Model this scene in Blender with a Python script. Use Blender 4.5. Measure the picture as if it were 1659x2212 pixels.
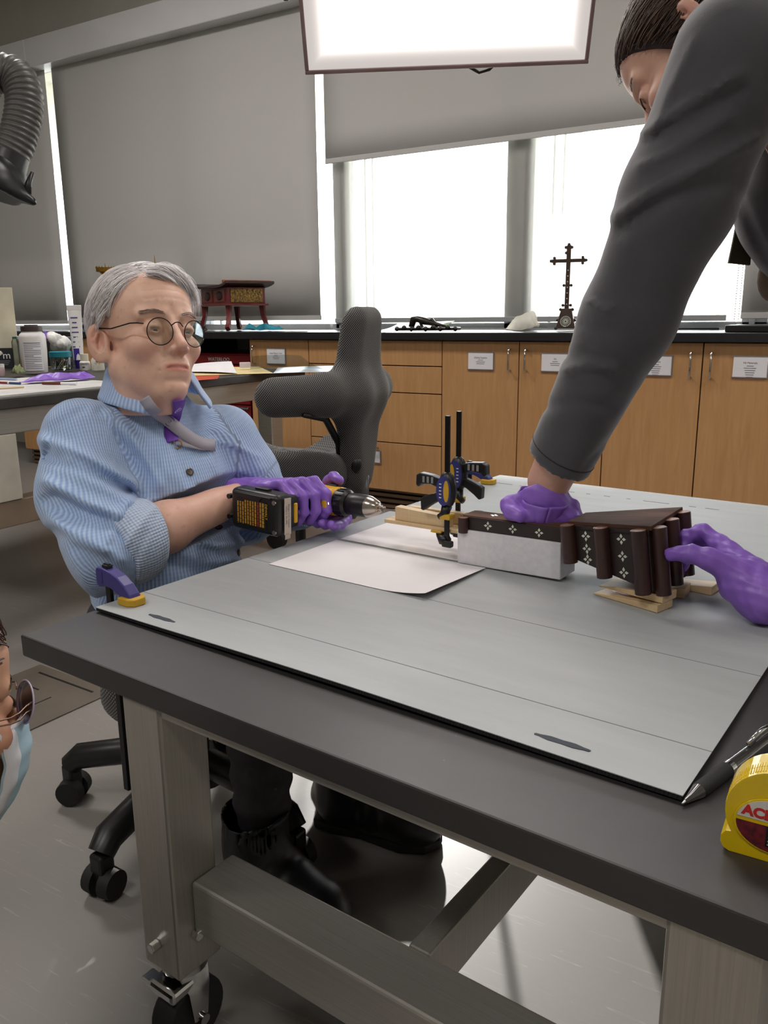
import bpy, bmesh, math, random
import numpy as np
from mathutils import Vector, Matrix

for _o in list(bpy.data.objects):
    bpy.data.objects.remove(_o, do_unlink=True)
scene = bpy.context.scene
COL = scene.collection
random.seed(7)
np.random.seed(7)
rad = math.radians

# ---------------------------------------------------------------- camera
CAM_H = 1.0
FPX = 1775.1
PITCH, ROLL, YAW, TYAW = rad(13.36), rad(-0.563), rad(31.47), rad(-4.696)
_fw = np.array([-math.sin(YAW) * math.cos(PITCH), math.cos(YAW) * math.cos(PITCH), -math.sin(PITCH)])
_r = np.array([math.cos(YAW), math.sin(YAW), 0.0])
_u = np.cross(_r, _fw)
CR = _r * math.cos(ROLL) + _u * math.sin(ROLL)
CU = -_r * math.sin(ROLL) + _u * math.cos(ROLL)
CF = _fw
CC = np.array([0, 0, CAM_H])
cam_data = bpy.data.cameras.new('camera')
cam_data.sensor_fit = 'VERTICAL'
cam_data.sensor_height = 24.0
cam_data.lens = 24.0 * FPX / 2212.0
cam_data.clip_start = 0.02
cam_data.clip_end = 200
cam = bpy.data.objects.new('camera', cam_data)
COL.objects.link(cam)
cam.matrix_world = Matrix(((CR[0], CU[0], -CF[0], CC[0]), (CR[1], CU[1], -CF[1], CC[1]),
                           (CR[2], CU[2], -CF[2], CC[2]), (0, 0, 0, 1)))
scene.camera = cam

# ---------------------------------------------------------------- world, sun, room lights, exposure
world = bpy.data.worlds.new('world')
scene.world = world
world.use_nodes = True
_bg = world.node_tree.nodes['Background']
_bg.inputs['Color'].default_value = (0.86, 0.93, 1.0, 1)
_bg.inputs['Strength'].default_value = 13.0

sun_data = bpy.data.lights.new('sun', 'SUN')
sun_data.energy = 14.0
sun_data.angle = rad(1.2)
sun_data.color = (1.0, 0.95, 0.88)
sun = bpy.data.objects.new('sun', sun_data)
COL.objects.link(sun)
_el = rad(20.0)
_sd = Vector((0.494 * math.cos(_el), -0.87 * math.cos(_el), -math.sin(_el)))
sun.rotation_euler = _sd.to_track_quat('-Z', 'Y').to_euler()
sun.location = (-6, 12, 6)

CEIL_Z = 3.35
for _i, (_x, _y, _e) in enumerate([(-3.4, 2.2, 46), (-0.9, 2.2, 26), (1.6, 2.2, 30), (-3.4, -1.0, 26), (-0.9, -1.0, 32), (1.6, -1.0, 20)]):
    _l = bpy.data.lights.new('ceiling_light', 'AREA')
    _l.shape = 'RECTANGLE'
    _l.size, _l.size_y = 1.2, 0.5
    _l.energy = _e
    _l.color = (1.0, 0.955, 0.91)
    _lo = bpy.data.objects.new('ceiling_light', _l)
    COL.objects.link(_lo)
    _lo.location = (_x, _y, CEIL_Z - 0.03)

scene.view_settings.view_transform = 'Standard'
scene.view_settings.look = 'None'
scene.view_settings.gamma = 1.0
scene.view_settings.use_curve_mapping = False
scene.view_settings.exposure = 0.0
scene.cycles.use_denoising = True
scene.cycles.use_adaptive_sampling = True
scene.cycles.adaptive_threshold = 0.025
scene.cycles.max_bounces = 7
scene.cycles.diffuse_bounces = 4
scene.cycles.glossy_bounces = 3
scene.cycles.transparent_max_bounces = 10
scene.cycles.caustics_reflective = False
scene.cycles.caustics_refractive = False
scene.cycles.sample_clamp_indirect = 6.0

# ---------------------------------------------------------------- measuring helpers
def ray(x, y):
    return CF + CR * ((x - 829.5) / FPX) - CU * ((y - 1106) / FPX)
def DP(x, y, dep):
    return CC + ray(x, y) * dep
def ZP(x, y, z):
    d = ray(x, y); return CC + d * ((z - CAM_H) / d[2])
def YP(x, y, Y):
    d = ray(x, y); return CC + d * (Y / d[1])
EX = np.array([math.cos(TYAW), math.sin(TYAW), 0.0])
EY = np.array([-math.sin(TYAW), math.cos(TYAW), 0.0])
TH = 0.57                       # height of the work table
KO = ZP(43, 1371, TH) * [1, 1, 0]
def W(xt, yt, z):
    return KO + EX * xt + EY * yt + np.array([0, 0, z])
def proj(p):
    q = np.array(p) - CC; z = q @ CF
    return 829.5 + FPX * (q @ CR) / z, 1106 - FPX * (q @ CU) / z, z
def V3(p): return np.array(p, float)

# ---------------------------------------------------------------- materials
def lin(c):
    out = []
    for v in c:
        v = v / 255.0
        out.append(v / 12.92 if v <= 0.04045 else ((v + 0.055) / 1.055) ** 2.4)
    return tuple(out) + (1.0,)
MATS = {}
class NT:
    def __init__(s, name):
        s.m = bpy.data.materials.new(name); s.m.use_nodes = True
        s.t = s.m.node_tree; s.b = s.t.nodes['Principled BSDF']; s.out = s.t.nodes['Material Output']
    def n(s, typ, **kw):
        nd = s.t.nodes.new(typ)
        for k, v in kw.items():
            if k in nd.inputs: nd.inputs[k].default_value = v
            else: setattr(nd, k, v)
        return nd
    def l(s, a, b): s.t.links.new(a, b)
    def coords(s, scale=(1, 1, 1), kind='Object', rot=(0, 0, 0)):
        tc = s.n('ShaderNodeTexCoord'); mp = s.n('ShaderNodeMapping')
        mp.inputs['Scale'].default_value = scale; mp.inputs['Rotation'].default_value = rot
        s.l(tc.outputs[kind], mp.inputs['Vector']); return mp.outputs['Vector']
    def noise(s, vec, scale=5, detail=3, rough=0.5, dist=0):
        nz = s.n('ShaderNodeTexNoise'); nz.inputs['Scale'].default_value = scale
        nz.inputs['Detail'].default_value = detail; nz.inputs['Roughness'].default_value = rough
        nz.inputs['Distortion'].default_value = dist
        s.l(vec, nz.inputs['Vector']); return nz.outputs['Fac']
    def ramp(s, fac, stops):
        r = s.n('ShaderNodeValToRGB'); e = r.color_ramp.elements
        e[0].position, e[0].color = stops[0]; e[1].position, e[1].color = stops[-1]
        for p, c in stops[1:-1]:
            x = e.new(p); x.color = c
        s.l(fac, r.inputs['Fac']); return r.outputs['Color']
    def math(s, op, a, b=None):
        m = s.n('ShaderNodeMath', operation=op)
        for i, v in enumerate((a, b)):
            if v is None: continue
            if isinstance(v, (int, float)): m.inputs[i].default_value = v
            else: s.l(v, m.inputs[i])
        return m.outputs[0]
    def mixc(s, fac, a, b):
        m = s.n('ShaderNodeMixRGB')
        for i, v in ((0, fac), (1, a), (2, b)):
            if isinstance(v, (int, float)): m.inputs[i].default_value = v
            elif isinstance(v, tuple): m.inputs[i].default_value = v
            else: s.l(v, m.inputs[i])
        return m.outputs[0]
    def bump(s, height, strength=0.3, dist=0.002):
        b = s.n('ShaderNodeBump'); b.inputs['Strength'].default_value = strength
        b.inputs['Distance'].default_value = dist
        s.l(height, b.inputs['Height']); s.l(b.outputs['Normal'], s.b.inputs['Normal'])
    def col(s, c):
        if isinstance(c, tuple): s.b.inputs['Base Color'].default_value = c
        else: s.l(c, s.b.inputs['Base Color'])

def mat(name, c, rough=0.5, metal=0.0, c2=None, scale=8, stretch=(1, 1, 1), bump=0.0, bscale=None, bdist=0.001,
        spec=None, alpha=None, trans=None, coat=0, sheen=0, sss=0, emis=None, detail=3):
    if name in MATS: return MATS[name]
    t = NT(name)
    b = t.b
    b.inputs['Roughness'].default_value = rough; b.inputs['Metallic'].default_value = metal
    if spec is not None: b.inputs['Specular IOR Level'].default_value = spec
    if coat: b.inputs['Coat Weight'].default_value = coat
    if sheen: b.inputs['Sheen Weight'].default_value = sheen
    if sss:
        b.inputs['Subsurface Weight'].default_value = sss
        b.inputs['Subsurface Radius'].default_value = (0.012, 0.005, 0.003)
        b.inputs['Subsurface Scale'].default_value = 0.6
    vec = t.coords(stretch)
    c2 = c2 or tuple(max(0, int(v * 0.86)) for v in c)
    t.col(t.ramp(t.noise(vec, scale, detail), [(0.3, lin(c)), (0.72, lin(c2))]))
    if bump: t.bump(t.noise(vec, bscale or scale * 4, 4), bump, bdist)
    if emis:
        b.inputs['Emission Color'].default_value = lin(emis[0]); b.inputs['Emission Strength'].default_value = emis[1]
    if alpha is not None: b.inputs['Alpha'].default_value = alpha
    if trans: b.inputs['Transmission Weight'].default_value = trans
    MATS[name] = t.m
    return t.m

# ---------------------------------------------------------------- mesh building
def _mat4(M):
    return np.array(M) if M is not None else np.eye(4)
def frame(o, x, z=(0, 0, 1)):
    """4x4 with given origin, x axis and approximate z axis"""
    x = V3(x); x /= np.linalg.norm(x); z = V3(z); y = np.cross(z, x); y /= np.linalg.norm(y); z = np.cross(x, y)
    M = np.eye(4); M[:3, 0] = x; M[:3, 1] = y; M[:3, 2] = z; M[:3, 3] = o
    return M
def rotm(ax, deg):
    return np.array(Matrix.Rotation(rad(deg), 4, ax))
def trm(v):
    M = np.eye(4); M[:3, 3] = v; return M
class MB:
    def __init__(s): s.v = []; s.f = []; s.n = 0
    def add(s, v, f, M=None):
        v = np.asarray(v, float)
        if M is not None: v = v @ np.array(M)[:3, :3].T + np.array(M)[:3, 3]
        s.v.append(v); s.f += [tuple(i + s.n for i in q) for q in f]; s.n += len(v); return s
    def box(s, c, d, M=None):
        c = V3(c); d = V3(d) / 2
        v = [c + d * V3((i, j, k)) for i in (-1, 1) for j in (-1, 1) for k in (-1, 1)]
        return s.add(v, [(0, 1, 3, 2), (4, 6, 7, 5), (0, 4, 5, 1), (2, 3, 7, 6), (0, 2, 6, 4), (1, 5, 7, 3)], M)
    def bb(s, a, b, M=None):
        a, b = V3(a), V3(b); return s.box((a + b) / 2, np.abs(b - a), M)
    def cyl(s, a, b, r, r2=None, n=16, M=None, caps=True):
        return s.tube([a, b], [r, r if r2 is None else r2], n, M, caps)
    def tube(s, pts, r, n=8, M=None, caps=True, flat=1.0, up=None):
        P = [V3(p) for p in pts]; m = len(P)
        rs = list(r) if hasattr(r, '__len__') else [r] * m
        T = []
        for i in range(m):
            t = P[min(i + 1, m - 1)] - P[max(i - 1, 0)]; T.append(t / (np.linalg.norm(t) + 1e-12))
        if up is None:
            up = V3((0, 0, 1)) if abs(T[0][2]) < 0.9 else V3((1, 0, 0))
        a = np.cross(T[0], V3(up)); a /= np.linalg.norm(a)
        vs = []
        for i in range(m):
            a = a - T[i] * (a @ T[i]); a /= np.linalg.norm(a); b = np.cross(T[i], a)
            for k in range(n):
                th = 2 * math.pi * k / n
                vs.append(P[i] + rs[i] * (a * math.cos(th) + b * flat * math.sin(th)))
        fs = []
        for i in range(m - 1):
            for k in range(n):
                k2 = (k + 1) % n; fs.append((i * n + k, i * n + k2, (i + 1) * n + k2, (i + 1) * n + k))
        if caps:
            fs.append(tuple(range(n - 1, -1, -1))); fs.append(tuple((m - 1) * n + k for k in range(n)))
        return s.add(vs, fs, M)
    def prism(s, poly, z0, z1, M=None):
        n = len(poly)
        v = [(x, y, z0) for x, y in poly] + [(x, y, z1) for x, y in poly]
        f = [tuple(range(n - 1, -1, -1)), tuple(range(n, 2 * n))] + [(i, (i + 1) % n, n + (i + 1) % n, n + i) for i in range(n)]
        return s.add(v, f, M)
    def lathe(s, prof, n=24, M=None):
        v = []; m = len(prof)
        for r, z in prof:
            for k in range(n):
                th = 2 * math.pi * k / n; v.append((r * math.cos(th), r * math.sin(th), z))
        f = [(i * n + k, i * n + (k + 1) % n, (i + 1) * n + (k + 1) % n, (i + 1) * n + k) for i in range(m - 1) for k in range(n)]
        if prof[0][0] > 1e-6: f.append(tuple(range(n - 1, -1, -1)))
        if prof[-1][0] > 1e-6: f.append(tuple((m - 1) * n + k for k in range(n)))
        return s.add(v, f, M)
    def sphere(s, c, r, n=16, M=None):
        r = V3(r) if hasattr(r, '__len__') else V3((r, r, r)); m = n // 2; v = []; f = []
        for i in range(m + 1):
            ph = math.pi * i / m
            for k in range(n):
                th = 2 * math.pi * k / n
                v.append(V3(c) + r * V3((math.sin(ph) * math.cos(th), math.sin(ph) * math.sin(th), -math.cos(ph))))
        for i in range(m):
            for k in range(n):
                f.append((i * n + k, i * n + (k + 1) % n, (i + 1) * n + (k + 1) % n, (i + 1) * n + k))
        return s.add(v, f, M)
    def grid(s, fn, nu, nv, thick=0.0, M=None):
        """sheet fn(u,v) -> xyz, u,v in 0..1, optional thickness along -normal"""
        g = np.array([[fn(i / nu, j / nv) for j in range(nv + 1)] for i in range(nu + 1)], float)
        q = lambda i, j: i * (nv + 1) + j
        f = [(q(i, j), q(i + 1, j), q(i + 1, j + 1), q(i, j + 1)) for i in range(nu) for j in range(nv)]
        v = g.reshape(-1, 3)
        if thick:
            du = np.gradient(g, axis=0); dv = np.gradient(g, axis=1); nn = np.cross(du, dv)
            nn /= np.linalg.norm(nn, axis=2, keepdims=True) + 1e-12
            w = (g - nn * thick).reshape(-1, 3); N = len(v)
            f2 = [tuple(N + k for k in reversed(a)) for a in f]
            rim = [(i, 0) for i in range(nu + 1)] + [(nu, j) for j in range(1, nv + 1)] + [(i, nv) for i in range(nu - 1, -1, -1)] + [(0, j) for j in range(nv - 1, 0, -1)]
            rr = [q(*a) for a in rim]
            f3 = [(rr[k], N + rr[k], N + rr[(k + 1) % len(rr)], rr[(k + 1) % len(rr)]) for k in range(len(rr))]
            v = np.concatenate([v, w]); f = f + f2 + [tuple(reversed(a)) for a in f3]
        return s.add(v, f, M)
    def mesh(s, name):
        me = bpy.data.meshes.new(name)
        v = np.concatenate(s.v) if s.v else np.zeros((0, 3))
        me.from_pydata(v.tolist(), [], s.f)
        return me
    def build(s, name, m, parent=None, smooth=False, bevel=0.0, seg=2, fix=True, sub=0, world=False):
        me = s.mesh(name)
        if fix:
            bm = bmesh.new(); bm.from_mesh(me); bmesh.ops.recalc_face_normals(bm, faces=bm.faces); bm.to_mesh(me); bm.free()
        return link(name, me, m, parent, smooth, bevel, seg, sub, world)

TM = {}
def link(name, me, m, parent=None, smooth=False, bevel=0.0, seg=2, sub=0, world=False):
    o = bpy.data.objects.new(name, me)
    COL.objects.link(o)
    if m is not None: me.materials.append(m)
    if smooth:
        me.polygons.foreach_set('use_smooth', [True] * len(me.polygons))
        if smooth == 'auto':
            try: me.set_sharp_from_angle(angle=rad(40))
            except Exception: pass
    if bevel:
        b = o.modifiers.new('bevel', 'BEVEL'); b.width = bevel; b.segments = seg; b.limit_method = 'ANGLE'; b.angle_limit = rad(35)
    if sub:
        b = o.modifiers.new('subd', 'SUBSURF'); b.levels = sub; b.render_levels = sub
    if parent is not None:
        o.parent = parent
        if world:
            o.matrix_parent_inverse = Matrix(np.linalg.inv(full_m(parent)).tolist())
    return o
def full_m(o):
    if o.name in TM: return TM[o.name]
    if o.parent is not None:
        return full_m(o.parent) @ np.array(o.matrix_parent_inverse)
    return np.eye(4)
def tag(o, label, cat, group=None, kind=None):
    o['label'] = label; o['category'] = cat
    if group: o['group'] = group
    if kind: o['kind'] = kind
    return o
def thing(name, label, cat, loc=(0, 0, 0), rotz=0.0, group=None, M=None):
    o = bpy.data.objects.new(name, None); o.empty_display_size = 0.05
    COL.objects.link(o)
    if M is None:
        M = np.array(Matrix.Translation(Vector(loc)) @ Matrix.Rotation(rotz, 4, 'Z'))
    o.matrix_world = Matrix(np.array(M).tolist())
    TM[o.name] = np.array(M)
    tag(o, label, cat, group)
    return o
def struct(name, mb, m, parent=None, **kw):
    o = mb.build(name, m, parent, **kw)
    if parent is None: o['kind'] = 'structure'
    return o
def copy_thing(root, M, label=None, group=None):
    r = root.copy(); COL.objects.link(r); r.matrix_world = Matrix(np.array(M).tolist()); TM[r.name] = np.array(M)
    if label: r['label'] = label
    if group: r['group'] = group
    def rec(src, dst):
        for ch in [c for c in list(src.children)]:
            c = ch.copy(); COL.objects.link(c); c.parent = dst; rec(ch, c)
    rec(root, r)
    return r
def text(name, s, size, m, parent, M, align='CENTER', ext=0.0002, world=False, xs=1.0, bold=0.0):
    cu = bpy.data.curves.new(name, 'FONT'); cu.body = s; cu.size = size; cu.align_x = align; cu.align_y = 'CENTER'; cu.extrude = ext
    cu.resolution_u = 3; cu.offset = bold
    tmp = bpy.data.objects.new(name, cu)
    me = bpy.data.meshes.new_from_object(tmp); bpy.data.objects.remove(tmp)
    me.materials.clear(); me.materials.append(m)
    o = bpy.data.objects.new(name, me); COL.objects.link(o)
    o.parent = parent
    S = np.diag([xs, 1, 1, 1])
    if world: o.matrix_parent_inverse = Matrix(np.linalg.inv(full_m(parent)).tolist())
    o.matrix_basis = Matrix((np.array(M) @ S).tolist())
    return o

# ---------------------------------------------------------------- implicit surfaces (smooth bodies)
def s_cap(P, a, b, ra, rb=None):
    rb = ra if rb is None else rb
    a, b = V3(a), V3(b); ba = b - a
    t = np.clip(((P - a) @ ba) / (ba @ ba + 1e-12), 0, 1)
    return np.linalg.norm(P - a - t[..., None] * ba, axis=-1) - (ra + (rb - ra) * t)
def s_ell(P, c, r, R=None):
    q = P - V3(c)
    if R is not None: q = q @ R
    r = V3(r); k0 = np.linalg.norm(q / r, axis=-1); k1 = np.linalg.norm(q / (r * r), axis=-1)
    return k0 * (k0 - 1.0) / (k1 + 1e-9)
def s_box(P, c, hs, R=None, r=0.0):
    q = P - V3(c)
    if R is not None: q = q @ R
    d = np.abs(q) - (V3(hs) - r)
    return np.linalg.norm(np.maximum(d, 0), axis=-1) + np.minimum(d.max(axis=-1), 0) - r
def smin(a, b, k):
    h = np.clip(0.5 + 0.5 * (b - a) / k, 0, 1); return b + (a - b) * h - k * h * (1 - h)
def smax(a, b, k): return -smin(-a, -b, k)
def s_chain(P, pts, rs, k=0.006):
    d = None
    for i in range(len(pts) - 1):
        e = s_cap(P, pts[i], pts[i + 1], rs[i], rs[i + 1]); d = e if d is None else smin(d, e, k)
    return d
def s_crease(P, pts, w, depth):
    """displacement: groove (depth>0 raises distance) along a polyline"""
    d = None
    for i in range(len(pts) - 1):
        e = s_cap(P, pts[i], pts[i + 1], 0, 0); d = e if d is None else np.minimum(d, e)
    return depth * np.exp(-(d / w) ** 2)
def sdf_data(fn, lo, hi, res):
    lo, hi = V3(lo), V3(hi)
    n = np.maximum(np.ceil((hi - lo) / res).astype(int), 4) + 1
    ax = [lo[i] + np.arange(n[i]) * res for i in range(3)]
    # narrow band: coarse look first, then only the blocks near the surface
    B = 6
    nb = -(-n // B)
    cen = [lo[i] + (np.arange(nb[i]) * B + (B - 1) / 2) * res for i in range(3)]
    Pc = np.stack(np.meshgrid(*cen, indexing='ij'), -1)
    cv = fn(Pc)
    near = np.abs(cv) < (B * 0.5 * 1.7321 * res * 1.45 + 0.014)
    big = np.repeat(np.repeat(np.repeat(cv, B, 0), B, 1), B, 2).astype(np.float32)
    act_b = np.argwhere(near)
    off = np.stack(np.meshgrid(*[np.arange(B)] * 3, indexing='ij'), -1).reshape(-1, 3)
    for i in range(0, len(act_b), 1500):
        g = (act_b[i:i + 1500, None, :] * B + off[None]).reshape(-1, 3)
        big[g[:, 0], g[:, 1], g[:, 2]] = fn(lo + g * res)
    vals = big[:n[0], :n[1], :n[2]]
    ins = vals < 0
    nx, ny, nz = n - 1
    # surface nets
    acc = np.zeros((nx, ny, nz, 3), np.float32); cnt = np.zeros((nx, ny, nz), np.float32)
    cor = [(i, j, k) for i in (0, 1) for j in (0, 1) for k in (0, 1)]
    sl = lambda c: (slice(c[0], c[0] + nx), slice(c[1], c[1] + ny), slice(c[2], c[2] + nz))
    for a in cor:
        for ax_ in range(3):
            if a[ax_]: continue
            b = list(a); b[ax_] = 1; b = tuple(b)
            va, vb = vals[sl(a)], vals[sl(b)]
            cr = ins[sl(a)] != ins[sl(b)]
            t = np.where(cr, va / np.where(cr, va - vb, 1), 0)
            for d_ in range(3):
                acc[..., d_] += np.where(cr, (t if d_ == ax_ else a[d_]), 0)
            cnt += cr
    act = cnt > 0
    idx = -np.ones((nx, ny, nz), np.int64); ids = np.argwhere(act); idx[act] = np.arange(len(ids))
    verts = lo + (ids + acc[act] / cnt[act][:, None]) * res
    faces = []
    for ax_ in range(3):
        o1, o2 = [(1, 2), (2, 0), (0, 1)][ax_]
        s0 = [slice(1, m) for m in (nx, ny, nz)]; s0[ax_] = slice(0, (nx, ny, nz)[ax_])
        a = ins[tuple(s0)]
        s1 = list(s0); s1[ax_] = slice(1, (nx, ny, nz)[ax_] + 1)
        b = ins[tuple(s1)]
        for flip, msk in ((False, a & ~b), (True, b & ~a)):
            g = np.argwhere(msk)
            off = np.ones(3, int); off[ax_] = 0
            g = g + off
            q = []
            for d1, d2 in ((0, 0), (-1, 0), (-1, -1), (0, -1)):
                c = g.copy(); c[:, o1] += d1; c[:, o2] += d2
                q.append(idx[c[:, 0], c[:, 1], c[:, 2]])
            q = np.stack(q, 1)
            if flip: q = q[:, ::-1]
            faces.append(q)
    faces = np.concatenate(faces)
    return verts, faces
def sdf_obj(name, fn, lo, hi, res, m, parent=None, attrs=None, world=True, smooth_it=0):
    v, f = sdf_data(fn, lo, hi, res)
    f = f[(f >= 0).all(1)]
    me = bpy.data.meshes.new(name)
    me.vertices.add(len(v)); me.vertices.foreach_set('co', v.astype(np.float32).ravel())
    me.loops.add(4 * len(f)); me.loops.foreach_set('vertex_index', f.astype(np.int32).ravel())
    me.polygons.add(len(f)); me.polygons.foreach_set('loop_start', np.arange(0, 4 * len(f), 4, dtype=np.int32))
    try: me.polygons.foreach_set('loop_total', np.full(len(f), 4, np.int32))
    except Exception: pass
    me.update(calc_edges=True); me.validate()
    for nm, fa in (attrs or {}).items():
        val = np.asarray(fa(v), np.float32)
        if val.ndim == 1:
            at = me.attributes.new(nm, 'FLOAT', 'POINT'); at.data.foreach_set('value', val)
        else:
            at = me.attributes.new(nm, 'FLOAT_COLOR', 'POINT')
            at.data.foreach_set('color', np.concatenate([val, np.ones((len(val), 1), np.float32)], 1).ravel())
    return link(name, me, m, parent, smooth=True, world=world)

# ================================================================ materials of the place
def m_wood(name, c1, c2, scale=(14, 14, 1.2), rough=0.42, seedrot=0.0):
    if name in MATS: return MATS[name]
    t = NT(name); vec = t.coords(scale)
    n1 = t.noise(vec, 3.0, 5, 0.6, 0.6); n2 = t.noise(t.coords((90, 90, 3)), 4, 2)
    f = t.math('ADD', t.math('MULTIPLY', n1, 0.75), t.math('MULTIPLY', n2, 0.25))
    t.col(t.ramp(f, [(0.32, lin(c1)), (0.68, lin(c2))])); t.b.inputs['Roughness'].default_value = rough
    t.bump(n2, 0.05, 0.0005); MATS[name] = t.m; return t.m
def m_brushed(name, c, rough=0.34, stretch=(2, 2, 160), metal=1.0):
    if name in MATS: return MATS[name]
    t = NT(name); n = t.noise(t.coords(stretch), 3, 3, 0.6)
    c2 = tuple(int(v * 0.93) for v in c)
    t.col(t.ramp(n, [(0.3, lin(c)), (0.7, lin(c2))])); t.b.inputs['Metallic'].default_value = metal
    r = t.math('ADD', t.math('MULTIPLY', n, 0.18), rough - 0.09); t.l(r, t.b.inputs['Roughness'])
    t.bump(n, 0.02, 0.0003); MATS[name] = t.m; return t.m

def m_floor():
    t = NT('grey_vinyl_floor'); vec = t.coords()
    n = t.noise(vec, 1.1, 4, 0.55); n2 = t.noise(vec, 60, 3, 0.6)
    c = t.ramp(n, [(0.3, lin((152, 147, 142))), (0.72, lin((138, 133, 129)))])
    c = t.mixc(t.math('MULTIPLY', n2, 0.12), c, lin((120, 116, 112)))
    # fine scratches
    sc = None
    for a in (0.3, 1.25, 2.2, 2.75):
        mp = t.coords((1.6, 34, 1), rot=(0, 0, a)); s1 = t.noise(mp, 3.2, 1, 0.4, 0.3)
        k = t.ramp(s1, [(0.695, (0, 0, 0, 1)), (0.71, (1, 1, 1, 1)), (0.725, (0, 0, 0, 1))])
        sc = k if sc is None else t.mixc(0.5, sc, k)
    c = t.mixc(t.math('MULTIPLY', sc, 0.5), c, lin((205, 205, 202)))
    t.col(c); t.b.inputs['Roughness'].default_value = 0.38
    t.b.inputs['Specular IOR Level'].default_value = 0.42
    t.bump(n2, 0.03, 0.0006); MATS['floor'] = t.m; return t.m
M_FLOOR = m_floor()
M_WALL = mat('painted_wall', (190, 187, 176), 0.75, c2=(182, 179, 169), scale=3, bump=0.05, bscale=150)
M_CEIL = mat('ceiling_paint', (226, 224, 218), 0.8)
M_FRAME = mat('window_frame_grey', (164, 166, 168), 0.45, c2=(152, 155, 158), scale=3)
M_TRIM = mat('white_trim', (226, 225, 226), 0.3, c2=(216, 215, 217), scale=2, coat=0.2)
def m_glass(name='clear_pane', tint=(247, 248, 250), gl=0.06):
    t = NT(name); tr = t.n('ShaderNodeBsdfTransparent'); tr.inputs[0].default_value = lin(tint)
    g = t.n('ShaderNodeBsdfGlossy'); g.inputs['Roughness'].default_value = 0.03
    mx = t.n('ShaderNodeMixShader'); fr = t.n('ShaderNodeFresnel'); fr.inputs['IOR'].default_value = 1.45
    t.l(t.math('MULTIPLY', fr.outputs[0], gl * 12), mx.inputs[0]); t.l(tr.outputs[0], mx.inputs[1]); t.l(g.outputs[0], mx.inputs[2])
    t.l(mx.outputs[0], t.out.inputs['Surface']); return t.m
M_GLASS = m_glass()
M_LENS = m_glass('lens', (242, 246, 244), 0.05)
def m_shade(name, diff, tl, wt, tp=0.0):
    """woven blind: part reflects, part lets light through"""
    t = NT(name)
    d = t.n('ShaderNodeBsdfDiffuse'); w = t.noise(t.coords((900, 900, 900)), 1.0, 2)
    c = t.mixc(t.math('MULTIPLY', w, 0.35), lin(diff), lin(tuple(int(v * .8) for v in diff))); t.l(c, d.inputs[0])
    r = t.n('ShaderNodeBsdfTranslucent'); r.inputs[0].default_value = lin(tl)
    mx = t.n('ShaderNodeMixShader'); mx.inputs[0].default_value = wt; t.l(d.outputs[0], mx.inputs[1]); t.l(r.outputs[0], mx.inputs[2])
    last = mx
    if tp:
        tr = t.n('ShaderNodeBsdfTransparent'); m2 = t.n('ShaderNodeMixShader'); m2.inputs[0].default_value = tp
        t.l(mx.outputs[0], m2.inputs[1]); t.l(tr.outputs[0], m2.inputs[2]); last = m2
    t.l(last.outputs[0], t.out.inputs['Surface']); return t.m
M_SHADE = m_shade('grey_blackout_blind', (206, 204, 202), (224, 220, 214), 0.10)
M_SHEER = m_shade('sheer_solar_blind', (235, 232, 224), (252, 248, 238), 0.75, 0.72)
M_MAPLE = m_wood('maple_veneer', (200, 154, 106), (184, 136, 88))
M_KICK = mat('brown_kick', (128, 100, 74), 0.5)
M_SLOT = mat('dark_slot', (18, 15, 13), 0.8)
M_COUNTER = mat('black_epoxy_top', (34, 34, 36), 0.3, c2=(28, 28, 30), scale=20)
M_STEEL = m_brushed('brushed_steel', (186, 182, 174), 0.42, metal=0.75)
M_CHROME = mat('chrome', (215, 215, 215), 0.14, 1.0)
M_WHITECARD = mat('white_card', (238, 236, 240), 0.6, c2=(230, 228, 234))
M_CARDHOLD = mat('grey_card_holder', (140, 134, 140), 0.4)
M_INK = mat('dark_ink', (50, 48, 56), 0.7)
M_INKG = mat('grey_ink', (135, 132, 140), 0.7)
M_BLACKP = mat('black_plastic', (22, 22, 23), 0.38, c2=(17, 17, 18), scale=30)
M_BLACKR = mat('black_rubber', (26, 26, 27), 0.7)
M_RED = mat('red_enamel', (130, 20, 26), 0.28, c2=(112, 15, 20), scale=4)
M_CREAM = mat('cream_steel', (206, 200, 184), 0.5)
M_PURPLE = mat('purple_nitrile', (146, 104, 204), 0.42, c2=(128, 88, 188), scale=14, stretch=(1, 1, 0.55), bump=0.4, bscale=52, bdist=0.0035)
M_PAPER = mat('white_paper', (232, 228, 230), 0.75, c2=(226, 222, 225), scale=6)
M_MANILA = mat('manila_paper', (226, 204, 150), 0.7, c2=(216, 192, 138))
M_WHITEPL = mat('white_plastic', (232, 228, 226), 0.38, c2=(224, 220, 218), scale=4)
M_TEAL = mat('teal_plastic', (0, 128, 148), 0.4)
M_GOLD = mat('gilt_metal', (196, 150, 62), 0.3, 0.9, c2=(150, 105, 36), scale=40)
M_BLOND = m_wood('blond_wood', (222, 196, 156), (206, 176, 132), (6, 60, 60), 0.55)

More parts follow.
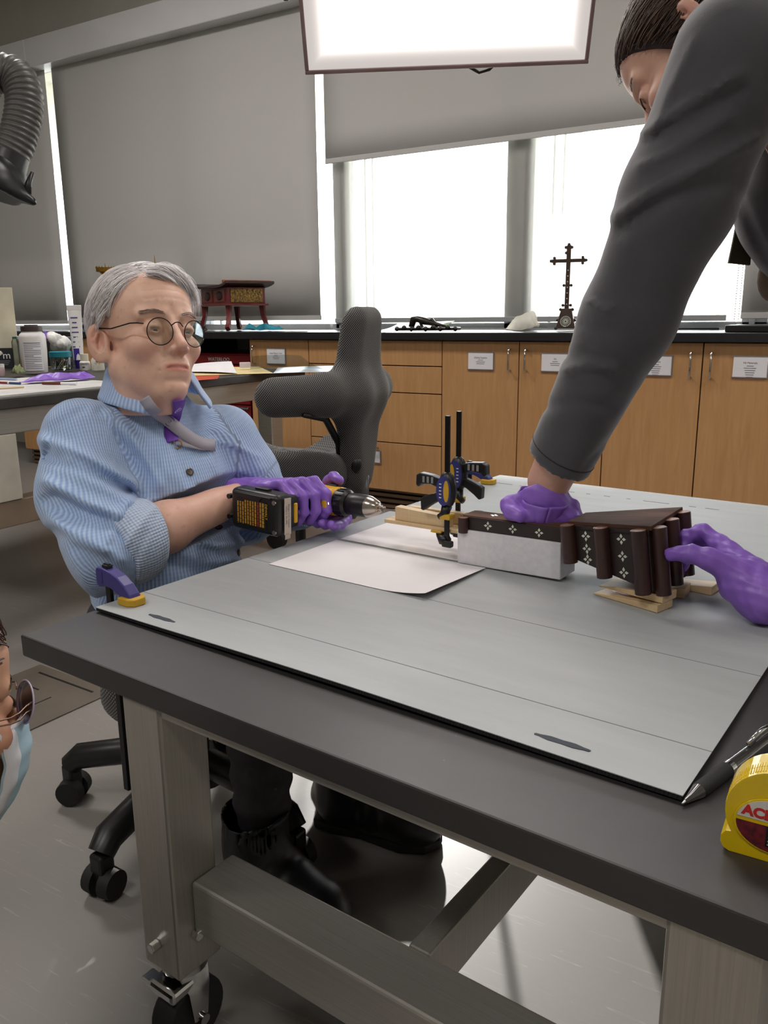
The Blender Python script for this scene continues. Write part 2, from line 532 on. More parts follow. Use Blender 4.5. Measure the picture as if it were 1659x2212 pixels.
# ================================================================ room shell
RX0, RX1, RY0, RY1 = -7.8, 3.2, -3.6, 4.42
struct('floor', MB().bb((RX0, RY0, -0.08), (RX1, RY1, 0)), M_FLOOR)
struct('ceiling', MB().bb((RX0, RY0, CEIL_Z), (RX1, RY1, CEIL_Z + 0.1)), M_CEIL)
struct('wall_left', MB().bb((RX0 - 0.1, RY0, 0), (RX0, RY1, CEIL_Z)), M_WALL)
struct('wall_right', MB().bb((RX1, RY0, 0), (RX1 + 0.1, RY1, CEIL_Z)), M_WALL)
struct('wall_front', MB().bb((RX0, RY0 - 0.1, 0), (RX1, RY0, CEIL_Z)), M_WALL)
wb = struct('wall_back', MB().bb((RX0, 4.30, 2.86), (RX1, 4.42, CEIL_Z)), M_WALL)
struct('spandrel', MB().bb((RX0, 4.30, 0), (RX1, 4.42, 0.925)), M_WALL, wb)

# windows: three bays in view and one beyond each side
BAYS = [-7.70, -5.36, -3.00, -0.66, 1.68]
for i, b0 in enumerate(BAYS):
    b1 = b0 + 2.34
    w = bpy.data.objects.new('window_%d' % (i + 1), None); COL.objects.link(w); w['kind'] = 'structure'
    if b1 > RX1: b1 = RX1
    MB().bb((b0 + 0.025, 4.31, 0.93), (b0 + 0.14, 4.40, 2.86)).build('jamb', M_FRAME, w, bevel=0.004)
    MB().bb((b0 + 0.06, 4.295, 0.93), (b0 + 0.085, 4.31, 2.86)).build('jamb_rib', M_FRAME, w, bevel=0.003)
    xm = b0 + 1.223
    if xm < RX1:
        MB().bb((xm - 0.077, 4.31, 0.93), (xm + 0.077, 4.40, 2.86)).build('mullion', M_FRAME, w, bevel=0.004)
        MB().bb((xm - 0.02, 4.295, 0.93), (xm + 0.03, 4.31, 2.86)).build('mullion_rib', M_FRAME, w, bevel=0.003)
        MB().bb((b0 + 0.14, 4.352, 0.93), (xm - 0.077, 4.358, 2.86)).build('pane', M_GLASS, w)
        MB().bb((xm + 0.077, 4.352, 0.93), (min(b1 + 0.02, RX1), 4.358, 2.86)).build('pane', M_GLASS, w)
        for xx in (b0 + 0.21, b0 + 0.262, xm + 0.155, xm + 0.21):
            MB().bb((xx, 4.37, 0.95), (xx + 0.011, 4.39, 2.86)).build('sash_bar', M_FRAME, w)
    MB().bb((b0 - 0.0, 4.31, 0.925), (b1, 4.40, 0.962)).build('bottom_rail', M_FRAME, w, bevel=0.003)
# boxed valance over the blinds
tr = struct('trim_1', MB().bb((-5.46, 4.14, 2.735), (RX1, 4.29, 2.92)), M_TRIM, bevel=0.006)
struct('valance_end', MB().bb((-6.6, 4.14, 2.735), (-5.465, 4.29, 2.92)), M_TRIM, tr, bevel=0.006)

def roller_shade(label, x0, x1, zb, sheer=False, Y=4.24, cord=None, group='grey roller blinds over the window wall'):
    t = thing('roller_shade', label, 'blind', (0.5 * (x0 + x1), Y, zb), 0, group)
    w = x1 - x0
    wob = lambda u: 0.004 * math.sin(u * 5.0)
    MB().grid(lambda u, v: (w * (u - 0.5), wob(u) * (1 - v), 0.02 + v * (2.80 - zb)), 16, 6, 0.0012).build('fabric', M_SHEER if sheer else M_SHADE, t, smooth=True)
    MB().bb((-w / 2, -0.006, 0.0), (w / 2, 0.006, 0.028)).build('hem_bar', M_SHADE if not sheer else M_FRAME, t, bevel=0.003)
    MB().cyl((-w / 2, 0, 2.80 - zb), (w / 2, 0, 2.80 - zb), 0.010 if sheer else 0.03, n=14).build('roller_tube', M_TRIM, t, smooth='auto')
    if cord is not None:
        cb = MB()
        for k in range(150):
            z = 0.0 + k * 0.0115
            cb.sphere((cord - 0.5 * (x0 + x1), -0.012, z), 0.0035, 6)
            cb.sphere((cord + 0.018 - 0.5 * (x0 + x1), -0.012, z), 0.0035, 6)
        c = cb.build('bead_chain', M_WHITEPL, t, smooth=True); c['kind'] = 'stuff'
    return t
roller_shade('lowered grey roller blind at the far left behind the fume hose', -7.65, -5.40, 0.97)
roller_shade('wide lowered grey roller blind behind the red lacquer stand', -5.325, -3.035, 0.985)
roller_shade('grey roller blind half raised over two bright panes', -2.975, -0.68, 1.875)
roller_shade('lowered grey roller blind at the far right behind the leaning person', -0.63, 1.60, 0.975, cord=-0.655)
roller_shade('sheer white solar blind glowing over the two bright panes', -2.96, -0.70, 0.966, sheer=True, Y=4.285)

# outside: a pale building across the way
nb = thing('neighbouring_building', 'pale cream building seen washed out through the bright panes', 'building', (-6, 16, -2))
MB().bb((-14, 0, 0), (2.2, 6, 4.3)).build('wing', mat('pale_render', (240, 232, 206), 0.8), nb)
MB().bb((2.2, 1, 0), (9.5, 7, 5.3)).build('block', MATS['pale_render'], nb)
MB().bb((-14.2, -0.2, 4.3), (2.4, 6.2, 4.5)).build('parapet', mat('pale_parapet', (236, 232, 220), 0.8), nb)
og = MB().bb((-40, 4.6, -2.3), (30, 40, -2.0)).build('ground', mat('pale_paving', (205, 200, 190), 0.9)); og['kind'] = 'structure'

cn = thing('sun_block_canopy', 'added canopy outside, out of view, blocking sun from the board', 'canopy', (-2.3, 5.95, 2.80))  # added and unseen: blocks the sun that would hit the board
MB().bb((-7, -1.5, 0), (7, 1.5, 0.14)).build('slab', MATS['pale_render'], cn)
for x in (-6.5, -0.2, 6.5):
    MB().bb((x - 0.06, 1.3, -4.62), (x + 0.06, 1.42, 0)).build('post', M_FRAME, cn)
# floor access hatch
fh = thing('floor_hatch', 'dark brown square floor hatch with thin seams at the left', 'floor hatch', (-1.90, 1.26, 0.0), rad(-2))
MB().bb((-0.17, -0.14, 0.0005), (0.165, 0.14, 0.004)).build('plate', mat('hatch_brown', (112, 102, 92), 0.5, c2=(100, 92, 83)), fh, bevel=0.001)
for a, b in (((-0.10, 0.03), (-0.02, 0.032)), ((-0.02, -0.03), (0.05, -0.028)), ((0.05, -0.028), (0.051, 0.02)), ((-0.12, 0.1), (0.12, 0.104)), ((0.02, -0.08), (0.05, -0.079))):
    MB().box(((a[0] + b[0]) / 2, (a[1] + b[1]) / 2, 0.0042), (abs(b[0] - a[0]) + 0.003, abs(b[1] - a[1]) + 0.003, 0.0008)).build('seam', M_SLOT, fh)

# ================================================================ worktop and base cabinets
ct = MB().bb((-6.9, 3.585, 0.887), (1.9, 4.30, 0.925)).build('counter_worktop', M_COUNTER, bevel=0.004)
tag(ct, 'long black laboratory worktop running under the windows', 'worktop')
def ulines(card, w, h, n, y0, mm=M_INKG):
    for k in range(n):
        ww = w * random.uniform(0.22, 0.42)
        MB().box((0, y0 - k * h * 0.105, 0.0016), (ww, h * 0.035, 0.0003)).build('text_line', mm, card)
def label_card(parent, x, z, w, h, title, nlines, Y=-0.004, ts=0.0105):
    M = trm((x, Y, z)) @ rotm('X', 90)
    c = MB().box((0, 0, 0), (w, h, 0.003), M).build('label_card', M_WHITECARD, parent)
    hd = MB()
    hd.box((0, h / 2 + 0.002, 0), (w + 0.008, 0.004, 0.005), M).box((0, -h / 2 - 0.002, 0), (w + 0.008, 0.004, 0.005), M)
    hd.box((w / 2 + 0.002, 0, 0), (0.004, h, 0.005), M)
    hd.build('card_rim', M_CARDHOLD, parent)
    if title: text('printed_title', title, ts, M_INK, c, M @ trm((0, h * 0.20, 0.0016)))
    for k in range(nlines):
        ww = w * (0.2 + 0.2 * ((k * 7919) % 5) / 5)
        MB().box((0, h * 0.05 - k * h * 0.11, 0.0017), (ww, h * 0.035, 0.0003), M).build('printed_line', M_INKG, c)
def bar_handle(parent, a, b):
    a, b = V3(a), V3(b); o = V3((0, -0.028, 0)); d = (b - a) / np.linalg.norm(b - a)
    h = MB().tube([a, a + o * 0.8, a + o + d * 0.006, b + o - d * 0.006, b + o * 0.8, b], 0.0042, 8).build('handle', M_CHROME, parent, smooth='auto')
    return h
FY = 3.62
def cabinet(name, label, x0, x1, fronts, group='maple base cabinets under the worktop'):
    """fronts: list of (kind, xa, xb, za, zb, handle, card)"""
    t = thing(name, label, 'cabinet', (x0, FY, 0), 0, group)
    MB().bb((0.002, 0.022, 0.112), (x1 - x0 - 0.002, 0.66, 0.885)).build('carcass', mat('carcass_dark', (60, 45, 32), 0.6), t)
    k = MB().bb((0.002, 0.06, 0.001), (x1 - x0 - 0.002, 0.62, 0.112)).build('toe_kick', M_SLOT, t)
    for z in (0.006, 0.036, 0.066, 0.094):
        MB().bb((0.002, 0.045, z), (x1 - x0 - 0.002, 0.062, z + 0.017)).build('slat', M_KICK, k, bevel=0.001)
    for kind, xa, xb, za, zb, hd, card in fronts:
        f = MB().bb((xa - x0 + 0.0025, 0, za + 0.0025), (xb - x0 - 0.0025, 0.02, zb - 0.0025)).build(kind, M_MAPLE, t, bevel=0.0012)
        if hd: bar_handle(f, V3(hd[0]) - [x0, 0, 0], V3(hd[1]) - [x0, 0, 0])
        if card: label_card(t, card[0] - x0, card[1], card[2], card[3], card[4], card[5])
    return t
def hv(x, za=0.752, zb=0.848): return ((x, 0, za), (x, 0, zb))
def hh(x, z): return ((x - 0.05, 0, z), (x + 0.05, 0, z))
cabinet('base_cabinet', 'maple cabinet door beside the red tool chest', -3.09, -2.68,
        [('door', -3.09, -2.68, 0.112, 0.885, hv(-3.05), (-2.90, 0.795, 0.125, 0.078, 'Large Objects Tools', 3))])
cabinet('drawer_cabinet', 'maple cabinet of four drawers behind the empty saddle chair', -2.68, -1.876,
        [('drawer', -2.68, -1.876, 0.760, 0.885, hh(-2.30, 0.836), (-2.297, 0.787, 0.125, 0.058, 'Brushes', 2)),
         ('drawer', -2.68, -1.876, 0.625, 0.760, hh(-2.30, 0.712), (-2.297, 0.662, 0.125, 0.058, '', 2)),
         ('drawer', -2.68, -1.876, 0.366, 0.625, hh(-2.30, 0.595), (-2.297, 0.540, 0.125, 0.065, 'Brushes', 3)),
         ('drawer', -2.68, -1.876, 0.112, 0.366, hh(-2.30, 0.335), (-2.297, 0.286, 0.125, 0.06, 'Palettes', 2))])
cabinet('base_cabinet', 'maple cabinet door with a Gilding Supplies card', -1.876, -1.476,
        [('door', -1.876, -1.476, 0.112, 0.885, hv(-1.518), (-1.668, 0.792, 0.128, 0.076, 'Gilding Supplies', 3))])
cabinet('base_cabinet', 'maple cabinet door half hidden by the grey sleeve', -1.476, -1.068,
        [('door', -1.476, -1.068, 0.112, 0.885, hv(-1.437), (-1.30, 0.792, 0.128, 0.076, 'Kit', 3))])
cabinet('base_cabinet', 'maple cabinet door with a Materials card right of the sleeve', -1.068, -0.669,
        [('door', -1.068, -0.669, 0.112, 0.885, hv(-0.712, 0.742, 0.845), (-0.855, 0.788, 0.128, 0.078, 'Materials', 6))])
cabinet('base_cabinet', 'maple cabinet door with the Fill Materials card', -0.669, -0.27,
        [('door', -0.669, -0.27, 0.112, 0.885, hv(-0.632, 0.742, 0.845), (-0.485, 0.790, 0.128, 0.08, 'Fill Materials', 6))])
cabinet('base_cabinet', 'maple cabinet door at the right end beyond the leaning person', -0.27, 0.13,
        [('door', -0.27, 0.13, 0.112, 0.885, hv(0.09), None)])
for k, xx in enumerate((-5.2, -4.72, -4.24)):
    cabinet('base_cabinet', ['maple cabinet beneath the worktop at the far left behind the rear table', 'second maple cabinet from the left behind the rear table', 'maple cabinet next left of the red tool chest'][k], xx, xx + 0.48,
            [('door', xx, xx + 0.48, 0.112, 0.885, hv(xx + 0.44), None)])
# red tool chest in the knee space
tc = thing('tool_chest', 'red steel tool chest under the worktop behind the rear table', 'tool chest', (-3.72, 3.66, 0))
MB().bb((0, 0.03, 0.02), (0.60, 0.55, 0.80)).build('body', M_RED, tc, bevel=0.006)
MB().bb((0.005, 0.0, 0.744), (0.595, 0.05, 0.792)).build('top_ledge', M_RED, tc, bevel=0.004)
zz = 0.735
for hgt in (0.07, 0.07, 0.09, 0.09, 0.12, 0.14):
    d = MB().bb((0.02, 0.005, zz - hgt + 0.006), (0.58, 0.03, zz)).build('drawer', M_RED, tc, bevel=0.004)
    MB().bb((0.03, -0.006, zz - 0.02), (0.57, 0.006, zz - 0.006)).build('pull', M_CHROME, d, bevel=0.003)
    zz -= hgt
MB().cyl((0.16, 0.002, 0.766), (0.16, -0.006, 0.766), 0.011, n=16).build('lock', M_CHROME, tc, smooth='auto')
text('brand_lettering', 'WATERLOO', 0.030, mat('badge_silver', (225, 222, 220), 0.35, 0.3), tc, trm((0.36, -0.002, 0.767)) @ rotm('X', 90), ext=0.001)

# ================================================================ things on the worktop
CZ = 0.9255
# red lacquer altar stand
st = thing('lacquer_stand', 'red lacquered carved stand with splayed legs on the worktop', 'stand', (-3.47, 3.93, CZ), rad(-27))
M_LAC = mat('red_lacquer', (120, 38, 38), 0.35, c2=(84, 22, 26), scale=25, bump=0.2, bscale=60)
M_LACD = mat('dark_lacquer', (50, 24, 22), 0.4, c2=(34, 18, 16), scale=40)
M_GILT = mat('dark_gilt_carving', (150, 116, 54), 0.4, 0.6, c2=(36, 26, 18), scale=90, bump=0.8, bscale=120, bdist=0.006)
sw, sd = 0.44, 0.24
MB().bb((-sw / 2, -sd / 2, 0.155), (sw / 2, sd / 2, 0.252)).build('box_frame', M_LAC, st, bevel=0.004)
for xa in (-0.5, 0.5):
    pass
for k, (xa, xb) in enumerate(((-0.19, -0.015), (0.015, 0.19))):
    p = MB().bb((xa, -sd / 2 - 0.004, 0.168), (xb, -sd / 2 + 0.004, 0.24)).build('front_panel', M_LAC, st, bevel=0.002)
    MB().sphere(((xa + xb) / 2, -sd / 2 - 0.004, 0.204), (0.055, 0.006, 0.026), 20).build('carved_medallion', M_LACD, p, smooth=True)
MB().bb((sw / 2 - 0.004, -sd / 2 + 0.02, 0.165), (sw / 2 + 0.005, sd / 2 - 0.02, 0.243)).build('side_carving', M_GILT, st, bevel=0.002)
MB().bb((-sw / 2 + 0.01, -sd / 2 - 0.012, 0.146), (sw / 2 + 0.02, sd / 2 + 0.012, 0.157)).build('shelf_rail', M_LAC, st, bevel=0.002)
MB().grid(lambda u, v: ((u - 0.5) * (sw + 0.13), (v - 0.5) * (sd + 0.06), 0.262 + 0.022 * abs(2 * u - 1) ** 4), 20, 2, 0.014).build('top_board', M_LACD, st, smooth='auto')
MB().bb((sw / 2 + 0.005, -sd / 2 - 0.03, 0.262), (sw / 2 + 0.028, sd / 2 + 0.03, 0.29)).build('end_rail', mat('worn_gilt_red', (176, 92, 84), 0.4, c2=(122, 96, 50), scale=22), st, bevel=0.003)
for sx in (-1, 1):
    for sy in (-1, 1):
        pts = [(sx * (sw / 2 - 0.02), sy * (sd / 2 - 0.015), 0.155), (sx * (sw / 2 - 0.018), sy * (sd / 2 - 0.012), 0.09), (sx * (sw / 2 - 0.002), sy * (sd / 2), 0.035), (sx * (sw / 2 + 0.020), sy * (sd / 2 + 0.014), 0.015)]
        MB().tube(pts, [0.022, 0.016, 0.017, 0.018], 4).build('leg', M_LAC, st, smooth='auto')
# teal crumpled cloth
def crumple(w, d, h, seed, nx=26, ny=18, fr=3.0):
    rs = np.random.RandomState(seed); A = rs.uniform(0, 6.28, (6, 3)); K = rs.uniform(0.7, 2.2, (6, 2)) * fr
    def fn(u, v):
        z = 0
        for a, k in zip(A, K): z += abs(math.sin(k[0] * u * 2 + k[1] * v * 2 + a[0])) * 0.5 / 1.5
        e = min(1, 6 * min(u, 1 - u)) * min(1, 6 * min(v, 1 - v))
        x = (u - 0.5) * w + 0.12 * w * math.sin(3 * v + A[0, 1]); y = (v - 0.5) * d + 0.12 * d * math.sin(4 * u + A[1, 1])
        return (x, y, 0.002 + h * (z / 2.0) * (0.25 + 0.75 * e))
    return MB().grid(fn, nx, ny, 0.0012)
o = crumple(0.17, 0.12, 0.05, 3, fr=1.6).build('teal_cloth', mat('teal_cloth', (18, 140, 160), 0.7, c2=(6, 104, 126), scale=12), smooth=True)
o.location = (-3.11, 3.78, CZ); tag(o, 'crumpled teal cloth beside the lacquer stand', 'cloth')
# gold pricket candlesticks behind the seated person
def pricket(label, x, zt, sp):
    t = thing('pricket_candlestick', label, 'candlestick', (x, 3.95, CZ), 0, 'gilt pricket candlesticks')
    hgt = zt - CZ
    MB().lathe([(0.07, 0), (0.075, 0.02), (0.05, 0.04), (0.02, 0.07), (0.025, 0.12), (0.015, 0.16), (0.03, 0.2), (0.015, 0.24), (0.02, hgt - 0.05), (0.05, hgt - 0.02)], 24).build('stem', M_GOLD, t, smooth=True)
    p = MB().lathe([(0.01, hgt - 0.03), (0.062, hgt - 0.026), (0.064, hgt), (0.058, hgt), (0.056, hgt - 0.018), (0.01, hgt - 0.016)], 28).build('drip_pan', M_GOLD, t, smooth='auto')
    for k in range(18):
        a = 2 * math.pi * k / 18
        MB().cyl((0.061 * math.cos(a), 0.061 * math.sin(a), hgt - 0.002), (0.061 * math.cos(a), 0.061 * math.sin(a), hgt + 0.009), 0.005, 0.001, 5).build('cresting', M_GOLD, p)
    MB().cyl((0, 0, hgt - 0.02), (0, 0, hgt + sp), 0.006, 0.0008, 8).build('spike', M_GOLD, t, smooth='auto')
pricket('gilt pricket candlestick left behind the white hair', -4.60, 1.34, 0.03)
pricket('gilt pricket candlestick with the tall spike right behind the white hair', -4.13, 1.335, 0.065)
# green folder, dark carving, crumpled bag
o = MB().grid(lambda u, v: ((u - 0.5) * 0.36, (v - 0.5) * 0.24, 0.002 + 0.035 * v * v + 0.012 * u), 6, 6, 0.0015).build('green_folder', mat('green_card', (96, 122, 84), 0.6), smooth=True)
o.location = (-2.28, 4.08, CZ); tag(o, 'pale green sheet lying at the back of the worktop', 'folder')
cv = thing('carved_ornament', 'dark carved openwork ornament lying on the worktop', 'ornament', (-2.08, 3.86, CZ), rad(4))
M_DKC = mat('black_carving', (40, 34, 28), 0.3, c2=(22, 18, 15), scale=60, bump=0.4)
MB().bb((-0.17, -0.035, 0.004), (0.17, 0.035, 0.02)).build('base_bar', M_DKC, cv, bevel=0.006)
for k in range(9):
    x = -0.165 + k * 0.0412
    MB().sphere((x, -0.036, 0.012 + 0.006 * (k % 2)), (0.014, 0.012, 0.013), 10).build('boss', M_DKC, cv, smooth=True)
MB().tube([(-0.10, 0, 0.02), (-0.085, 0, 0.06), (-0.06, 0, 0.062), (-0.02, 0, 0.05), (0.04, 0.0, 0.036), (0.10, 0, 0.022)], [0.016, 0.02, 0.018, 0.02, 0.012, 0.006], 8).build('figure', M_DKC, cv, smooth=True)
MB().tube([(-0.06, 0.01, 0.06), (-0.045, 0.01, 0.03), (-0.03, 0, 0.015)], 0.008, 6).build('figure_arm', M_DKC, cv, smooth=True)
MB().tube([(0.0, 0, 0.045), (0.02, 0.0, 0.06), (0.05, 0, 0.02)], 0.009, 6).build('figure_leg', M_DKC, cv, smooth=True)
M_POLY = m_shade('milky_polythene', (236, 232, 222), (240, 236, 226), 0.45, 0.25)
def bagfn(P):
    q = P
    d = s_chain(q, [(-0.088, 0, 0.010), (-0.02, 0, 0.036), (0.035, 0, 0.055)], [0.008, 0.034, 0.040], 0.02)
    d = smin(d, s_cap(q, (0.03, 0, 0.06), (0.052, 0, 0.084), 0.02, 0.008), 0.02)
    d = smin(d, s_cap(q, (0.03, 0, 0.04), (0.078, 0, 0.030), 0.02, 0.012), 0.02)
    d += 0.006 * np.abs(np.sin(60 * q[..., 0] + 40 * q[..., 2] + 3 * np.sin(50 * q[..., 1]))) 
    return smax(d, -(q[..., 2] - 0.002), 0.004)
o = sdf_obj('plastic_bag', bagfn, (-0.12, -0.08, -0.01), (0.12, 0.08, 0.13), 0.005, M_POLY, None, world=False)
o.location = (-1.575, 3.90, CZ); tag(o, 'crumpled milky plastic bag lying before the window mullion', 'bag')
# inlaid cross on trapezoid foot
cr = thing('inlaid_cross', 'dark inlaid wooden cross standing on the worktop before the bright pane', 'cross', (-1.365, 3.93, CZ), rad(12))
M_XW = mat('dark_inlaid_wood', (66, 44, 30), 0.45, c2=(44, 28, 20), scale=30)
M_PEARL = mat('mother_of_pearl', (222, 220, 206), 0.25, c2=(196, 206, 198), scale=50, coat=0.5)
MB().add([(-0.046, -0.03, 0.012), (0.046, -0.03, 0.012), (0.046, 0.03, 0.012), (-0.046, 0.03, 0.012), (-0.024, -0.017, 0.105), (0.024, -0.017, 0.105), (0.024, 0.017, 0.105), (-0.024, 0.017, 0.105)],
         [(3, 2, 1, 0), (4, 5, 6, 7), (0, 1, 5, 4), (1, 2, 6, 5), (2, 3, 7, 6), (3, 0, 4, 7)]).build('foot', M_XW, cr, bevel=0.002)
rz = MB()
_sl = rotm('X', 90 - 8)
_RM = trm((0, -0.0272, 0.045)) @ _sl
for k in range(16):
    a = 2 * math.pi * k / 16
    rz.box((0.013 * math.cos(a), 0.013 * math.sin(a), 0), (0.018, 0.0022, 0.001), _RM @ trm((0, 0, 0)) if False else _RM @ trm((0.0, 0, 0)) @ np.array(Matrix.Translation((0.013 * math.cos(a), 0.013 * math.sin(a), 0)) @ Matrix.Rotation(a, 4, 'Z') @ Matrix.Translation((-0.013 * math.cos(a), -0.013 * math.sin(a), 0))))
ring = [(0.024 * math.cos(2 * math.pi * k / 28), 0.024 * math.sin(2 * math.pi * k / 28), 0) for k in range(29)]
rz.tube(ring, 0.0014, 5, _RM, caps=False)
o = rz.build('pearl_rosette', M_PEARL, cr); o['kind'] = 'stuff'
for (x, z) in ((-0.03, 0.02), (0.03, 0.02), (-0.022, 0.075), (0.022, 0.075), (0, 0.085), (-0.034, 0.045), (0.034, 0.045)):
    MB().box((0, 0, 0), (0.006, 0.006, 0.001), trm((x, -0.0285 + 0.14 * (z - 0.012), z)) @ _sl @ rotm('Z', 45)).build('pearl_inlay', M_PEARL, cr)
MB().bb((-0.010, -0.009, 0.105), (0.010, 0.009, 0.395)).build('shaft', M_XW, cr, bevel=0.001)
MB().bb((-0.078, -0.008, 0.317), (0.078, 0.008, 0.333)).build('arm', M_XW, cr, bevel=0.001)
kn = [(-0.048, 0.012), (0.048, 0.012), (-0.04, 0.05), (0.04, 0.05), (-0.028, 0.10), (0.028, 0.10), (-0.018, 0.12), (0.018, 0.12), (-0.017, 0.212), (0.017, 0.212),
      (-0.082, 0.325), (0.082, 0.325), (-0.066, 0.312), (0.066, 0.312), (-0.066, 0.338), (0.066, 0.338), (0, 0.398), (-0.014, 0.385), (0.014, 0.385), (-0.011, 0.36)]
for x, z in kn:
    MB().cyl((x, -0.011, z), (x, 0.011, z), 0.0068, n=12).build('boss', M_XW, cr, smooth='auto')
for k in range(7):
    MB().box((0, -0.0094, 0.125 + k * 0.026), (0.005, 0.001, 0.005), rotm('Y', 0)).build('pearl_inlay', M_PEARL, cr)
o = MB().bb((-0.60, 3.66, CZ), (-0.1, 4.0, CZ + 0.028)).build('black_tray', M_BLACKP, bevel=0.004)
tag(o, 'flat black tray at the right end of the worktop', 'tray')
o = MB().tube([(-1.0, 4.12, CZ + 0.006), (-0.85, 4.1, CZ + 0.007), (-0.7, 4.12, CZ + 0.006)], 0.006, 6).build('black_rod', M_BLACKP, smooth=True)
tag(o, 'thin black rod lying at the back of the worktop', 'rod')

# ================================================================ rear table behind the seated person
M_RTOP = mat('rear_table_top', (62, 58, 54), 0.45, c2=(48, 45, 42), scale=14)
rt = thing('rear_work_table', 'high dark-topped steel work table behind the seated person', 'table', (-2.80, 2.10, 0))
def rb(a, b, name, m, par=rt, **k):
    return MB().bb(V3(a) - [-2.80, 2.10, 0], V3(b) - [-2.80, 2.10, 0]).build(name, m, par, **k)
RTZ = 0.78
rb((-3.45, 1.22, RTZ - 0.032), (-2.19, 2.93, RTZ), 'top', M_RTOP, bevel=0.003)
rb((-3.40, 1.24, 0.672), (-2.215, 2.80, RTZ - 0.032), 'apron', M_STEEL, bevel=0.003)
rb((-2.29, 1.36, 0.472), (-2.215, 1.515, 0.672), 'cream_side_panel', M_CREAM, bevel=0.003)
for (x, y) in ((-2.29, 1.235), (-2.29, 2.715), (-3.36, 1.235), (-3.36, 2.715)):
    rb((x, y, 0.10), (x + 0.075, y + 0.075, 0.672), 'leg', M_STEEL, bevel=0.004)
    MB().cyl((x + 0.037 + 2.80, y + 0.05 - 2.10 - 0.018, 0.045), (x + 0.037 + 2.80, y + 0.05 - 2.10 + 0.018, 0.045), 0.045, n=20).build('caster_wheel', M_BLACKR, rt, smooth='auto')
    MB().box((x + 0.037 + 2.80, y + 0.05 - 2.10, 0.082), (0.05, 0.05, 0.045)).build('caster_fork', M_CHROME, rt, bevel=0.004)
rb((-2.285, 1.2, 0.392), (-2.22, 2.75, 0.472), 'stretcher', mat('tan_steel', (150, 132, 112), 0.45, 0.3), bevel=0.004)
RT = RTZ + 0.0005
def rp(x, y): return ZP(x, y, RT)
# white board sheet under the things
p0, p1 = rp(0, 850), rp(205, 832)
o = MB().bb((-0.62, -0.50, 0), (0.0, 0.36, 0.006)).build('board_sheet', mat('grey_white_board', (212, 210, 208), 0.7)); o.location = (-2.215, 1.66, RT)
tag(o, 'pale corrugated board sheet covering the near end of the rear table', 'board')
RB = RT + 0.0065
def rq(x, y): return ZP(x, y, RB)
def place(o, x, y, z=0.0, back=0.0, rz=0.0):
    p = rq(x, y) + V3((-0.74, 0.67, 0)) * back; o.location = (p[0], p[1], RB + z); o.rotation_euler.z = rz; return o
CAMZ = math.atan2(0.74, 0.67) + 0.0   # turns local -Y towards the camera
def jar(name, label, cat, px, py, prof, m, lid=None, lidm=None, txt=None, back=0.0, cap_name='lid'):
    p = rq(px, py) + V3((-0.74, 0.67, 0)) * back
    t = thing(name, label, cat, (p[0], p[1], RB), CAMZ)
    MB().lathe(prof, 28).build('body', m, t, smooth='auto')
    if lid: MB().lathe(lid, 28).build(cap_name, lidm, t, smooth='auto')
    return t
def wrap_lines(t, r, z0, z1, n, m, w=0.7, bold0=True):
    L = None
    sh = MB().grid(lambda u, v: (r * math.sin((u - 0.5) * 2 * w), -r * math.cos((u - 0.5) * 2 * w), z0 + (z1 - z0) * v), 12, 2)
    L = sh.build('paper_label', M_WHITECARD, t, smooth=True)
    for k in range(n):
        z = z1 - (k + 0.8) * (z1 - z0) / (n + 0.8); hh_ = (z1 - z0) / (n + 1) * 0.34; u1 = 0.93 if k % 4 != 3 else 0.55
        q = MB().grid(lambda u, v: ((r + 0.0004) * math.sin((0.07 + u * (u1 - 0.07) - 0.5) * 2 * w), -(r + 0.0004) * math.cos((0.07 + u * (u1 - 0.07) - 0.5) * 2 * w), z + hh_ * v), 10, 1)
        q.build('printed_line', M_INK if (k == 0 or k == 7) else M_INKG, L)
S = 1 / 1.0
# big white tub with brown lid and printed label
d_tub = np.linalg.norm(rq(76, 806) - CC)
pxm = d_tub / FPX
r_t = 29 * pxm * 0.86; pxm *= 0.86
tb = jar('plastic_tub', 'tall white plastic tub with dark brown lid and printed label', 'tub', 76, 806,
         [(r_t * 0.86, 0), (r_t * 0.92, 0.004), (r_t, 0.09), (r_t, 80 * pxm), (r_t * 0.95, 86 * pxm), (r_t * 0.74, 92 * pxm), (r_t * 0.74, 97 * pxm)], M_WHITEPL,
         [(r_t * 0.8, 93 * pxm), (r_t * 0.8, 104 * pxm), (r_t * 0.5, 105 * pxm), (r_t * 0.5, 108 * pxm), (0.0, 108 * pxm)], mat('brown_lid', (62, 50, 46), 0.5), back=0.03)
wrap_lines(tb, r_t * 1.012, 6 * pxm, 70 * pxm, 15, M_INK, 0.75)
jar('white_bucket', 'white plastic bucket behind the tall labelled tub', 'bucket', 60, 797, [(0.038, 0), (0.052, 72 * pxm), (0.056, 72 * pxm), (0.056, 79 * pxm), (0.0, 79 * pxm)], M_WHITEPL, back=0.125)
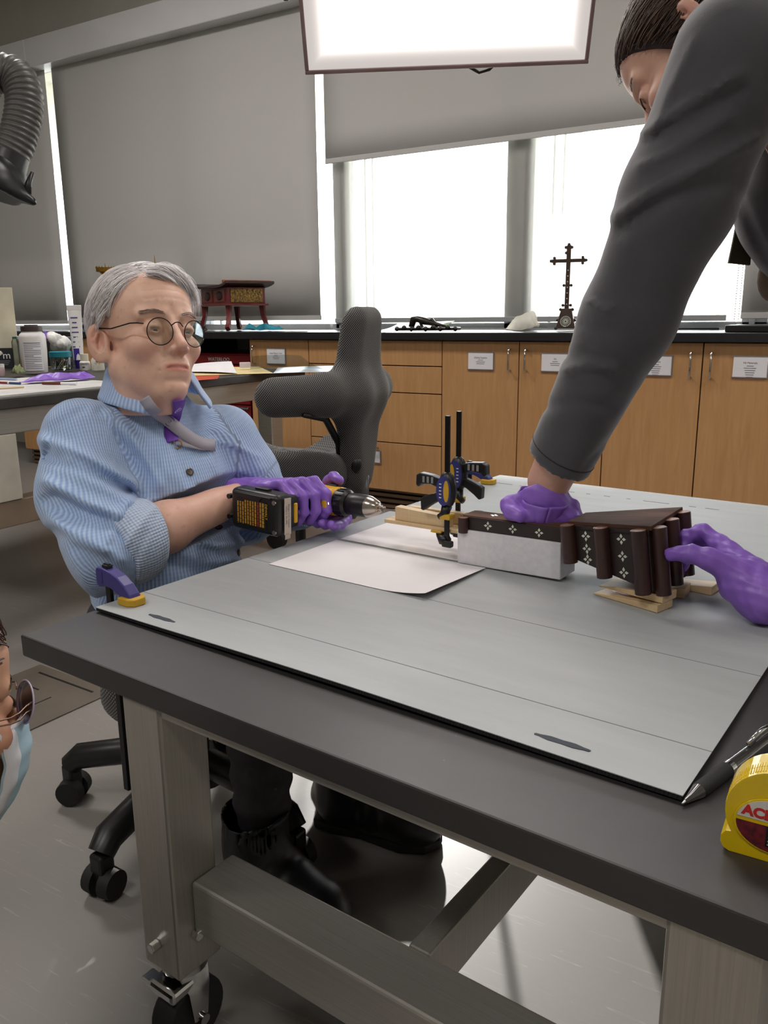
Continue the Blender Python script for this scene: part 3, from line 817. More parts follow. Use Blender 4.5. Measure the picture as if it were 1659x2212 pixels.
# glass jar with teal lid
M_CLEARJ = m_glass('clear_jar', (226, 232, 230), 0.06)
pxm /= 0.86; r_j = 21 * pxm
gj = jar('glass_jar', 'small clear jar with teal screw lid and swabs', 'jar', 133, 800, [(r_j * 0.9, 0), (r_j, 0.004), (r_j, 25 * pxm), (r_j * 0.9, 28 * pxm)], M_CLEARJ,
         [(r_j * 1.06, 27 * pxm), (r_j * 1.06, 37 * pxm), (r_j * 0.98, 38 * pxm), (0, 38 * pxm)], M_TEAL, back=0.02)
rs = np.random.RandomState(4)
for k in range(7):
    a, b = rs.uniform(-0.6, 0.6, 2) * r_j, rs.uniform(-0.6, 0.6, 2) * r_j
    MB().tube([(a[0], a[1], 0.006), (b[0], b[1], 20 * pxm)], 0.0012, 5).build('swab', M_BLOND if k % 2 else M_PAPER, gj)
    MB().sphere((b[0], b[1], 20 * pxm), 0.0035, 8).build('swab_tip', M_PAPER, gj, smooth=True)
# jar of cotton wool
cj = jar('cotton_jar', 'wide clear jar heaped with white cotton wool', 'jar', 130, 797, [(0.042, 0), (0.046, 0.004), (0.046, 0.105)], M_CLEARJ, back=0.12)
M_COTTON = mat('cotton_wool', (240, 238, 235), 0.95, c2=(225, 222, 220), scale=60, bump=0.6, bscale=120, bdist=0.004)
def cotfn(P):
    d = s_ell(P, (0, 0, 0.098), (0.043, 0.043, 0.034))
    rs = np.random.RandomState(11)
    for k in range(9):
        c = rs.uniform(-0.033, 0.033, 3) * [1, 1, 0.7] + [0, 0, 0.125]
        d = smin(d, s_ell(P, c, (0.022, 0.022, 0.018)), 0.012)
    return d + 0.002 * np.sin(220 * P[..., 0]) * np.sin(200 * P[..., 1] + 60 * P[..., 2])
sdf_obj('cotton', cotfn, (-0.07, -0.07, 0.04), (0.07, 0.07, 0.18), 0.004, M_COTTON, cj, world=False)
# standing paint tube
p = rq(170, 798) + V3((-0.74, 0.67, 0)) * 0.07
pt = thing('paint_tube', 'tall white tube standing upside down on its cap behind the jars', 'tube', p * [1, 1, 0] + [0, 0, RB], CAMZ)
def tubefn(u, v):
    a = u * 2 * math.pi; zz_ = 0.022 + v * 0.125; f = v
    rx = 0.016 + 0.006 * f; ry = 0.016 * (1 - f) + 0.0012
    return (rx * math.cos(a), ry * math.sin(a), zz_)
MB().grid(tubefn, 24, 10).build('body', M_WHITEPL, pt, smooth=True)
MB().bb((-0.0225, -0.0015, 0.145), (0.0225, 0.0015, 0.158)).build('crimp', M_WHITEPL, pt, bevel=0.001)
MB().lathe([(0.013, 0), (0.014, 0.022), (0.0, 0.022)], 20).build('cap', mat('indigo_cap', (58, 40, 150), 0.4), pt, smooth='auto')
for k in range(7):
    MB().box((-0.003, -0.0135 + 0.0115 * (k * 0.1 + 0.15), 0.055 + 0.012 * k), (0.022 - 0.004 * (k % 3), 0.0006, 0.003)).build('printed_line', mat('blue_ink', (70, 70, 140), 0.6), pt)
MB().box((-0.004, -0.0145, 0.036), (0.018, 0.0012, 0.03)).build('color_band', MATS['indigo_cap'], pt)
pt.scale = (1.35, 1.35, 1.75)
# small bottles
gb = jar('paint_bottle', 'small white bottle with black GOLDEN lettering', 'bottle', 184, 800, [(0.0155, 0), (0.0165, 0.003), (0.0165, 0.022), (0.013, 0.026)], M_WHITEPL,
         [(0.0125, 0.026), (0.0125, 0.046), (0, 0.046)], mat('cream_cap', (226, 218, 200), 0.5), back=0.02, cap_name='cap')
gb.scale = (1.35, 1.35, 1.5)
text('lettering', 'GOLDEN', 0.0072, M_INK, gb, trm((0, -0.0172, 0.018)) @ rotm('X', 90))
MB().box((-0.004, -0.0168, 0.009), (0.008, 0.0008, 0.003)).build('printed_bar', M_INK, gb)
hb = jar('hazard_bottle', 'squat white bottle with a red and yellow hazard diamond', 'bottle', 212, 800, [(0.021, 0), (0.022, 0.004), (0.021, 0.028), (0.010, 0.04), (0.010, 0.046), (0, 0.046)], M_POLY, back=0.02)
hb.scale = (1.25, 1.25, 1.6)
hdm = trm((0, -0.0228, 0.02)) @ rotm('X', 90) @ rotm('Z', 45 + 8)
for (x, y), c in (((-1, 1), (196, 40, 60)), ((1, 1), (228, 208, 40)), ((-1, -1), (40, 60, 160)), ((1, -1), (240, 240, 240))):
    pass
for (x, y, nm, c) in ((1, 1, 'hz_red', (196, 36, 66)), (1, -1, 'hz_yellow', (226, 206, 44)), (-1, -1, 'hz_white', (240, 240, 238)), (-1, 1, 'hz_grey', (190, 196, 205))):
    MB().box((x * 0.0036, y * 0.0036, 0), (0.007, 0.007, 0.0008), hdm).build('hazard_square', mat(nm, c, 0.5), hb)
# purple gloves on the rear table
o = crumple(0.24, 0.075, 0.034, 5, 34, 14, 3.6).build('purple_glove', M_PURPLE, smooth=True); place(o, 122, 826, 0.001, 0.03, rad(72)); tag(o, 'pair of crumpled purple gloves lying flat on the rear table', 'glove')
o = crumple(0.06, 0.05, 0.05, 9, 20, 14, 3.0).build('purple_glove', M_PURPLE, smooth=True); place(o, 95, 800, 0.118, 0.36); tag(o, 'purple glove balled up on the black box behind the tub', 'glove')
o = MB().bb((-0.042, -0.035, 0), (0.042, 0.035, 0.117)).build('black_box', M_BLACKP, bevel=0.003); place(o, 95, 800, 0, 0.36, CAMZ); tag(o, 'black box behind the jars with a balled glove on top', 'box')
o = MB().bb((-0.04, -0.05, 0), (0.04, 0.05, 0.135)).build('grey_bin', mat('slate_grey_plastic', (88, 94, 106), 0.5), bevel=0.004); place(o, 148, 797, 0, 0.33, CAMZ); tag(o, 'slate grey plastic bin behind the paint tube', 'bin')
o = MB().bb((-0.045, -0.03, 0), (0.045, 0.03, 0.112)).build('wood_block', M_MAPLE, bevel=0.002); place(o, 30, 800, 0, 0.33, CAMZ); tag(o, 'brown wooden block behind the tub at the left', 'block')
gc = jar('capped_vial', 'clear vial with green cap beside the grey bin', 'vial', 124, 797, [(0.014, 0), (0.015, 0.12), (0.010, 0.128), (0.010, 0.132)], M_CLEARJ, [(0.012, 0.132), (0.012, 0.142), (0, 0.142)], mat('green_cap', (30, 92, 84), 0.5), back=0.24, cap_name='cap')
gc = jar('capped_vial', 'clear vial with green cap on the far left behind the tub', 'vial', 25, 801, [(0.014, 0), (0.015, 0.12), (0.010, 0.128), (0.010, 0.132)], M_CLEARJ, [(0.009, 0.132), (0.009, 0.141), (0, 0.141)], MATS['green_cap'], back=0.20, cap_name='cap')
# black packet with white lettering
p = rq(12, 796) + V3((-0.74, 0.67, 0)) * 0.0
bp = thing('black_packet', 'black printed packet standing at the left edge of the rear table', 'packet', p * [1, 1, 0] + [0, 0, RB], CAMZ)
MB().bb((-0.09, -0.01, 0), (0.038, 0.01, 0.092)).build('body', mat('black_card', (24, 30, 34), 0.5), bp, bevel=0.002)
text('lettering', 'm', 0.045, M_WHITECARD, bp, trm((0.012, -0.0104, 0.058)) @ rotm('X', 90))
for k in range(3): MB().box((0.0, -0.0104, 0.034 - 0.008 * k), (0.05 - 0.01 * k, 0.0006, 0.003)).build('printed_line', M_INKG, bp)
pj = jar('pink_jar', 'small pale pink jar at the left edge of the rear table', 'jar', 2, 812, [(0.016, 0), (0.017, 0.003), (0.017, 0.03), (0.014, 0.033)], mat('pale_pink', (224, 198, 200), 0.45), [(0.0165, 0.033), (0.0165, 0.046), (0, 0.046)], M_WHITEPL)
o = crumple(0.06, 0.05, 0.05, 21, 18, 14, 2.0).build('olive_cloth', mat('olive_cloth', (126, 136, 92), 0.8), smooth=True); place(o, 38, 812, 0, 0.04); tag(o, 'crumpled olive cloth left of the labelled tub', 'cloth')
o = MB().tube([(-0.05, 0, 0.0), (0.03, 0, 0.055)], 0.0075, 10).build('pipette', M_POLY, smooth=True); place(o, -8, 806, 0.01, 0.0, CAMZ); o.location.z = RB + 0.03; tag(o, 'translucent pipette leaning on the black packet', 'pipette')
# brushes and sticks
def stick(name, label, cat, a, b, cols, r=0.004):
    A, B = rq(*a), rq(*b); t = thing(name, label, cat, A * [1, 1, 0] + [0, 0, RB + r], math.atan2((B - A)[1], (B - A)[0]))
    L = np.linalg.norm(B - A); x = 0
    for (fr, m, nm) in cols:
        MB().cyl((x, 0, 0), (x + fr * L, 0, 0), r, n=10).build(nm, m, t, smooth='auto'); x += fr * L
stick('marker_pen', 'thin pen in red and blue lying at the left', 'pen', (-20, 828), (44, 831), [(0.6, mat('red_barrel', (140, 36, 40), 0.4), 'barrel'), (0.05, M_WHITEPL, 'ring'), (0.35, mat('blue_barrel', (40, 70, 120), 0.4), 'cap')])
stick('amber_stick', 'brown amber stick with a white tag under the purple gloves', 'stick', (92, 831), (166, 832), [(0.55, mat('amber_brown', (110, 52, 36), 0.3), 'shaft'), (0.45, M_WHITECARD, 'paper_tag')], 0.005)
stick('wood_skewer', 'pale wooden stick at the left front edge of the rear table', 'stick', (-15, 842), (52, 838), [(1.0, M_BLOND, 'shaft')], 0.003)
stick('blue_straw', 'pale blue plastic rod left of the gloves', 'rod', (-15, 820), (36, 822), [(1.0, mat('pale_blue_plastic', (170, 190, 225), 0.4), 'shaft')], 0.004)
o = MB().bb((-0.12, -0.004, 0), (0.002, 0.004, 0.30)).build('cream_panel', mat('cream_board', (222, 214, 190), 0.7), bevel=0.001); place(o, 12, 806, 0, 0.47, CAMZ); tag(o, 'cream board standing at the left edge of the picture', 'panel'); o.scale.z = 1.2
# papers at the far end of the rear table
def sheet(name, label, cat, pts, m, z, curl=0.0, thick=0.0006, zz=None):
    Q = [ZP(x, y, RTZ + z) for x, y in pts]
    c = sum(Q) / 4
    t = MB().grid(lambda u, v: ((Q[0] - c) * (1 - u) * (1 - v) + (Q[1] - c) * u * (1 - v) + (Q[2] - c) * u * v + (Q[3] - c) * (1 - u) * v) * [1, 1, 0] + [0, 0, curl * (u * (1 - u) * 4 * 0.2 + v * v)], 8, 8, thick).build(name, m, smooth='auto')
    t.location = (c[0], c[1], RTZ + z); return tag(t, label, cat)
sheet('manila_folder', 'open manila folder under papers on the rear table', 'folder', [(400, 812), (590, 806), (560, 792), (400, 794)], M_MANILA, 0.003)
sheet('orange_folder', 'orange folder edge beneath the manila folder', 'folder', [(398, 824), (470, 818), (480, 800), (398, 800)], mat('orange_card', (206, 74, 40), 0.6), 0.0012)
sheet('paper_stack', 'white handwritten sheets on the manila folder', 'paper', [(405, 803), (512, 806), (500, 786), (420, 792)], M_PAPER, 0.008, 0.012)
p = ZP(530, 800, RTZ); o = MB().bb((-0.022, -0.015, 0), (0.022, 0.015, 0.022)).build('small_box', mat('lilac_white', (224, 214, 226), 0.6), bevel=0.001); o.location = (p[0], p[1], RTZ + 0.012); tag(o, 'small lilac white box beside the handwritten sheets', 'box'); o.rotation_euler.z = CAMZ
M_ACET = m_glass('clear_film', (236, 240, 240), 0.012)
sheet('clear_film', 'clear plastic film curling over the far end of the rear table', 'film', [(540, 797), (700, 797), (650, 782), (545, 784)], M_ACET, 0.016, 0.03)
sheet('plastic_sleeve', 'pale blue plastic sleeve at the far end of the rear table', 'sleeve', [(590, 806), (730, 803), (720, 793), (600, 797)], mat('pale_sleeve', (214, 222, 232), 0.3), 0.004, 0.006)

# ================================================================ empty saddle chair
def m_mesh_fabric():
    t = NT('dotted_mesh_fabric'); vec = t.coords((1, 1, 1))
    sp = t.n('ShaderNodeSeparateXYZ'); t.l(vec, sp.inputs[0])
    k = 2 * math.pi / 0.0068
    a = t.math('SINE', t.math('MULTIPLY', t.math('ADD', sp.outputs[0], t.math('MULTIPLY', sp.outputs[1], 0.8)), k)); b = t.math('SINE', t.math('MULTIPLY', sp.outputs[2], k))
    d = t.math('MULTIPLY', a, b)
    t.col(t.ramp(d, [(0.05, lin((24, 23, 24))), (0.55, lin((128, 124, 120)))])); t.b.inputs['Roughness'].default_value = 0.85
    t.b.inputs['Sheen Weight'].default_value = 0.15
    t.bump(d, 0.3, 0.0008); MATS['meshfab'] = t.m; return t.m
M_MESHF = m_mesh_fabric()
def chair_base(t, col_top, r=0.30, a0=0.0, leg_h=0.10):
    MB().cyl((0, 0, 0.07), (0, 0, 0.14), 0.045, 0.035, 20).build('hub', M_BLACKP, t, smooth='auto')
    MB().cyl((0, 0, 0.12), (0, 0, col_top), 0.016, n=16).build('gas_column', M_BLACKP, t, smooth='auto')
    for k in range(5):
        a = a0 + 2 * math.pi * k / 5; c, s = math.cos(a), math.sin(a)
        l = MB().tube([(0.03 * c, 0.03 * s, 0.118), (r * 0.55 * c, r * 0.55 * s, 0.125), (r * 0.93 * c, r * 0.93 * s, 0.105), (r * c, r * s, 0.085)], [0.030, 0.028, 0.027, 0.024], 10).build('base_leg', M_BLACKP, t, smooth='auto')
        wx, wy = r * c, r * s
        for sg in (-1, 1):
            MB().cyl((wx - sg * s * 0.008, wy + sg * c * 0.008, 0.029), (wx - sg * s * 0.030, wy + sg * c * 0.030, 0.029), 0.0285, 0.026, n=20).build('caster_wheel', M_BLACKR, t, smooth='auto')
        MB().box((wx, wy, 0.056), (0.032, 0.032, 0.06), ).build('caster_stem', M_BLACKP, t, bevel=0.006)
CHL = DP(776, 1045, 2.36)
CHA = math.atan2(0.10, -1.0)   # facing picture-left
_imr = V3((0.88, 0.475, 0)); _imd = V3((-0.475, 0.88, 0))
_fc = -0.93 * _imr + 0.36 * _imd
sc = thing('saddle_chair', 'empty black mesh saddle chair with cross-shaped back', 'chair', (CHL[0] + _fc[0] * 0.2, CHL[1] + _fc[1] * 0.2, 0), math.atan2(_fc[1], _fc[0]))
def backfn(P):
    x, y, z = P[..., 0], P[..., 1], P[..., 2]
    d = None
    # spine: rounded slab following a gentle curve
    xb = -0.20 + 0.35 * (z - 0.76) ** 2 * np.where(z > 0.76, -0.9, 0.6)
    w = np.interp(z, [0.50, 0.56, 0.70, 0.85, 1.0], [0.040, 0.062, 0.088, 0.098, 0.078])
    q = np.stack([(x - xb) / 1.0, np.maximum(np.abs(y) - (w - 0.032), 0), z], -1)
    zc = np.clip(z, 0.545, 0.985)
    d = np.sqrt((x - xb) ** 2 + np.maximum(np.abs(y) - (w - 0.034), 0) ** 2 + (z - zc) ** 2 * 0.7) - 0.036
    for sg in (-1, 1):
        d = smin(d, s_chain(P, [(-0.20, sg * 0.05, 0.79), (-0.175, sg * 0.15, 0.80), (-0.085, sg * 0.255, 0.800)], [0.062, 0.056, 0.052], 0.02), 0.05)
    return d
sdf_obj('backrest', backfn, (-0.32, -0.31, 0.48), (-0.02, 0.31, 1.06), 0.008, M_MESHF, sc, world=False)
MB().tube([(-0.158, 0.285 - 0.05, 0.755), (-0.165, 0.13, 0.735), (-0.172, 0.07, 0.66), (-0.166, 0.045, 0.56)], [0.006, 0.010, 0.010, 0.008], 8).build('back_piping', M_BLACKP, sc, smooth=True)
MB().tube([(-0.158, -0.235, 0.755), (-0.165, -0.13, 0.735), (-0.172, -0.07, 0.66), (-0.166, -0.045, 0.56)], [0.006, 0.010, 0.010, 0.008], 8).build('back_piping', M_BLACKP, sc, smooth=True)
MB().sphere((-0.215, 0.055, 0.60), (0.02, 0.014, 0.024), 14).build('adjust_knob', M_BLACKP, sc, smooth=True)
def seatfn(P):
    x, y, z = P[..., 0], P[..., 1], P[..., 2]
    zt = 0.585 + 0.55 * np.abs(y) ** 1.6 * np.where(x < 0.0, 0.9, -0.7) + 0.10 * np.maximum(-x, 0) ** 1.4 + 0.03 * np.exp(-((x - 0.16) / 0.06) ** 2 - (y / 0.05) ** 2)
    hw = np.interp(x, [-0.19, -0.12, 0.02, 0.12, 0.2], [0.15, 0.215, 0.20, 0.13, 0.09])
    e = np.sqrt(np.maximum(np.abs(y) - (hw - 0.045), 0) ** 2 + (np.clip(np.abs(x) - 0.15, 0, None)) ** 2 + np.maximum(np.abs(z - zt + 0.02) - 0.008, 0) ** 2) - 0.045
    return e
sdf_obj('seat', seatfn, (-0.23, -0.25, 0.44), (0.24, 0.25, 0.74), 0.009, M_MESHF, sc, world=False)
MB().tube([(-0.20, 0, 0.56), (-0.20, 0, 0.50), (-0.17, 0, 0.455), (-0.10, 0, 0.445), (0, 0, 0.45)], [0.02, 0.02, 0.02, 0.022, 0.022], 12, flat=1.5).build('back_arm', mat('grey_cast_arm', (120, 120, 122), 0.35, 0.7), sc, smooth=True)
MB().box((0, 0, 0.475), (0.16, 0.12, 0.06)).build('mechanism', M_BLACKP, sc, bevel=0.01)
chair_base(sc, 0.46, 0.30, 0.3)

# ================================================================ fume hose and hood
fx = thing('fume_extractor', 'grey ribbed fume extraction hose with black hood', 'extractor', DP(-200, 100, 2.0))
hp = [DP(*a, 2.0) for a in ((-420, 60), (-260, 150), (-120, 190), (-40, 175), (10, 158), (38, 170), (52, 205), (50, 250), (36, 305), (14, 352))]
def cat(pts, n):
    P = np.array([2 * pts[0] - pts[1]] + list(pts) + [2 * pts[-1] - pts[-2]]); out = []
    for i in range(1, len(P) - 2):
        for k in range(n):
            t = k / n; p0, p1, p2, p3 = P[i - 1], P[i], P[i + 1], P[i + 2]
            out.append(0.5 * ((2 * p1) + (-p0 + p2) * t + (2 * p0 - 5 * p1 + 4 * p2 - p3) * t * t + (-p0 + 3 * p1 - 3 * p2 + p3) * t ** 3))
    out.append(P[-2]); return np.array(out)
hs_ = cat(hp, 60)
L_ = np.concatenate([[0], np.cumsum(np.linalg.norm(np.diff(hs_, axis=0), axis=1))])
nn_ = int(L_[-1] / 0.0032); ss_ = np.linspace(0, L_[-1], nn_)
hs_ = np.stack([np.interp(ss_, L_, hs_[:, k]) for k in range(3)], 1)
rr_ = 0.0425 + 0.0028 * np.sin(ss_ * 2 * math.pi / 0.0128)
MB().tube(list(hs_), list(rr_), 24).build('ribbed_hose', mat('grey_hose', (92, 90, 88), 0.42, c2=(76, 74, 72)), fx, smooth=True, world=True)
h0, h1, h2 = DP(16, 345, 2.0), DP(2, 385, 2.0), DP(12, 425, 1.98)
ax_ = DP(8, 440, 1.98) - DP(22, 330, 2.0)
MB().tube([DP(22, 335, 2.0), DP(14, 362, 2.0), DP(8, 375, 2.0)], [0.046, 0.047, 0.05], 24).build('collar', M_BLACKP, fx, smooth='auto', world=True)
def hoodfn(P):
    d = s_chain(P, [DP(8, 366, 2.0), DP(0, 392, 2.0), DP(-20, 402, 1.97)], [0.045, 0.06, 0.075], 0.02)
    d = smin(d, s_cap(P, DP(10, 400, 1.98), DP(68, 436, 1.98), 0.03, 0.012), 0.025)
    n = V3(ray(0, 0)) * 0
    a, b = DP(-60, 404, 1.98), DP(75, 446, 1.98)
    t = b - a; nrm = np.cross(t, CF); nrm /= np.linalg.norm(nrm)
    if nrm[2] > 0: nrm = -nrm
    return smax(d, (P - a) @ nrm, 0.006)
lo_ = np.min([DP(-110, 330, 1.9), DP(90, 460, 2.1), DP(-110, 460, 2.1), DP(90, 330, 1.9)], axis=0) - 0.06
hi_ = np.max([DP(-110, 330, 1.9), DP(90, 460, 2.1), DP(-110, 460, 2.1), DP(90, 330, 1.9)], axis=0) + 0.06
sdf_obj('hood', hoodfn, lo_, hi_, 0.006, M_BLACKP, fx)
MB().tube([DP(58, 424, 1.98), DP(62, 395, 1.98), DP(70, 372, 1.98)], [0.010, 0.008, 0.004], 8).build('hood_lever', M_BLACKP, fx, smooth=True, world=True)

# ================================================================ panel lamp over the table
LD = 1.95
LB0, LB1 = DP(660, 161, LD), DP(1270, 137, LD - 0.012)
lx = LB1 - LB0; LW = np.linalg.norm(lx); lx /= LW
lup = np.cross(lx, CF); lup = V3((0, 0, 1)) - lx * lx[2]; lup /= np.linalg.norm(lup)
lfw = np.cross(lup, lx)          # horizontal, away from camera
if lfw @ CF < 0: lfw = -lfw
tl = rad(28.5)
lu = lup * math.cos(tl) - lfw * math.sin(tl)   # panel up leans to camera
ln = np.cross(lx, lu)
if ln @ CF > 0: ln = -ln                      # panel normal, toward camera and down
LH = 0.62
LM = np.eye(4); LM[:3, 0] = lx; LM[:3, 1] = lu; LM[:3, 2] = ln; LM[:3, 3] = (LB0 + LB1) / 2
lamp = thing('panel_lamp', 'large glowing rectangular panel lamp hanging over the table', 'lamp', M=LM)
M_LFR = mat('lamp_frame_flare_tint', (150, 126, 124), 0.4, 0.3)  # pinkish lens flare is put into the frame colour
fr = 0.009
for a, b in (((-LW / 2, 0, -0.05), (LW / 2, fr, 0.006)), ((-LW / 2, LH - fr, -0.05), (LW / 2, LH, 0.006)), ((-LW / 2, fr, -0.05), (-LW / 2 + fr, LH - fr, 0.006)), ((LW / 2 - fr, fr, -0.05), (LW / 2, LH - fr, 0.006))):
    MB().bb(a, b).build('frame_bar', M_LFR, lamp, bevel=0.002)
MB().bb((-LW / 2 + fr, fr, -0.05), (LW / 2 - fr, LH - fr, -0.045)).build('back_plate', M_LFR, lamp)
def m_lamp():
    t = NT('lamp_diffuser'); vec = t.coords((1, 1, 1)); sp = t.n('ShaderNodeSeparateXYZ'); t.l(vec, sp.inputs[0])
    # tubes behind the prismatic sheet: brighter along the tubes, dimmer toward rim
    ax = t.math('ABSOLUTE', sp.outputs[0]); e1 = t.math('SUBTRACT', LW / 2, ax); e2 = t.math('MINIMUM', e1, sp.outputs[1])
    r_ = t.n('ShaderNodeMapRange'); r_.inputs['From Min'].default_value = 0.0; r_.inputs['From Max'].default_value = 0.10; r_.interpolation_type = 'SMOOTHSTEP'
    t.l(e2, r_.inputs['Value'])
    s = t.math('ADD', t.math('MULTIPLY', t.math('POWER', r_.outputs[0], 2.6), 6.6), 0.62)
    em = t.n('ShaderNodeEmission'); em.inputs['Color'].default_value = (1.0, 0.91, 0.86, 1); t.l(s, em.inputs['Strength'])
    t.l(em.outputs[0], t.out.inputs['Surface']); return t.m
MB().bb((-LW / 2 + fr, fr, -0.006), (LW / 2 - fr, LH - fr, 0.0)).build('diffuser', m_lamp(), lamp)
for sg in (-1, 1):
    MB().cyl((sg * LW / 2, 0.175, -0.02), (sg * (LW / 2 + 0.022), 0.175, -0.02), 0.020, n=18).build('pivot_knob', M_BLACKP, lamp, smooth='auto')
    MB().box((sg * (LW / 2 + 0.03), 0.30, -0.02), (0.012, 0.30, 0.03)).build('yoke_arm', M_BLACKP, lamp, bevel=0.003)
MB().box((0, 0.45 + 0.21, -0.06), (LW + 0.07, 0.03, 0.03)).build('yoke_bar', M_BLACKP, lamp, bevel=0.003)
MB().tube([(0, 0.66, -0.06), (0, 0.75, -0.2), (0, 0.9, -0.30)], 0.018, 12).build('support_arm', M_BLACKP, lamp, smooth=True)
MB().tube([(0.045, 0.02, -0.07), (0.055, -0.012, -0.07), (0.085, -0.028, -0.07), (0.11, -0.022, -0.07), (0.135, 0.0, -0.07), (0.15, 0.03, -0.07)], 0.004, 8).build('cable', M_BLACKP, lamp, smooth=True)
for xx in (0.042, 0.092):
    MB().box((xx, -0.002, -0.07), (0.006, 0.02, 0.006)).build('cable_clip', M_BLACKP, lamp)

# ================================================================ the work table (table frame: x along front edge, y away, z up)
def TMx(xt, yt, z, rz=0.0):
    p = W(xt, yt, z); return np.array(Matrix.Translation(Vector(p)) @ Matrix.Rotation(TYAW + rz, 4, 'Z'))
def m_tabletop():
    t = NT('black_laminate'); vec = t.coords()
    n = t.noise(vec, 5, 4, 0.6); n2 = t.noise(vec, 420, 2, 0.5); sm = t.noise(t.coords((6, 3, 1)), 3.2, 5, 0.62, 0.4)
    c = t.ramp(n, [(0.3, lin((44, 41, 42))), (0.75, lin((37, 34, 35)))])
    k = t.ramp(sm, [(0.66, (0, 0, 0, 1)), (0.74, (1, 1, 1, 1))])
    c = t.mixc(t.math('MULTIPLY', k, 0.35), c, lin((24, 22, 23)))
    sp = t.noise(vec, 130, 1, 0.4); s2 = t.ramp(sp, [(0.80, (0, 0, 0, 1)), (0.83, (1, 1, 1, 1))])
    c = t.mixc(t.math('MULTIPLY', s2, 0.35), c, lin((120, 118, 116)))
    t.col(c); t.l(t.math('ADD', t.math('MULTIPLY', n, 0.12), 0.40), t.b.inputs['Roughness'])
    t.b.inputs['Specular IOR Level'].default_value = 0.8
    t.bump(n2, 0.12, 0.0004); return t.m
M_TTOP = m_tabletop()
M_LEG = m_brushed('table_steel', (176, 171, 162), 0.38, (150, 150, 3), 0.65)
M_BEAM = m_brushed('table_steel_beam', (178, 174, 166), 0.38, (3, 150, 150), 0.6)
TW, TD = 1.193, 1.41
wt = thing('work_table', 'low black-topped steel work table in the foreground', 'table', M=TMx(0, 0, 0))
MB().bb((0, 0, TH - 0.032), (TW, TD, TH)).build('top', M_TTOP, wt, bevel=0.0025)
for a, b in (((0.217, 0.008, 0.524), (0.976, 0.03, TH - 0.032)), ((0.217, TD - 0.03, 0.524), (0.976, TD - 0.008, TH - 0.032)), ((0.217, 0.03, 0.524), (0.24, TD - 0.03, TH - 0.032)), ((0.953, 0.03, 0.524), (0.976, TD - 0.03, TH - 0.032))):
    MB().bb(a, b).build('top_rail', M_BEAM, wt, bevel=0.001)
for (x, y) in ((0.217, 0.005), (0.904, 0.005), (0.217, TD - 0.08), (0.904, TD - 0.08)):
    lg = MB().bb((x, y, 0.14), (x + 0.072, y + 0.075, TH - 0.032)).build('leg', M_LEG, wt, bevel=0.004)
    for (a, b) in (((x + 0.032, y, 0.182), (x + 0.032, y - 0.013, 0.182)), ((x + 0.072, y + 0.030, 0.198), (x + 0.083, y + 0.030, 0.198))):
        MB().cyl(a, b, 0.0075, n=6).build('bolt', M_CHROME, lg, bevel=0.0008)
    cx, cyy = x + 0.036, y + 0.038
    MB().cyl((cx, cyy, 0.128), (cx, cyy, 0.14), 0.032, n=20).build('caster_plate', M_CHROME, wt, smooth='auto')
    MB().tube([(cx - 0.028, cyy, 0.05), (cx - 0.028, cyy, 0.10), (cx - 0.016, cyy, 0.128), (cx + 0.016, cyy, 0.128), (cx + 0.028, cyy, 0.10), (cx + 0.028, cyy, 0.05)], [0.012, 0.018, 0.026, 0.026, 0.018, 0.012], 4, flat=0.25).build('caster_fork', M_CHROME, wt, smooth='auto')
    MB().cyl((cx - 0.020, cyy, 0.051), (cx + 0.020, cyy, 0.051), 0.050, n=28).build('caster_wheel', M_BLACKR, wt, smooth='auto', bevel=0.004)
    MB().cyl((cx - 0.036, cyy, 0.051), (cx + 0.036, cyy, 0.051), 0.008, n=12).build('axle', M_CHROME, wt, smooth='auto')
    MB().bb((cx - 0.062, cyy - 0.030, 0.088), (cx - 0.028, cyy - 0.008, 0.092)).build('brake_tab', M_CHROME, wt, bevel=0.002)
    MB().bb((cx - 0.026, cyy - 0.045, 0.098), (cx + 0.026, cyy + 0.01, 0.118)).build('wheel_guard', M_CHROME, wt, bevel=0.006)
MB().bb((0.289, 0.035, 0.2), (0.904, 0.11, 0.276)).build('stretcher', M_BEAM, wt, bevel=0.004)
MB().bb((0.289, TD - 0.11, 0.2), (0.904, TD - 0.035, 0.276)).build('stretcher', M_BEAM, wt, bevel=0.004)
MB().bb((0.585, 0.11, 0.2), (0.615, TD - 0.11, 0.276)).build('cross_stretcher', M_LEG, wt, bevel=0.003)

# ---- corrugated board
def m_board():
    t = NT('blue_grey_board'); vec = t.coords((1, 1, 1))
    n = t.noise(t.coords((2, 9, 1)), 3, 4, 0.6); fl = t.noise(t.coords((3, 260, 1)), 1.0, 2)
    t.col(t.ramp(n, [(0.25, lin((172, 175, 176))), (0.8, lin((160, 164, 166)))])); t.b.inputs['Roughness'].default_value = 0.62
    t.bump(t.math('ADD', t.math('MULTIPLY', n, 0.6), t.math('MULTIPLY', fl, 0.5)), 0.10, 0.0012); return t.m
M_BOARD = m_board()
BX0, BX1, BY0, BY1 = 0.009, 0.881, 0.117, 1.397
bd = thing('corrugated_board', 'large blue-grey corrugated board covering the work table', 'board', M=TMx(0, 0, TH))
def warp(x, y): return 0.0035 * max(0, 1 - (y - BY0) / 0.16) ** 2 * (0.4 + 0.9 * math.sin(3.1 * (x - BX0) / 0.87) ** 2)
MB().grid(lambda u, v: (BX0 + (BX1 - BX0) * u, BY0 + (BY1 - BY0) * v, 0.0066 + warp(BX0 + (BX1 - BX0) * u, BY0 + (BY1 - BY0) * v)), 24, 60, 0.0009).build('face_sheet', M_BOARD, bd, smooth='auto')
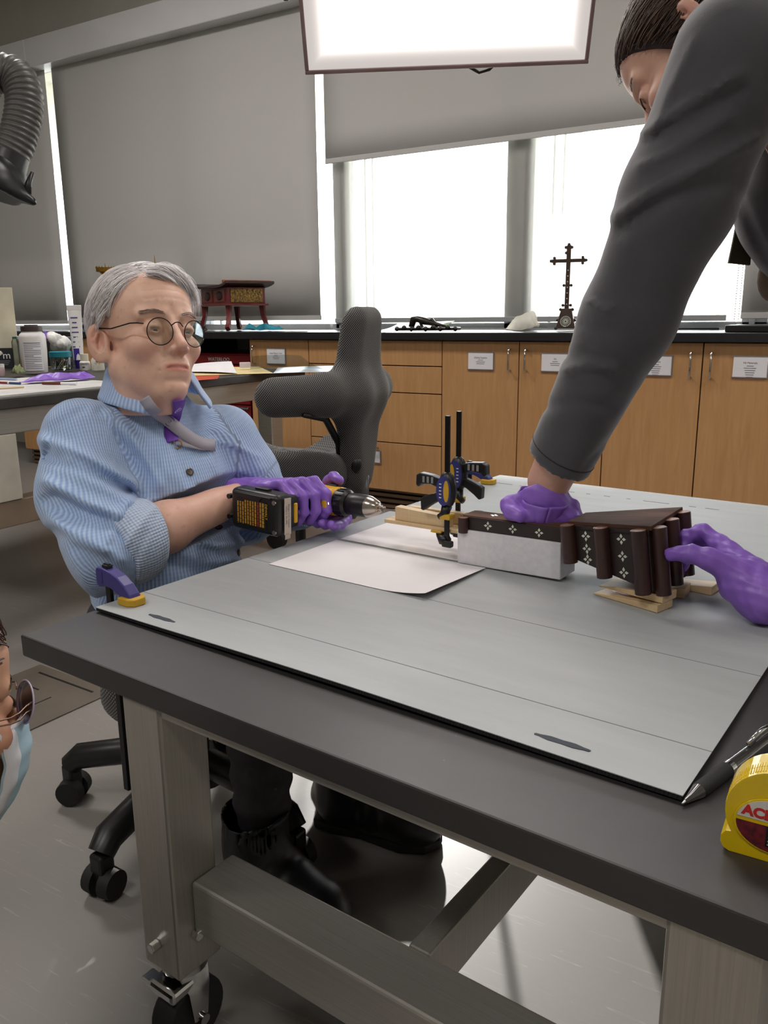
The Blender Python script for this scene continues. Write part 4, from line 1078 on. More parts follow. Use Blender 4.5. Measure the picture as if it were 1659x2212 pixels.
MB().grid(lambda u, v: (BX0 + 0.001 + (BX1 - BX0 - 0.002) * u, BY0 + 0.001 + (BY1 - BY0 - 0.002) * v, 0.0057 + warp(BX0 + (BX1 - BX0) * u, BY0 + (BY1 - BY0) * v)), 24, 60, 0.0050).build('core', mat('dark_fluted_core', (30, 30, 34), 0.8), bd)
fl = MB()
for k in range(218):
    x = BX0 + 0.002 + k * 0.004
    fl.cyl((x, BY0 + 0.0015, 0.0012 + warp(x, BY0)), (x, BY0 + 0.0015, 0.0056 + warp(x, BY0)), 0.0013, n=5)
o = fl.build('flutes', MATS['dark_fluted_core'], bd); o['kind'] = 'stuff'
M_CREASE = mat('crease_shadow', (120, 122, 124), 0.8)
M_GAP = mat('slot_dark', (62, 70, 78), 0.8)
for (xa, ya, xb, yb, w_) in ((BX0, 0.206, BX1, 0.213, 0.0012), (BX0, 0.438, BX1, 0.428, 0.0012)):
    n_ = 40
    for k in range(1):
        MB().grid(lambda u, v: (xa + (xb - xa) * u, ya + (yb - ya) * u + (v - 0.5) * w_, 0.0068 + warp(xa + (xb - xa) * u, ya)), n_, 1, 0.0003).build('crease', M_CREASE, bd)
for (xa, xb) in ((0.04, 0.10), (0.12, 0.135), (0.19, 0.27), (0.30, 0.31), (0.345, 0.36), (0.40, 0.41), (0.44, 0.50), (0.545, 0.56), (0.58, 0.61)):
    MB().bb((xa, 1.293, 0.0066), (xb, 1.2955, 0.0069)).build('perforation', M_GAP, bd)
for (xa, xb) in ((0.103, 0.16), (0.722, 0.783)):
    cx = (xa + xb) / 2; L2 = (xb - xa) / 2
    out = [(cx + L2 * math.cos(a) * (1 if abs(math.cos(a)) < 0.9 else 1), 0.1425 + 0.0042 * math.sin(a) + 0.0006 * math.sin(7 * a)) for a in np.linspace(0, 2 * math.pi, 28, endpoint=False)]
    z_ = 0.0069 + warp(cx, 0.1425)
    MB().prism(out, z_ - 0.002, z_ + 0.0004).build('hand_slot', M_GAP, bd)
    MB().tube([(x, y + 0.0006, z_ + 0.0003) for x, y in out[:15]], 0.0006, 5).build('torn_edge', M_BOARD, bd)
BZ = TH + 0.0072
# ---- papers
def flat_sheet(name, label, x0, x1, y0, y1, rz, curlfn, m=M_PAPER, z=BZ):
    c = ((x0 + x1) / 2, (y0 + y1) / 2)
    o = MB().grid(lambda u, v: ((u - 0.5) * (x1 - x0), (v - 0.5) * (y1 - y0), 0.0006 + curlfn(u, v)), 24, 16, 0.0003).build(name, m, smooth='auto')
    o.matrix_world = Matrix(TMx(c[0], c[1], z, rz).tolist()); return tag(o, label, 'paper', 'paper sheets on the board')
flat_sheet('paper_sheet', 'white paper sheet with a lifted corner before the foam block', 0.070, 0.400, 0.428, 0.617, 0.0, lambda u, v: 0.010 * max(0, (u - 0.72) / 0.28) ** 2 * max(0, 1 - v * 0.9) + 0.001 * v)
flat_sheet('paper_sheet', 'white paper sheet under the drill bit and clamps', 0.070, 0.335, 0.630, 0.835, 0.0, lambda u, v: 0.0004)
# ---- foam block
M_FOAM = mat('white_foam', (226, 224, 228), 0.85, c2=(214, 213, 219), scale=90, bump=0.25, bscale=220, bdist=0.001)
o = MB().bb((0, 0, 0), (0.194, 0.060, 0.0620)).build('foam_block', M_FOAM, bevel=0.002); o.matrix_world = Matrix((TMx(0.341, 0.621, BZ) @ rotm('Y', -1.2)).tolist())
tag(o, 'white foam block supporting the neck of the inlaid object', 'foam block')

# ---- inlaid wooden object being drilled
M_EBON = mat('dark_stained_wood', (46, 32, 28), 0.42, c2=(30, 22, 20), scale=22, stretch=(1, 1, 0.2), bump=0.12, bscale=60)
M_EBTOP = mat('worn_brown_top', (110, 80, 66), 0.75, spec=0.08, c2=(62, 44, 38), scale=16, stretch=(0.4, 2, 1), bump=0.25, bscale=70)
M_CANE = mat('dark_red_cane', (66, 38, 32), 0.36, c2=(44, 26, 24), scale=14, stretch=(3, 3, 0.3))
M_CEND = mat('cane_end', (140, 96, 76), 0.55)
iw = thing('inlaid_instrument', 'dark wooden trapezoid body with cane posts and pearl inlay on a neck', 'instrument', M=TMx(0.548, 0.648, 0.652))
Rb = rotm('Y', -8.0)
NM = rotm('Y', -1.2)
# neck (reaches left along -x)
MB().bb((-0.205, -0.022, -0.0115), (0.006, 0.022, 0.015), NM).build('neck', M_EBON, iw, bevel=0.001)
MB().bb((-0.2, -0.0205, 0.0148), (0.0, 0.0205, 0.0165), NM).build('neck_top', M_EBTOP, iw, bevel=0.0006)
MB().bb((-0.195, -0.0225, -0.0118), (0.0, -0.0205, -0.009), NM).build('pale_edge', mat('pale_edge', (170, 160, 130), 0.5), iw)
def post(par, x, y, z0, z1, r, M, nm='post'):
    p = MB().cyl((x, y, z0), (x, y, z1), r, n=18, M=M).build(nm, M_CANE, par, smooth='auto', bevel=0.0006)
    MB().cyl((x, y, z1), (x, y, z1 + 0.0004), r * 0.93, n=18, M=M).build('cane_end', M_CEND, p)
for sy in (-1, 1): post(iw, -0.196, sy * 0.026, -0.0135, 0.0135, 0.0092, NM)
for sy in (-1, 1): post(iw, 0.002, sy * 0.023, -0.016, 0.012, 0.006, NM)
# body
BL = 0.146
w0, w1 = 0.036, 0.078
t0, t1 = -0.026, -0.066
zt = 0.026
bv = [(0, -w0, t0), (BL, -w1, t1), (BL, w1, t1), (0, w0, t0), (0, -w0, zt), (BL, -w1, zt), (BL, w1, zt), (0, w0, zt)]
MB().add(bv, [(3, 2, 1, 0), (4, 5, 6, 7), (0, 1, 5, 4), (1, 2, 6, 5), (2, 3, 7, 6), (3, 0, 4, 7)], Rb).build('body', M_EBON, iw, bevel=0.001)
MB().add([(0.004, -w0 + 0.001, zt - 0.001), (BL + 0.003, -w1 + 0.003, zt - 0.001), (BL + 0.003, w1 - 0.003, zt - 0.001), (0.004, w0 - 0.001, zt - 0.001), (0.004, -w0 + 0.001, zt + 0.0055), (BL + 0.003, -w1 + 0.003, zt + 0.0055), (BL + 0.003, w1 - 0.003, zt + 0.0055), (0.004, w0 - 0.001, zt + 0.0055)],
         [(3, 2, 1, 0), (4, 5, 6, 7), (0, 1, 5, 4), (1, 2, 6, 5), (2, 3, 7, 6), (3, 0, 4, 7)], Rb).build('lid', M_EBTOP, iw, bevel=0.0006)
MB().add([(0.0, -w0 - 0.0012, zt - 0.0075), (BL, -w1 - 0.0012, zt - 0.0075), (BL, -w1 + 0.002, zt - 0.0075), (0, -w0 + 0.002, zt - 0.0075), (0.0, -w0 - 0.0012, zt - 0.006), (BL, -w1 - 0.0012, zt - 0.006), (BL, -w1 + 0.002, zt - 0.006), (0, -w0 + 0.002, zt - 0.006)],
         [(3, 2, 1, 0), (4, 5, 6, 7), (0, 1, 5, 4), (1, 2, 6, 5), (2, 3, 7, 6), (3, 0, 4, 7)], Rb).build('side_groove', M_SLOT, iw)
def wy(x): return w0 + (w1 - w0) * x / BL
def tz(x): return t0 + (t1 - t0) * x / BL
for sy in (-1, 1):
    for x in (0.006, 0.068, 0.132):
        post(iw, x, sy * (wy(x) + 0.006), tz(x) - 0.006, zt + 0.001, 0.0118, Rb)
for y in (-0.058, 0.0, 0.058):
    post(iw, BL + 0.008, y, t1 - 0.008, zt + 0.001, 0.0118, Rb)
# pearl quatrefoil inlays
def quatre(par, M, s):
    mb = MB()
    for k in range(4):
        a = k * math.pi / 2 + math.pi / 2
        c, s_ = math.cos(a), math.sin(a)
        petal = [(0.16, 0), (0.52, 0.30), (1.0, 0.0), (0.52, -0.30)]
        mb.prism([(s * (c * px - s_ * py), s * (s_ * px + c * py)) for px, py in petal], 0, 0.0006, M)
    mb.build('pearl_inlay', M_PEARL, par)
ang = math.atan2(w1 - w0, BL)
side = rotm('Z', -math.degrees(ang)) @ rotm('X', 90)
for x, zz_ in ((0.037, (0.010, -0.010, -0.027)), (0.100, (0.010, -0.016, -0.041))):
    for z in zz_:
        quatre(iw, Rb @ trm((x, -wy(x) - 0.0004, z)) @ side, 0.0085)
for x in (-0.150, -0.103, -0.055):
    quatre(iw, NM @ trm((x, -0.0222, 0.003)) @ rotm('X', 90), 0.0078)
    quatre(iw, NM @ trm((x, 0.0, 0.0166)), 0.0075)
# ---- wedges
def wedge(label, xa, ya, L, w_, h, rz, z=BZ, flip=False):
    o = MB().add([(0, -w_ / 2, 0), (L, -w_ / 2, 0), (L, w_ / 2, 0), (0, w_ / 2, 0), (0, -w_ / 2, 0.002), (L, -w_ / 2, h), (L, w_ / 2, h), (0, w_ / 2, 0.002)],
                 [(3, 2, 1, 0), (4, 5, 6, 7), (0, 1, 5, 4), (1, 2, 6, 5), (2, 3, 7, 6), (3, 0, 4, 7)]).build('wooden_wedge', M_BLOND, bevel=0.0008)
    M = TMx(xa, ya, z, rz)
    if flip: M = M @ rotm('X', 180) @ trm((0, 0, -h))
    o.matrix_world = Matrix(M.tolist()); tag(o, label, 'wedge', 'blond wooden wedges under the instrument')
wedge('blond wooden wedge lying lowest under the instrument body', 0.606, 0.617, 0.112, 0.040, 0.012, -0.25)
wedge('blond wooden wedge stacked second under the instrument body', 0.612, 0.622, 0.108, 0.040, 0.013, -0.22, BZ + 0.0125)
wedge('blond wooden wedge with its thick end beside the gloved hand', 0.600, 0.668, 0.122, 0.036, 0.016, 0.05, BZ)
wedge('blond wooden wedge farthest under the instrument body', 0.655, 0.720, 0.100, 0.034, 0.014, -0.1, BZ)
# ---- wooden jig strips held by the clamps
jg = thing('drill_jig', 'blond wooden drilling jig clamped to the neck end', 'jig', M=TMx(0.178, 0.640, 0.6265) @ rotm('Y', -0.6))
MB().bb((0, -0.012, 0), (0.165, 0.040, 0.0065)).build('base_strip', M_BLOND, jg, bevel=0.0006)
MB().add([(0.02, -0.006, 0.0065), (0.135, -0.006, 0.0065), (0.135, 0.012, 0.0065), (0.02, 0.012, 0.0065), (0.021, -0.006, 0.032), (0.135, -0.006, 0.0255), (0.135, 0.012, 0.0255), (0.021, 0.012, 0.032)],
         [(3, 2, 1, 0), (4, 5, 6, 7), (0, 1, 5, 4), (1, 2, 6, 5), (2, 3, 7, 6), (3, 0, 4, 7)]).build('guide_block', M_BLOND, jg, bevel=0.0008)
MB().bb((0.03, 0.024, 0.0065), (0.15, 0.038, 0.028)).build('rear_block', M_BLOND, jg, bevel=0.0008)
# ---- small bar clamps
M_CBAR = mat('black_bar_steel', (20, 20, 21), 0.3, 0.4)
M_BLUE = mat('clamp_blue', (52, 56, 128), 0.42, c2=(44, 48, 112), scale=10)
M_BLUEP = mat('clamp_purple_blue', (66, 58, 132), 0.42, c2=(56, 50, 116), scale=10)
M_YEL = mat('clamp_yellow', (206, 164, 40), 0.5, c2=(190, 148, 30), scale=10)
def bar_clamp(label, xt, yt, side, zb=0.612, zt_=0.835, zbody=0.706):
    """side: -1 handles to the left, +1 to the right (table x)"""
    t = thing('bar_clamp', label, 'clamp', M=TMx(xt, yt, 0), group='small bar clamps on the jig')
    MB().bb((-0.0045, -0.0025, zb), (0.0045, 0.0025, zt_)).build('bar', M_CBAR, t, bevel=0.0008)
    # body with oval sticker facing the viewer
    MB().sphere((0, 0, zbody), (0.0185, 0.013, 0.033), 20).build('body', M_BLACKP, t, smooth=True)
    fm = rotm('X', 90)
    ov = [(0.0145 * math.cos(a), 0.026 * math.sin(a)) for a in np.linspace(0, 2 * math.pi, 32, endpoint=False)]
    st_ = MB().prism(ov, 0.0125, 0.0136, trm((0, 0, zbody)) @ fm).build('sticker', M_BLUE, t)
    iv = [(0.0055 * math.cos(a) + 0.006 * side * -1, 0.019 * math.sin(a)) for a in np.linspace(0, 2 * math.pi, 24, endpoint=False)]
    MB().prism(iv, 0.0137, 0.0141, trm((0, 0, zbody)) @ fm).build('sticker_flash', M_YEL, st_)
    for k in range(5):
        MB().box((side * 0.006, 0.0, 0.0139), (0.0045, 0.0016, 0.0003), trm((0, 0, zbody)) @ fm @ trm((0, -0.012 + 0.006 * k, 0))).build('sticker_line', M_WHITECARD, st_)
    # upper grip with slots, lower trigger
    s = side
    prof = [(0.010, 0.020), (0.028, 0.024), (0.052, 0.026), (0.060, 0.022), (0.061, 0.004), (0.056, 0.000), (0.050, 0.006), (0.030, 0.008), (0.012, 0.002)]
    g = MB().prism([(s * x, z) for x, z in prof], -0.008, 0.008, trm((0, 0, zbody)) @ fm).build('grip', M_BLACKP, t, bevel=0.002)
    for k in range(3):
        MB().box((s * (0.026 + 0.009 * k), 0.0155, 0), (0.0045, 0.011, 0.0172), trm((0, 0, zbody)) @ fm @ rotm('Z', 0)).build('grip_slot', mat('slot_grey', (150, 150, 150), 0.5), g)
    prof = [(0.010, -0.004), (0.030, -0.010), (0.046, -0.016), (0.052, -0.020), (0.051, -0.040), (0.046, -0.042), (0.036, -0.034), (0.020, -0.024), (0.008, -0.020)]
    MB().prism([(s * x, z) for x, z in prof], -0.007, 0.007, trm((0, 0, zbody)) @ fm).build('trigger', M_BLACKP, t, bevel=0.002)
    MB().tube([(0, 0.0, zbody - 0.028), (s * 0.004, -0.003, zbody - 0.044), (s * 0.014, -0.006, zbody - 0.049)], [0.010, 0.008, 0.005], 8).build('release_lever', M_BLACKP, t, smooth=True)
    MB().bb((-0.011, -0.010, zbody - 0.052), (0.011, 0.010, zbody - 0.042)).build('upper_pad', M_YEL, t, bevel=0.002)
    MB().tube([(0, 0, zb + 0.004), (-0.01, 0.004, zb + 0.001), (-0.022, 0.012, zb + 0.010)], [0.010, 0.010, 0.008], 8).build('lower_jaw', M_BLACKP, t, smooth=True)
    MB().bb((-0.036, 0.002, zb + 0.012), (-0.014, 0.020, zb + 0.0165)).build('lower_pad', M_YEL, t, bevel=0.0015)
    MB().box((0.004, -0.004, zb - 0.002), (0.02, 0.012, 0.012), None).build('jaw_end', M_BLACKP, t, bevel=0.003)
bar_clamp('small black bar clamp in front with grips to the left', 0.3185, 0.622, -1)
bar_clamp('small black bar clamp behind with grips to the right', 0.300, 0.690, 1, zbody=0.722)
# ---- blue corner clamps holding the board to the table
def corner_clamp(label, xt, yt, m):
    t = thing('corner_clamp', label, 'clamp', M=TMx(xt, yt, TH), group='blue clamps holding the board')
    prof = [(-0.030, 0.052), (-0.030, 0.028), (-0.024, 0.024), (-0.008, 0.027), (0.004, 0.027), (0.018, 0.022), (0.030, 0.016), (0.034, 0.0105), (0.058, 0.0105), (0.050, 0.024), (0.038, 0.037), (0.022, 0.047), (0.004, 0.053), (-0.014, 0.056), (-0.026, 0.056)]
    MB().prism(prof, -0.0105, 0.0105, rotm('X', 90)).build('jaw_arm', m, t, bevel=0.003)
    MB().prism([(x * 0.82 - 0.002, 0.007 + z * 0.80) for x, z in prof[8:] + prof[:1]], -0.0112, 0.0112, rotm('X', 90)) if False else None
    MB().prism([(-0.026, 0.050), (-0.026, 0.030), (-0.012, 0.031), (-0.012, 0.051)], 0.0104, 0.0112, rotm('X', 90)).build('raised_panel', m, t, bevel=0.0006)
    out = [(0.030, -0.017), (0.052, -0.017), (0.063, -0.010), (0.063, 0.010), (0.052, 0.017), (0.030, 0.017)]
    MB().prism(out, 0.0075, 0.0195).build('pad', M_YEL, t, bevel=0.002)
    MB().bb((-0.018, -0.003, -0.33), (-0.006, 0.003, 0.062)).build('bar', M_CBAR, t, bevel=0.0008)
    MB().bb((-0.019, -0.006, 0.054), (-0.005, 0.006, 0.0605)).build('end_cap', M_BLACKP, t, bevel=0.002)
    prof2 = [(-0.034, -0.062), (0.022, -0.058), (0.034, -0.050), (0.034, -0.036), (0.010, -0.050), (-0.034, -0.048)]
    MB().prism(prof2, -0.011, 0.011, rotm('X', 90)).build('lower_jaw', m, t, bevel=0.003)
    MB().bb((0.012, -0.014, -0.046), (0.04, 0.014, -0.0335)).build('lower_pad', M_YEL, t, bevel=0.002)
    MB().prism([(-0.05, -0.062), (-0.02, -0.060), (-0.020, -0.115), (-0.03, -0.135), (-0.045, -0.125), (-0.046, -0.085)], -0.010, 0.010, rotm('X', 90)).build('squeeze_handle', M_BLACKP, t, bevel=0.003)
corner_clamp('purple-blue clamp with yellow pad at the near board corner', -0.002, 0.160, M_BLUEP)
corner_clamp('blue clamp with yellow pad at the far board corner', -0.002, 1.272, M_BLUE)
# ---- tape measure
tp = thing('tape_measure', 'yellow tape measure with red and white label at the table edge', 'tape measure', M=TMx(0.924, 0.070, TH, 0.10))
M_TYEL = mat('glossy_yellow', (222, 190, 8), 0.22, c2=(212, 180, 4), scale=3, coat=0.4)
ol = [(0.008, 0.0), (0.075, 0.0), (0.084, 0.004), (0.086, 0.03), (0.082, 0.054)]
cx, cz, rr = 0.043, 0.0395, 0.0405
for a in np.linspace(0.35, math.pi + 0.55, 22): ol.append((cx + rr * math.cos(a), cz + rr * 0.985 * math.sin(a)))
ol += [(0.0048, 0.018), (0.0012, 0.013), (0.0012, 0.007), (0.0035, 0.0025)]
MB().prism(ol, -0.036, 0.0, rotm('X', 90) @ trm((0, 0, 0))).build('case', M_TYEL, tp, bevel=0.0045, seg=3)
seam = MB()
for a in np.linspace(0.5, math.pi + 0.35, 60):
    for yy in (0.006, 0.0145):
        seam.box((0, 0, 0), (0.0009, 0.007, 0.0012), trm((cx + 0.0402 * math.cos(a), yy + 0.001, cz + 0.0397 * math.sin(a))) @ rotm('Y', -math.degrees(a) + 90))
o = seam.build('grip_ribs', M_TYEL, tp); o['kind'] = 'stuff'
lz = rotm('X', 90)
el = lambda s: [(0.0405 + 0.0290 * s * math.cos(a), 0.0325 + 0.0225 * s * math.sin(a)) for a in np.linspace(0, 2 * math.pi, 40, endpoint=False)]
MB().prism(el(1.07), 0.0002, 0.0016, lz).build('label_rim', M_TYEL, tp, bevel=0.0006)
up_ = [(x, z) for x, z in el(1.0) if z >= 0.044] ; lo2 = [(x, z) for x, z in el(1.0) if z <= 0.046]
MB().prism([(0.0125, 0.0445)] * 0 + sorted([(x, z) for x, z in el(1.0) if z >= 0.0340], key=lambda q: math.atan2(q[1] - 0.0340, q[0] - 0.0405)), 0.0015, 0.0021, lz).build('label_top', mat('label_white', (222, 218, 214), 0.4), tp)
MB().prism(sorted([(x, z) for x, z in el(1.0) if z <= 0.0360], key=lambda q: math.atan2(q[1] - 0.0345, q[0] - 0.0405)), 0.0015, 0.0020, lz).build('label_bottom', mat('label_crimson', (122, 32, 44), 0.4, c2=(66, 22, 32), scale=220), tp)
text('lettering', 'ACE', 0.0118, mat('label_red', (206, 44, 40), 0.4), tp, trm((0.0268, -0.0022, 0.0420)) @ lz @ rotm('Z', -2), ext=0.0002, bold=0.0006)
MB().bb((0.0345, -0.0026, 0.0150), (0.062, -0.0021, 0.0325)).build('black_plate', M_BLACKP, tp)
text('numeral', '5m', 0.0145, MATS['label_white'], tp, trm((0.0355, -0.0028, 0.0268)) @ lz, align='LEFT')
text('small_numeral', '3/4', 0.0055, MATS['label_white'], tp, trm((0.0355, -0.0028, 0.0182)) @ lz, align='LEFT')
# ---- pen
pa, pb = ZP(1473, 1736, TH + 0.004), ZP(1652, 1600, TH + 0.010)
pn = thing('ballpoint_pen', 'black clear ballpoint pen pointing at the board corner', 'pen', M=frame(pa, pb - pa) @ np.diag([1.3, 1.35, 1.35, 1]))
PL = 0.145
MB().cyl((0, 0, 0), (0.004, 0, 0), 0.0006, 0.0012, 10).build('point', M_CHROME, pn, smooth='auto')
MB().cyl((0.004, 0, 0), (0.022, 0, 0), 0.0016, 0.0052, 16).build('nose_cone', mat('smoke_clear', (60, 58, 58), 0.1, spec=0.8, coat=0.5), pn, smooth='auto')
gp = [(0.0053 if k % 2 == 0 else 0.0057) for k in range(36)]
MB().tube([(0.022 + 0.0011 * k, 0, 0) for k in range(36)], gp, 16).build('grip', M_BLACKR, pn, smooth='auto')
MB().cyl((0.0605, 0, 0), (0.066, 0, 0), 0.0056, n=16).build('ring', M_CHROME, pn, smooth='auto')
MB().cyl((0.066, 0, 0), (0.135, 0, 0), 0.0055, 0.0052, 16).build('barrel', MATS['smoke_clear'], pn, smooth='auto')
MB().tube([(0.130, 0, 0.005), (0.132, 0, 0.010), (0.110, 0, 0.0105), (0.092, 0, 0.0075)], [0.0018, 0.002, 0.002, 0.0018], 8, flat=1.6).build('clip', M_CHROME, pn, smooth=True)
MB().cyl((0.135, 0, 0), (0.146, 0, 0), 0.003, n=12).build('button', M_BLACKP, pn, smooth='auto')

# ================================================================ cordless drill (axis along table x, handle toward the camera)
M_DYEL = mat('drill_yellow', (222, 168, 30), 0.38, c2=(206, 152, 22), scale=12)
M_STEELC = mat('chuck_steel', (190, 180, 170), 0.22, 1.0)
DZ = 0.646; DY = 0.650
dr = thing('cordless_drill', 'yellow and black cordless drill held in purple gloves', 'drill', M=TMx(0.0, DY, DZ))
XA = rotm('Y', 90)   # lathe z -> x
MB().cyl((0.155, 0, 0), (0.205, 0, -0.0005), 0.0017, n=8).build('drill_bit', M_STEELC, dr, smooth='auto')
MB().lathe([(0.0, 0.078), (0.019, 0.078), (0.0215, 0.081), (0.0222, 0.10), (0.0218, 0.122), (0.0212, 0.125)], 28, XA).build('chuck_sleeve', M_BLACKP, dr, smooth='auto')
MB().lathe([(0.0212, 0.1248), (0.0206, 0.130), (0.0125, 0.148), (0.0105, 0.149), (0.0100, 0.152), (0.0065, 0.153), (0.0055, 0.158), (0.0, 0.158)], 28, XA).build('chuck_nose', M_STEELC, dr, smooth='auto')
for k in range(3):
    a = k * 2.09 + 0.4
    MB().box((0.157, 0.0036 * math.cos(a), 0.0036 * math.sin(a)), (0.010, 0.003, 0.003)).build('chuck_jaw', M_STEELC, dr)
cl_ = MB().lathe([(0.0, 0.052), (0.0265, 0.052), (0.0275, 0.056), (0.0268, 0.074), (0.0215, 0.079), (0.0, 0.079)], 28, XA).build('torque_collar', M_BLACKP, dr, smooth='auto')
for k in range(16):
    a = 2 * math.pi * k / 16
    MB().box((0.0645, 0.0272 * math.cos(a), 0.0272 * math.sin(a)), (0.016, 0.0028, 0.0028), ).build('collar_rib', M_BLACKP, cl_, bevel=0.0006)
def drillfn(P):
    d = s_cap(P, (-0.055, 0, 0), (0.040, 0, 0), 0.029, 0.0275)
    d = smin(d, s_box(P, (0.0, 0.010, 0), (0.055, 0.024, 0.024), None, 0.01), 0.01)
    d = smin(d, s_box(P, (0.032, -0.020, 0.0), (0.020, 0.020, 0.015), None, 0.006), 0.008)
    d = smax(d, P[..., 0] - 0.053, 0.002)
    return d
sdf_obj('motor_housing', drillfn, (-0.10, -0.06, -0.05), (0.07, 0.06, 0.05), 0.003, M_DYEL, dr, world=False)
GA, GB = V3((0.012, -0.02, 0)), V3((-0.026, -0.098, 0))
def gripfn(P):
    d = s_cap(P * [1, 1, 1.0], GA, GB, 0.0205, 0.019)
    return d
sdf_obj('grip', gripfn, (-0.06, -0.13, -0.03), (0.05, 0.02, 0.03), 0.003, M_BLACKP, dr, world=False)
MB().box((0.030, -0.040, 0), (0.012, 0.020, 0.012), rotm('Z', 0)).build('trigger', M_BLACKP, dr, bevel=0.003)
MB().cyl((0.0515, -0.031, 0.004), (0.0535, -0.031, 0.004), 0.004, n=12).build('work_light', mat('lit_led', (255, 246, 220), 0.3, emis=((255, 240, 205), 6.0)), dr, smooth='auto')
MB().bb((0.010, 0.012, 0.026), (0.036, 0.028, 0.0295)).build('speed_switch', M_BLACKP, dr, bevel=0.002)
# battery: bottom face toward the camera (-y)
BM = trm((-0.030, -0.128, -0.001)) @ rotm('Y', 2.5) @ rotm('Z', 3)
def battfn(P):
    Q = (P - BM[:3, 3]) @ BM[:3, :3]
    d = s_box(Q, (0, -0.006, 0), (0.060, 0.021, 0.040), None, 0.011)
    d = smin(d, s_box(Q, (0.004, 0.022, 0), (0.055, 0.016, 0.031), None, 0.008), 0.004)
    return d
bt = sdf_obj('battery', battfn, (-0.11, -0.18, -0.06), (0.07, -0.07, 0.06), 0.0028, M_BLACKP, dr, world=False)
BF = BM @ trm((0, -0.0275, 0)) @ rotm('X', 90)    # face frame: x right, y up, z to camera
pl = MB().box((-0.006, -0.002, 0.0002), (0.074, 0.052, 0.0012), BF).build('rating_plate', mat('plate_black', (20, 19, 18), 0.5), bt)
M_PRINT = mat('amber_print', (190, 140, 40), 0.5); M_PRINTR = mat('red_print', (170, 50, 36), 0.5)
rs = np.random.RandomState(8)
for c in range(11):
    x = -0.038 + c * 0.0062
    n_ = 7
    y = 0.022 if c > 2 else 0.018
    while y > -0.024:
        seg = rs.uniform(0.004, 0.012); seg = min(seg, y + 0.026)
        MB().box((x, y - seg / 2, 0.001), (0.0034 if c < 10 else 0.0046, seg - 0.0012, 0.0003), BF).build('print_mark', M_PRINTR if c in (8,) else M_PRINT, pl)
        y -= seg
text('lettering', 'DEWALT', 0.0075, mat('brand_yellow', (226, 180, 40), 0.5), pl, BF @ trm((0.0315, 0.006, 0.0012)) @ rotm('Z', -90), ext=0.0002)
for x, y in ((0.050, 0.026), (0.050, -0.031)):
    MB().cyl((x, y, -0.002), (x, y, 0.0012), 0.0045, n=14, M=BF).build('screw', M_STEELC, bt, smooth='auto')
for y in (0.02, -0.02):
    MB().cyl((-0.067, y, -0.012), (-0.067, y, -0.004), 0.005, n=12, M=BF).build('foot_lug', M_BLACKP, bt, smooth='auto')
MB().prism([(-0.05, 0.030), (-0.028, 0.030), (-0.022, 0.022), (0.014, 0.022), (0.020, 0.030), (0.042, 0.030), (0.042, 0.034), (-0.05, 0.034)], -0.0005, 0.0018, BF).build('moulded_ridge', M_BLACKP, bt, bevel=0.0008)
tpm = BF @ trm((0.0660, 0, -0.02)) @ rotm('Y', 72)
tpz = MB().bb((-0.007, -0.036, -0.0004), (0.007, 0.034, 0.0006), tpm).build('paper_tape', mat('masking_paper', (214, 200, 184), 0.7), bt)
text('tape_line', 'Bought from Amazon', 0.0052, M_INKG, tpz, tpm @ trm((0.0025, 0, 0.0008)) @ rotm('Z', -90), ext=0.0001)
text('tape_line', '10/2013  IN, IPPL', 0.0052, M_INKG, tpz, tpm @ trm((-0.0032, 0.002, 0.0008)) @ rotm('Z', -90), ext=0.0001)
MB().prism([(-0.005, -0.008), (0.006, -0.006), (0.004, 0.004), (-0.007, 0.003)], 0, 0.0008, tpm @ trm((0, -0.038, 0.001)) @ rotm('X', 18)).build('tape_end', MATS['masking_paper'], bt)
MB().bb((0.068, -0.016, -0.042), (0.073, 0.022, -0.034), BF).build('release_latch', M_DYEL, bt, bevel=0.002)
MB().bb((-0.012, 0.040, -0.03), (0.02, 0.044, -0.018), BF).build('top_clip', M_BLACKP, bt, bevel=0.001)

# ================================================================ people: shared parts
def pxy(P):
    q = P - CC; z = q @ CF
    return 829.5 + FPX * (q @ CR) / z, 1106 - FPX * (q @ CU) / z
def fold(X, Y, pts, w, amp):
    """cloth fold: ridge (amp>0 pushes the surface out) along a path"""
    d = np.full(X.shape, 1e9)
    for (ax, ay), (bx, by) in zip(pts[:-1], pts[1:]):
        dx, dy = bx - ax, by - ay
        t = np.clip(((X - ax) * dx + (Y - ay) * dy) / (dx * dx + dy * dy), 0, 1)
        d = np.minimum(d, np.hypot(X - ax - t * dx, Y - ay - t * dy))
    return -amp * np.exp(-(d / w) ** 2)
def march(fn, x, y, d0, d1, n=260):
    ds = np.linspace(d0, d1, n); r = ray(x, y)
    P = CC + ds[:, None] * r
    v = fn(P); i = np.argmax(v < 0)
    if v[i] >= 0: return None
    return P[i]
def merge_sdf(name, pieces, m, parent, attrs=None):
    """several overlapping implicit pieces joined into one body mesh"""
    vs, fs, n = [], [], 0
    for fn, lo, hi, res in pieces:
        v, f = sdf_data(fn, lo, hi, res); f = f[(f >= 0).all(1)]
        vs.append(v); fs.append(f + n); n += len(v)
    v = np.concatenate(vs); f = np.concatenate(fs)
    me = bpy.data.meshes.new(name)
    me.vertices.add(len(v)); me.vertices.foreach_set('co', v.astype(np.float32).ravel())
    me.loops.add(4 * len(f)); me.loops.foreach_set('vertex_index', f.astype(np.int32).ravel())
    me.polygons.add(len(f)); me.polygons.foreach_set('loop_start', np.arange(0, 4 * len(f), 4, dtype=np.int32))
    me.update(calc_edges=True); me.validate()
    for nm, fa in (attrs or {}).items():
        val = np.asarray(fa(v), np.float32)
        at = me.attributes.new(nm, 'FLOAT', 'POINT'); at.data.foreach_set('value', val)
    return link(name, me, m, parent, smooth=True, world=True)
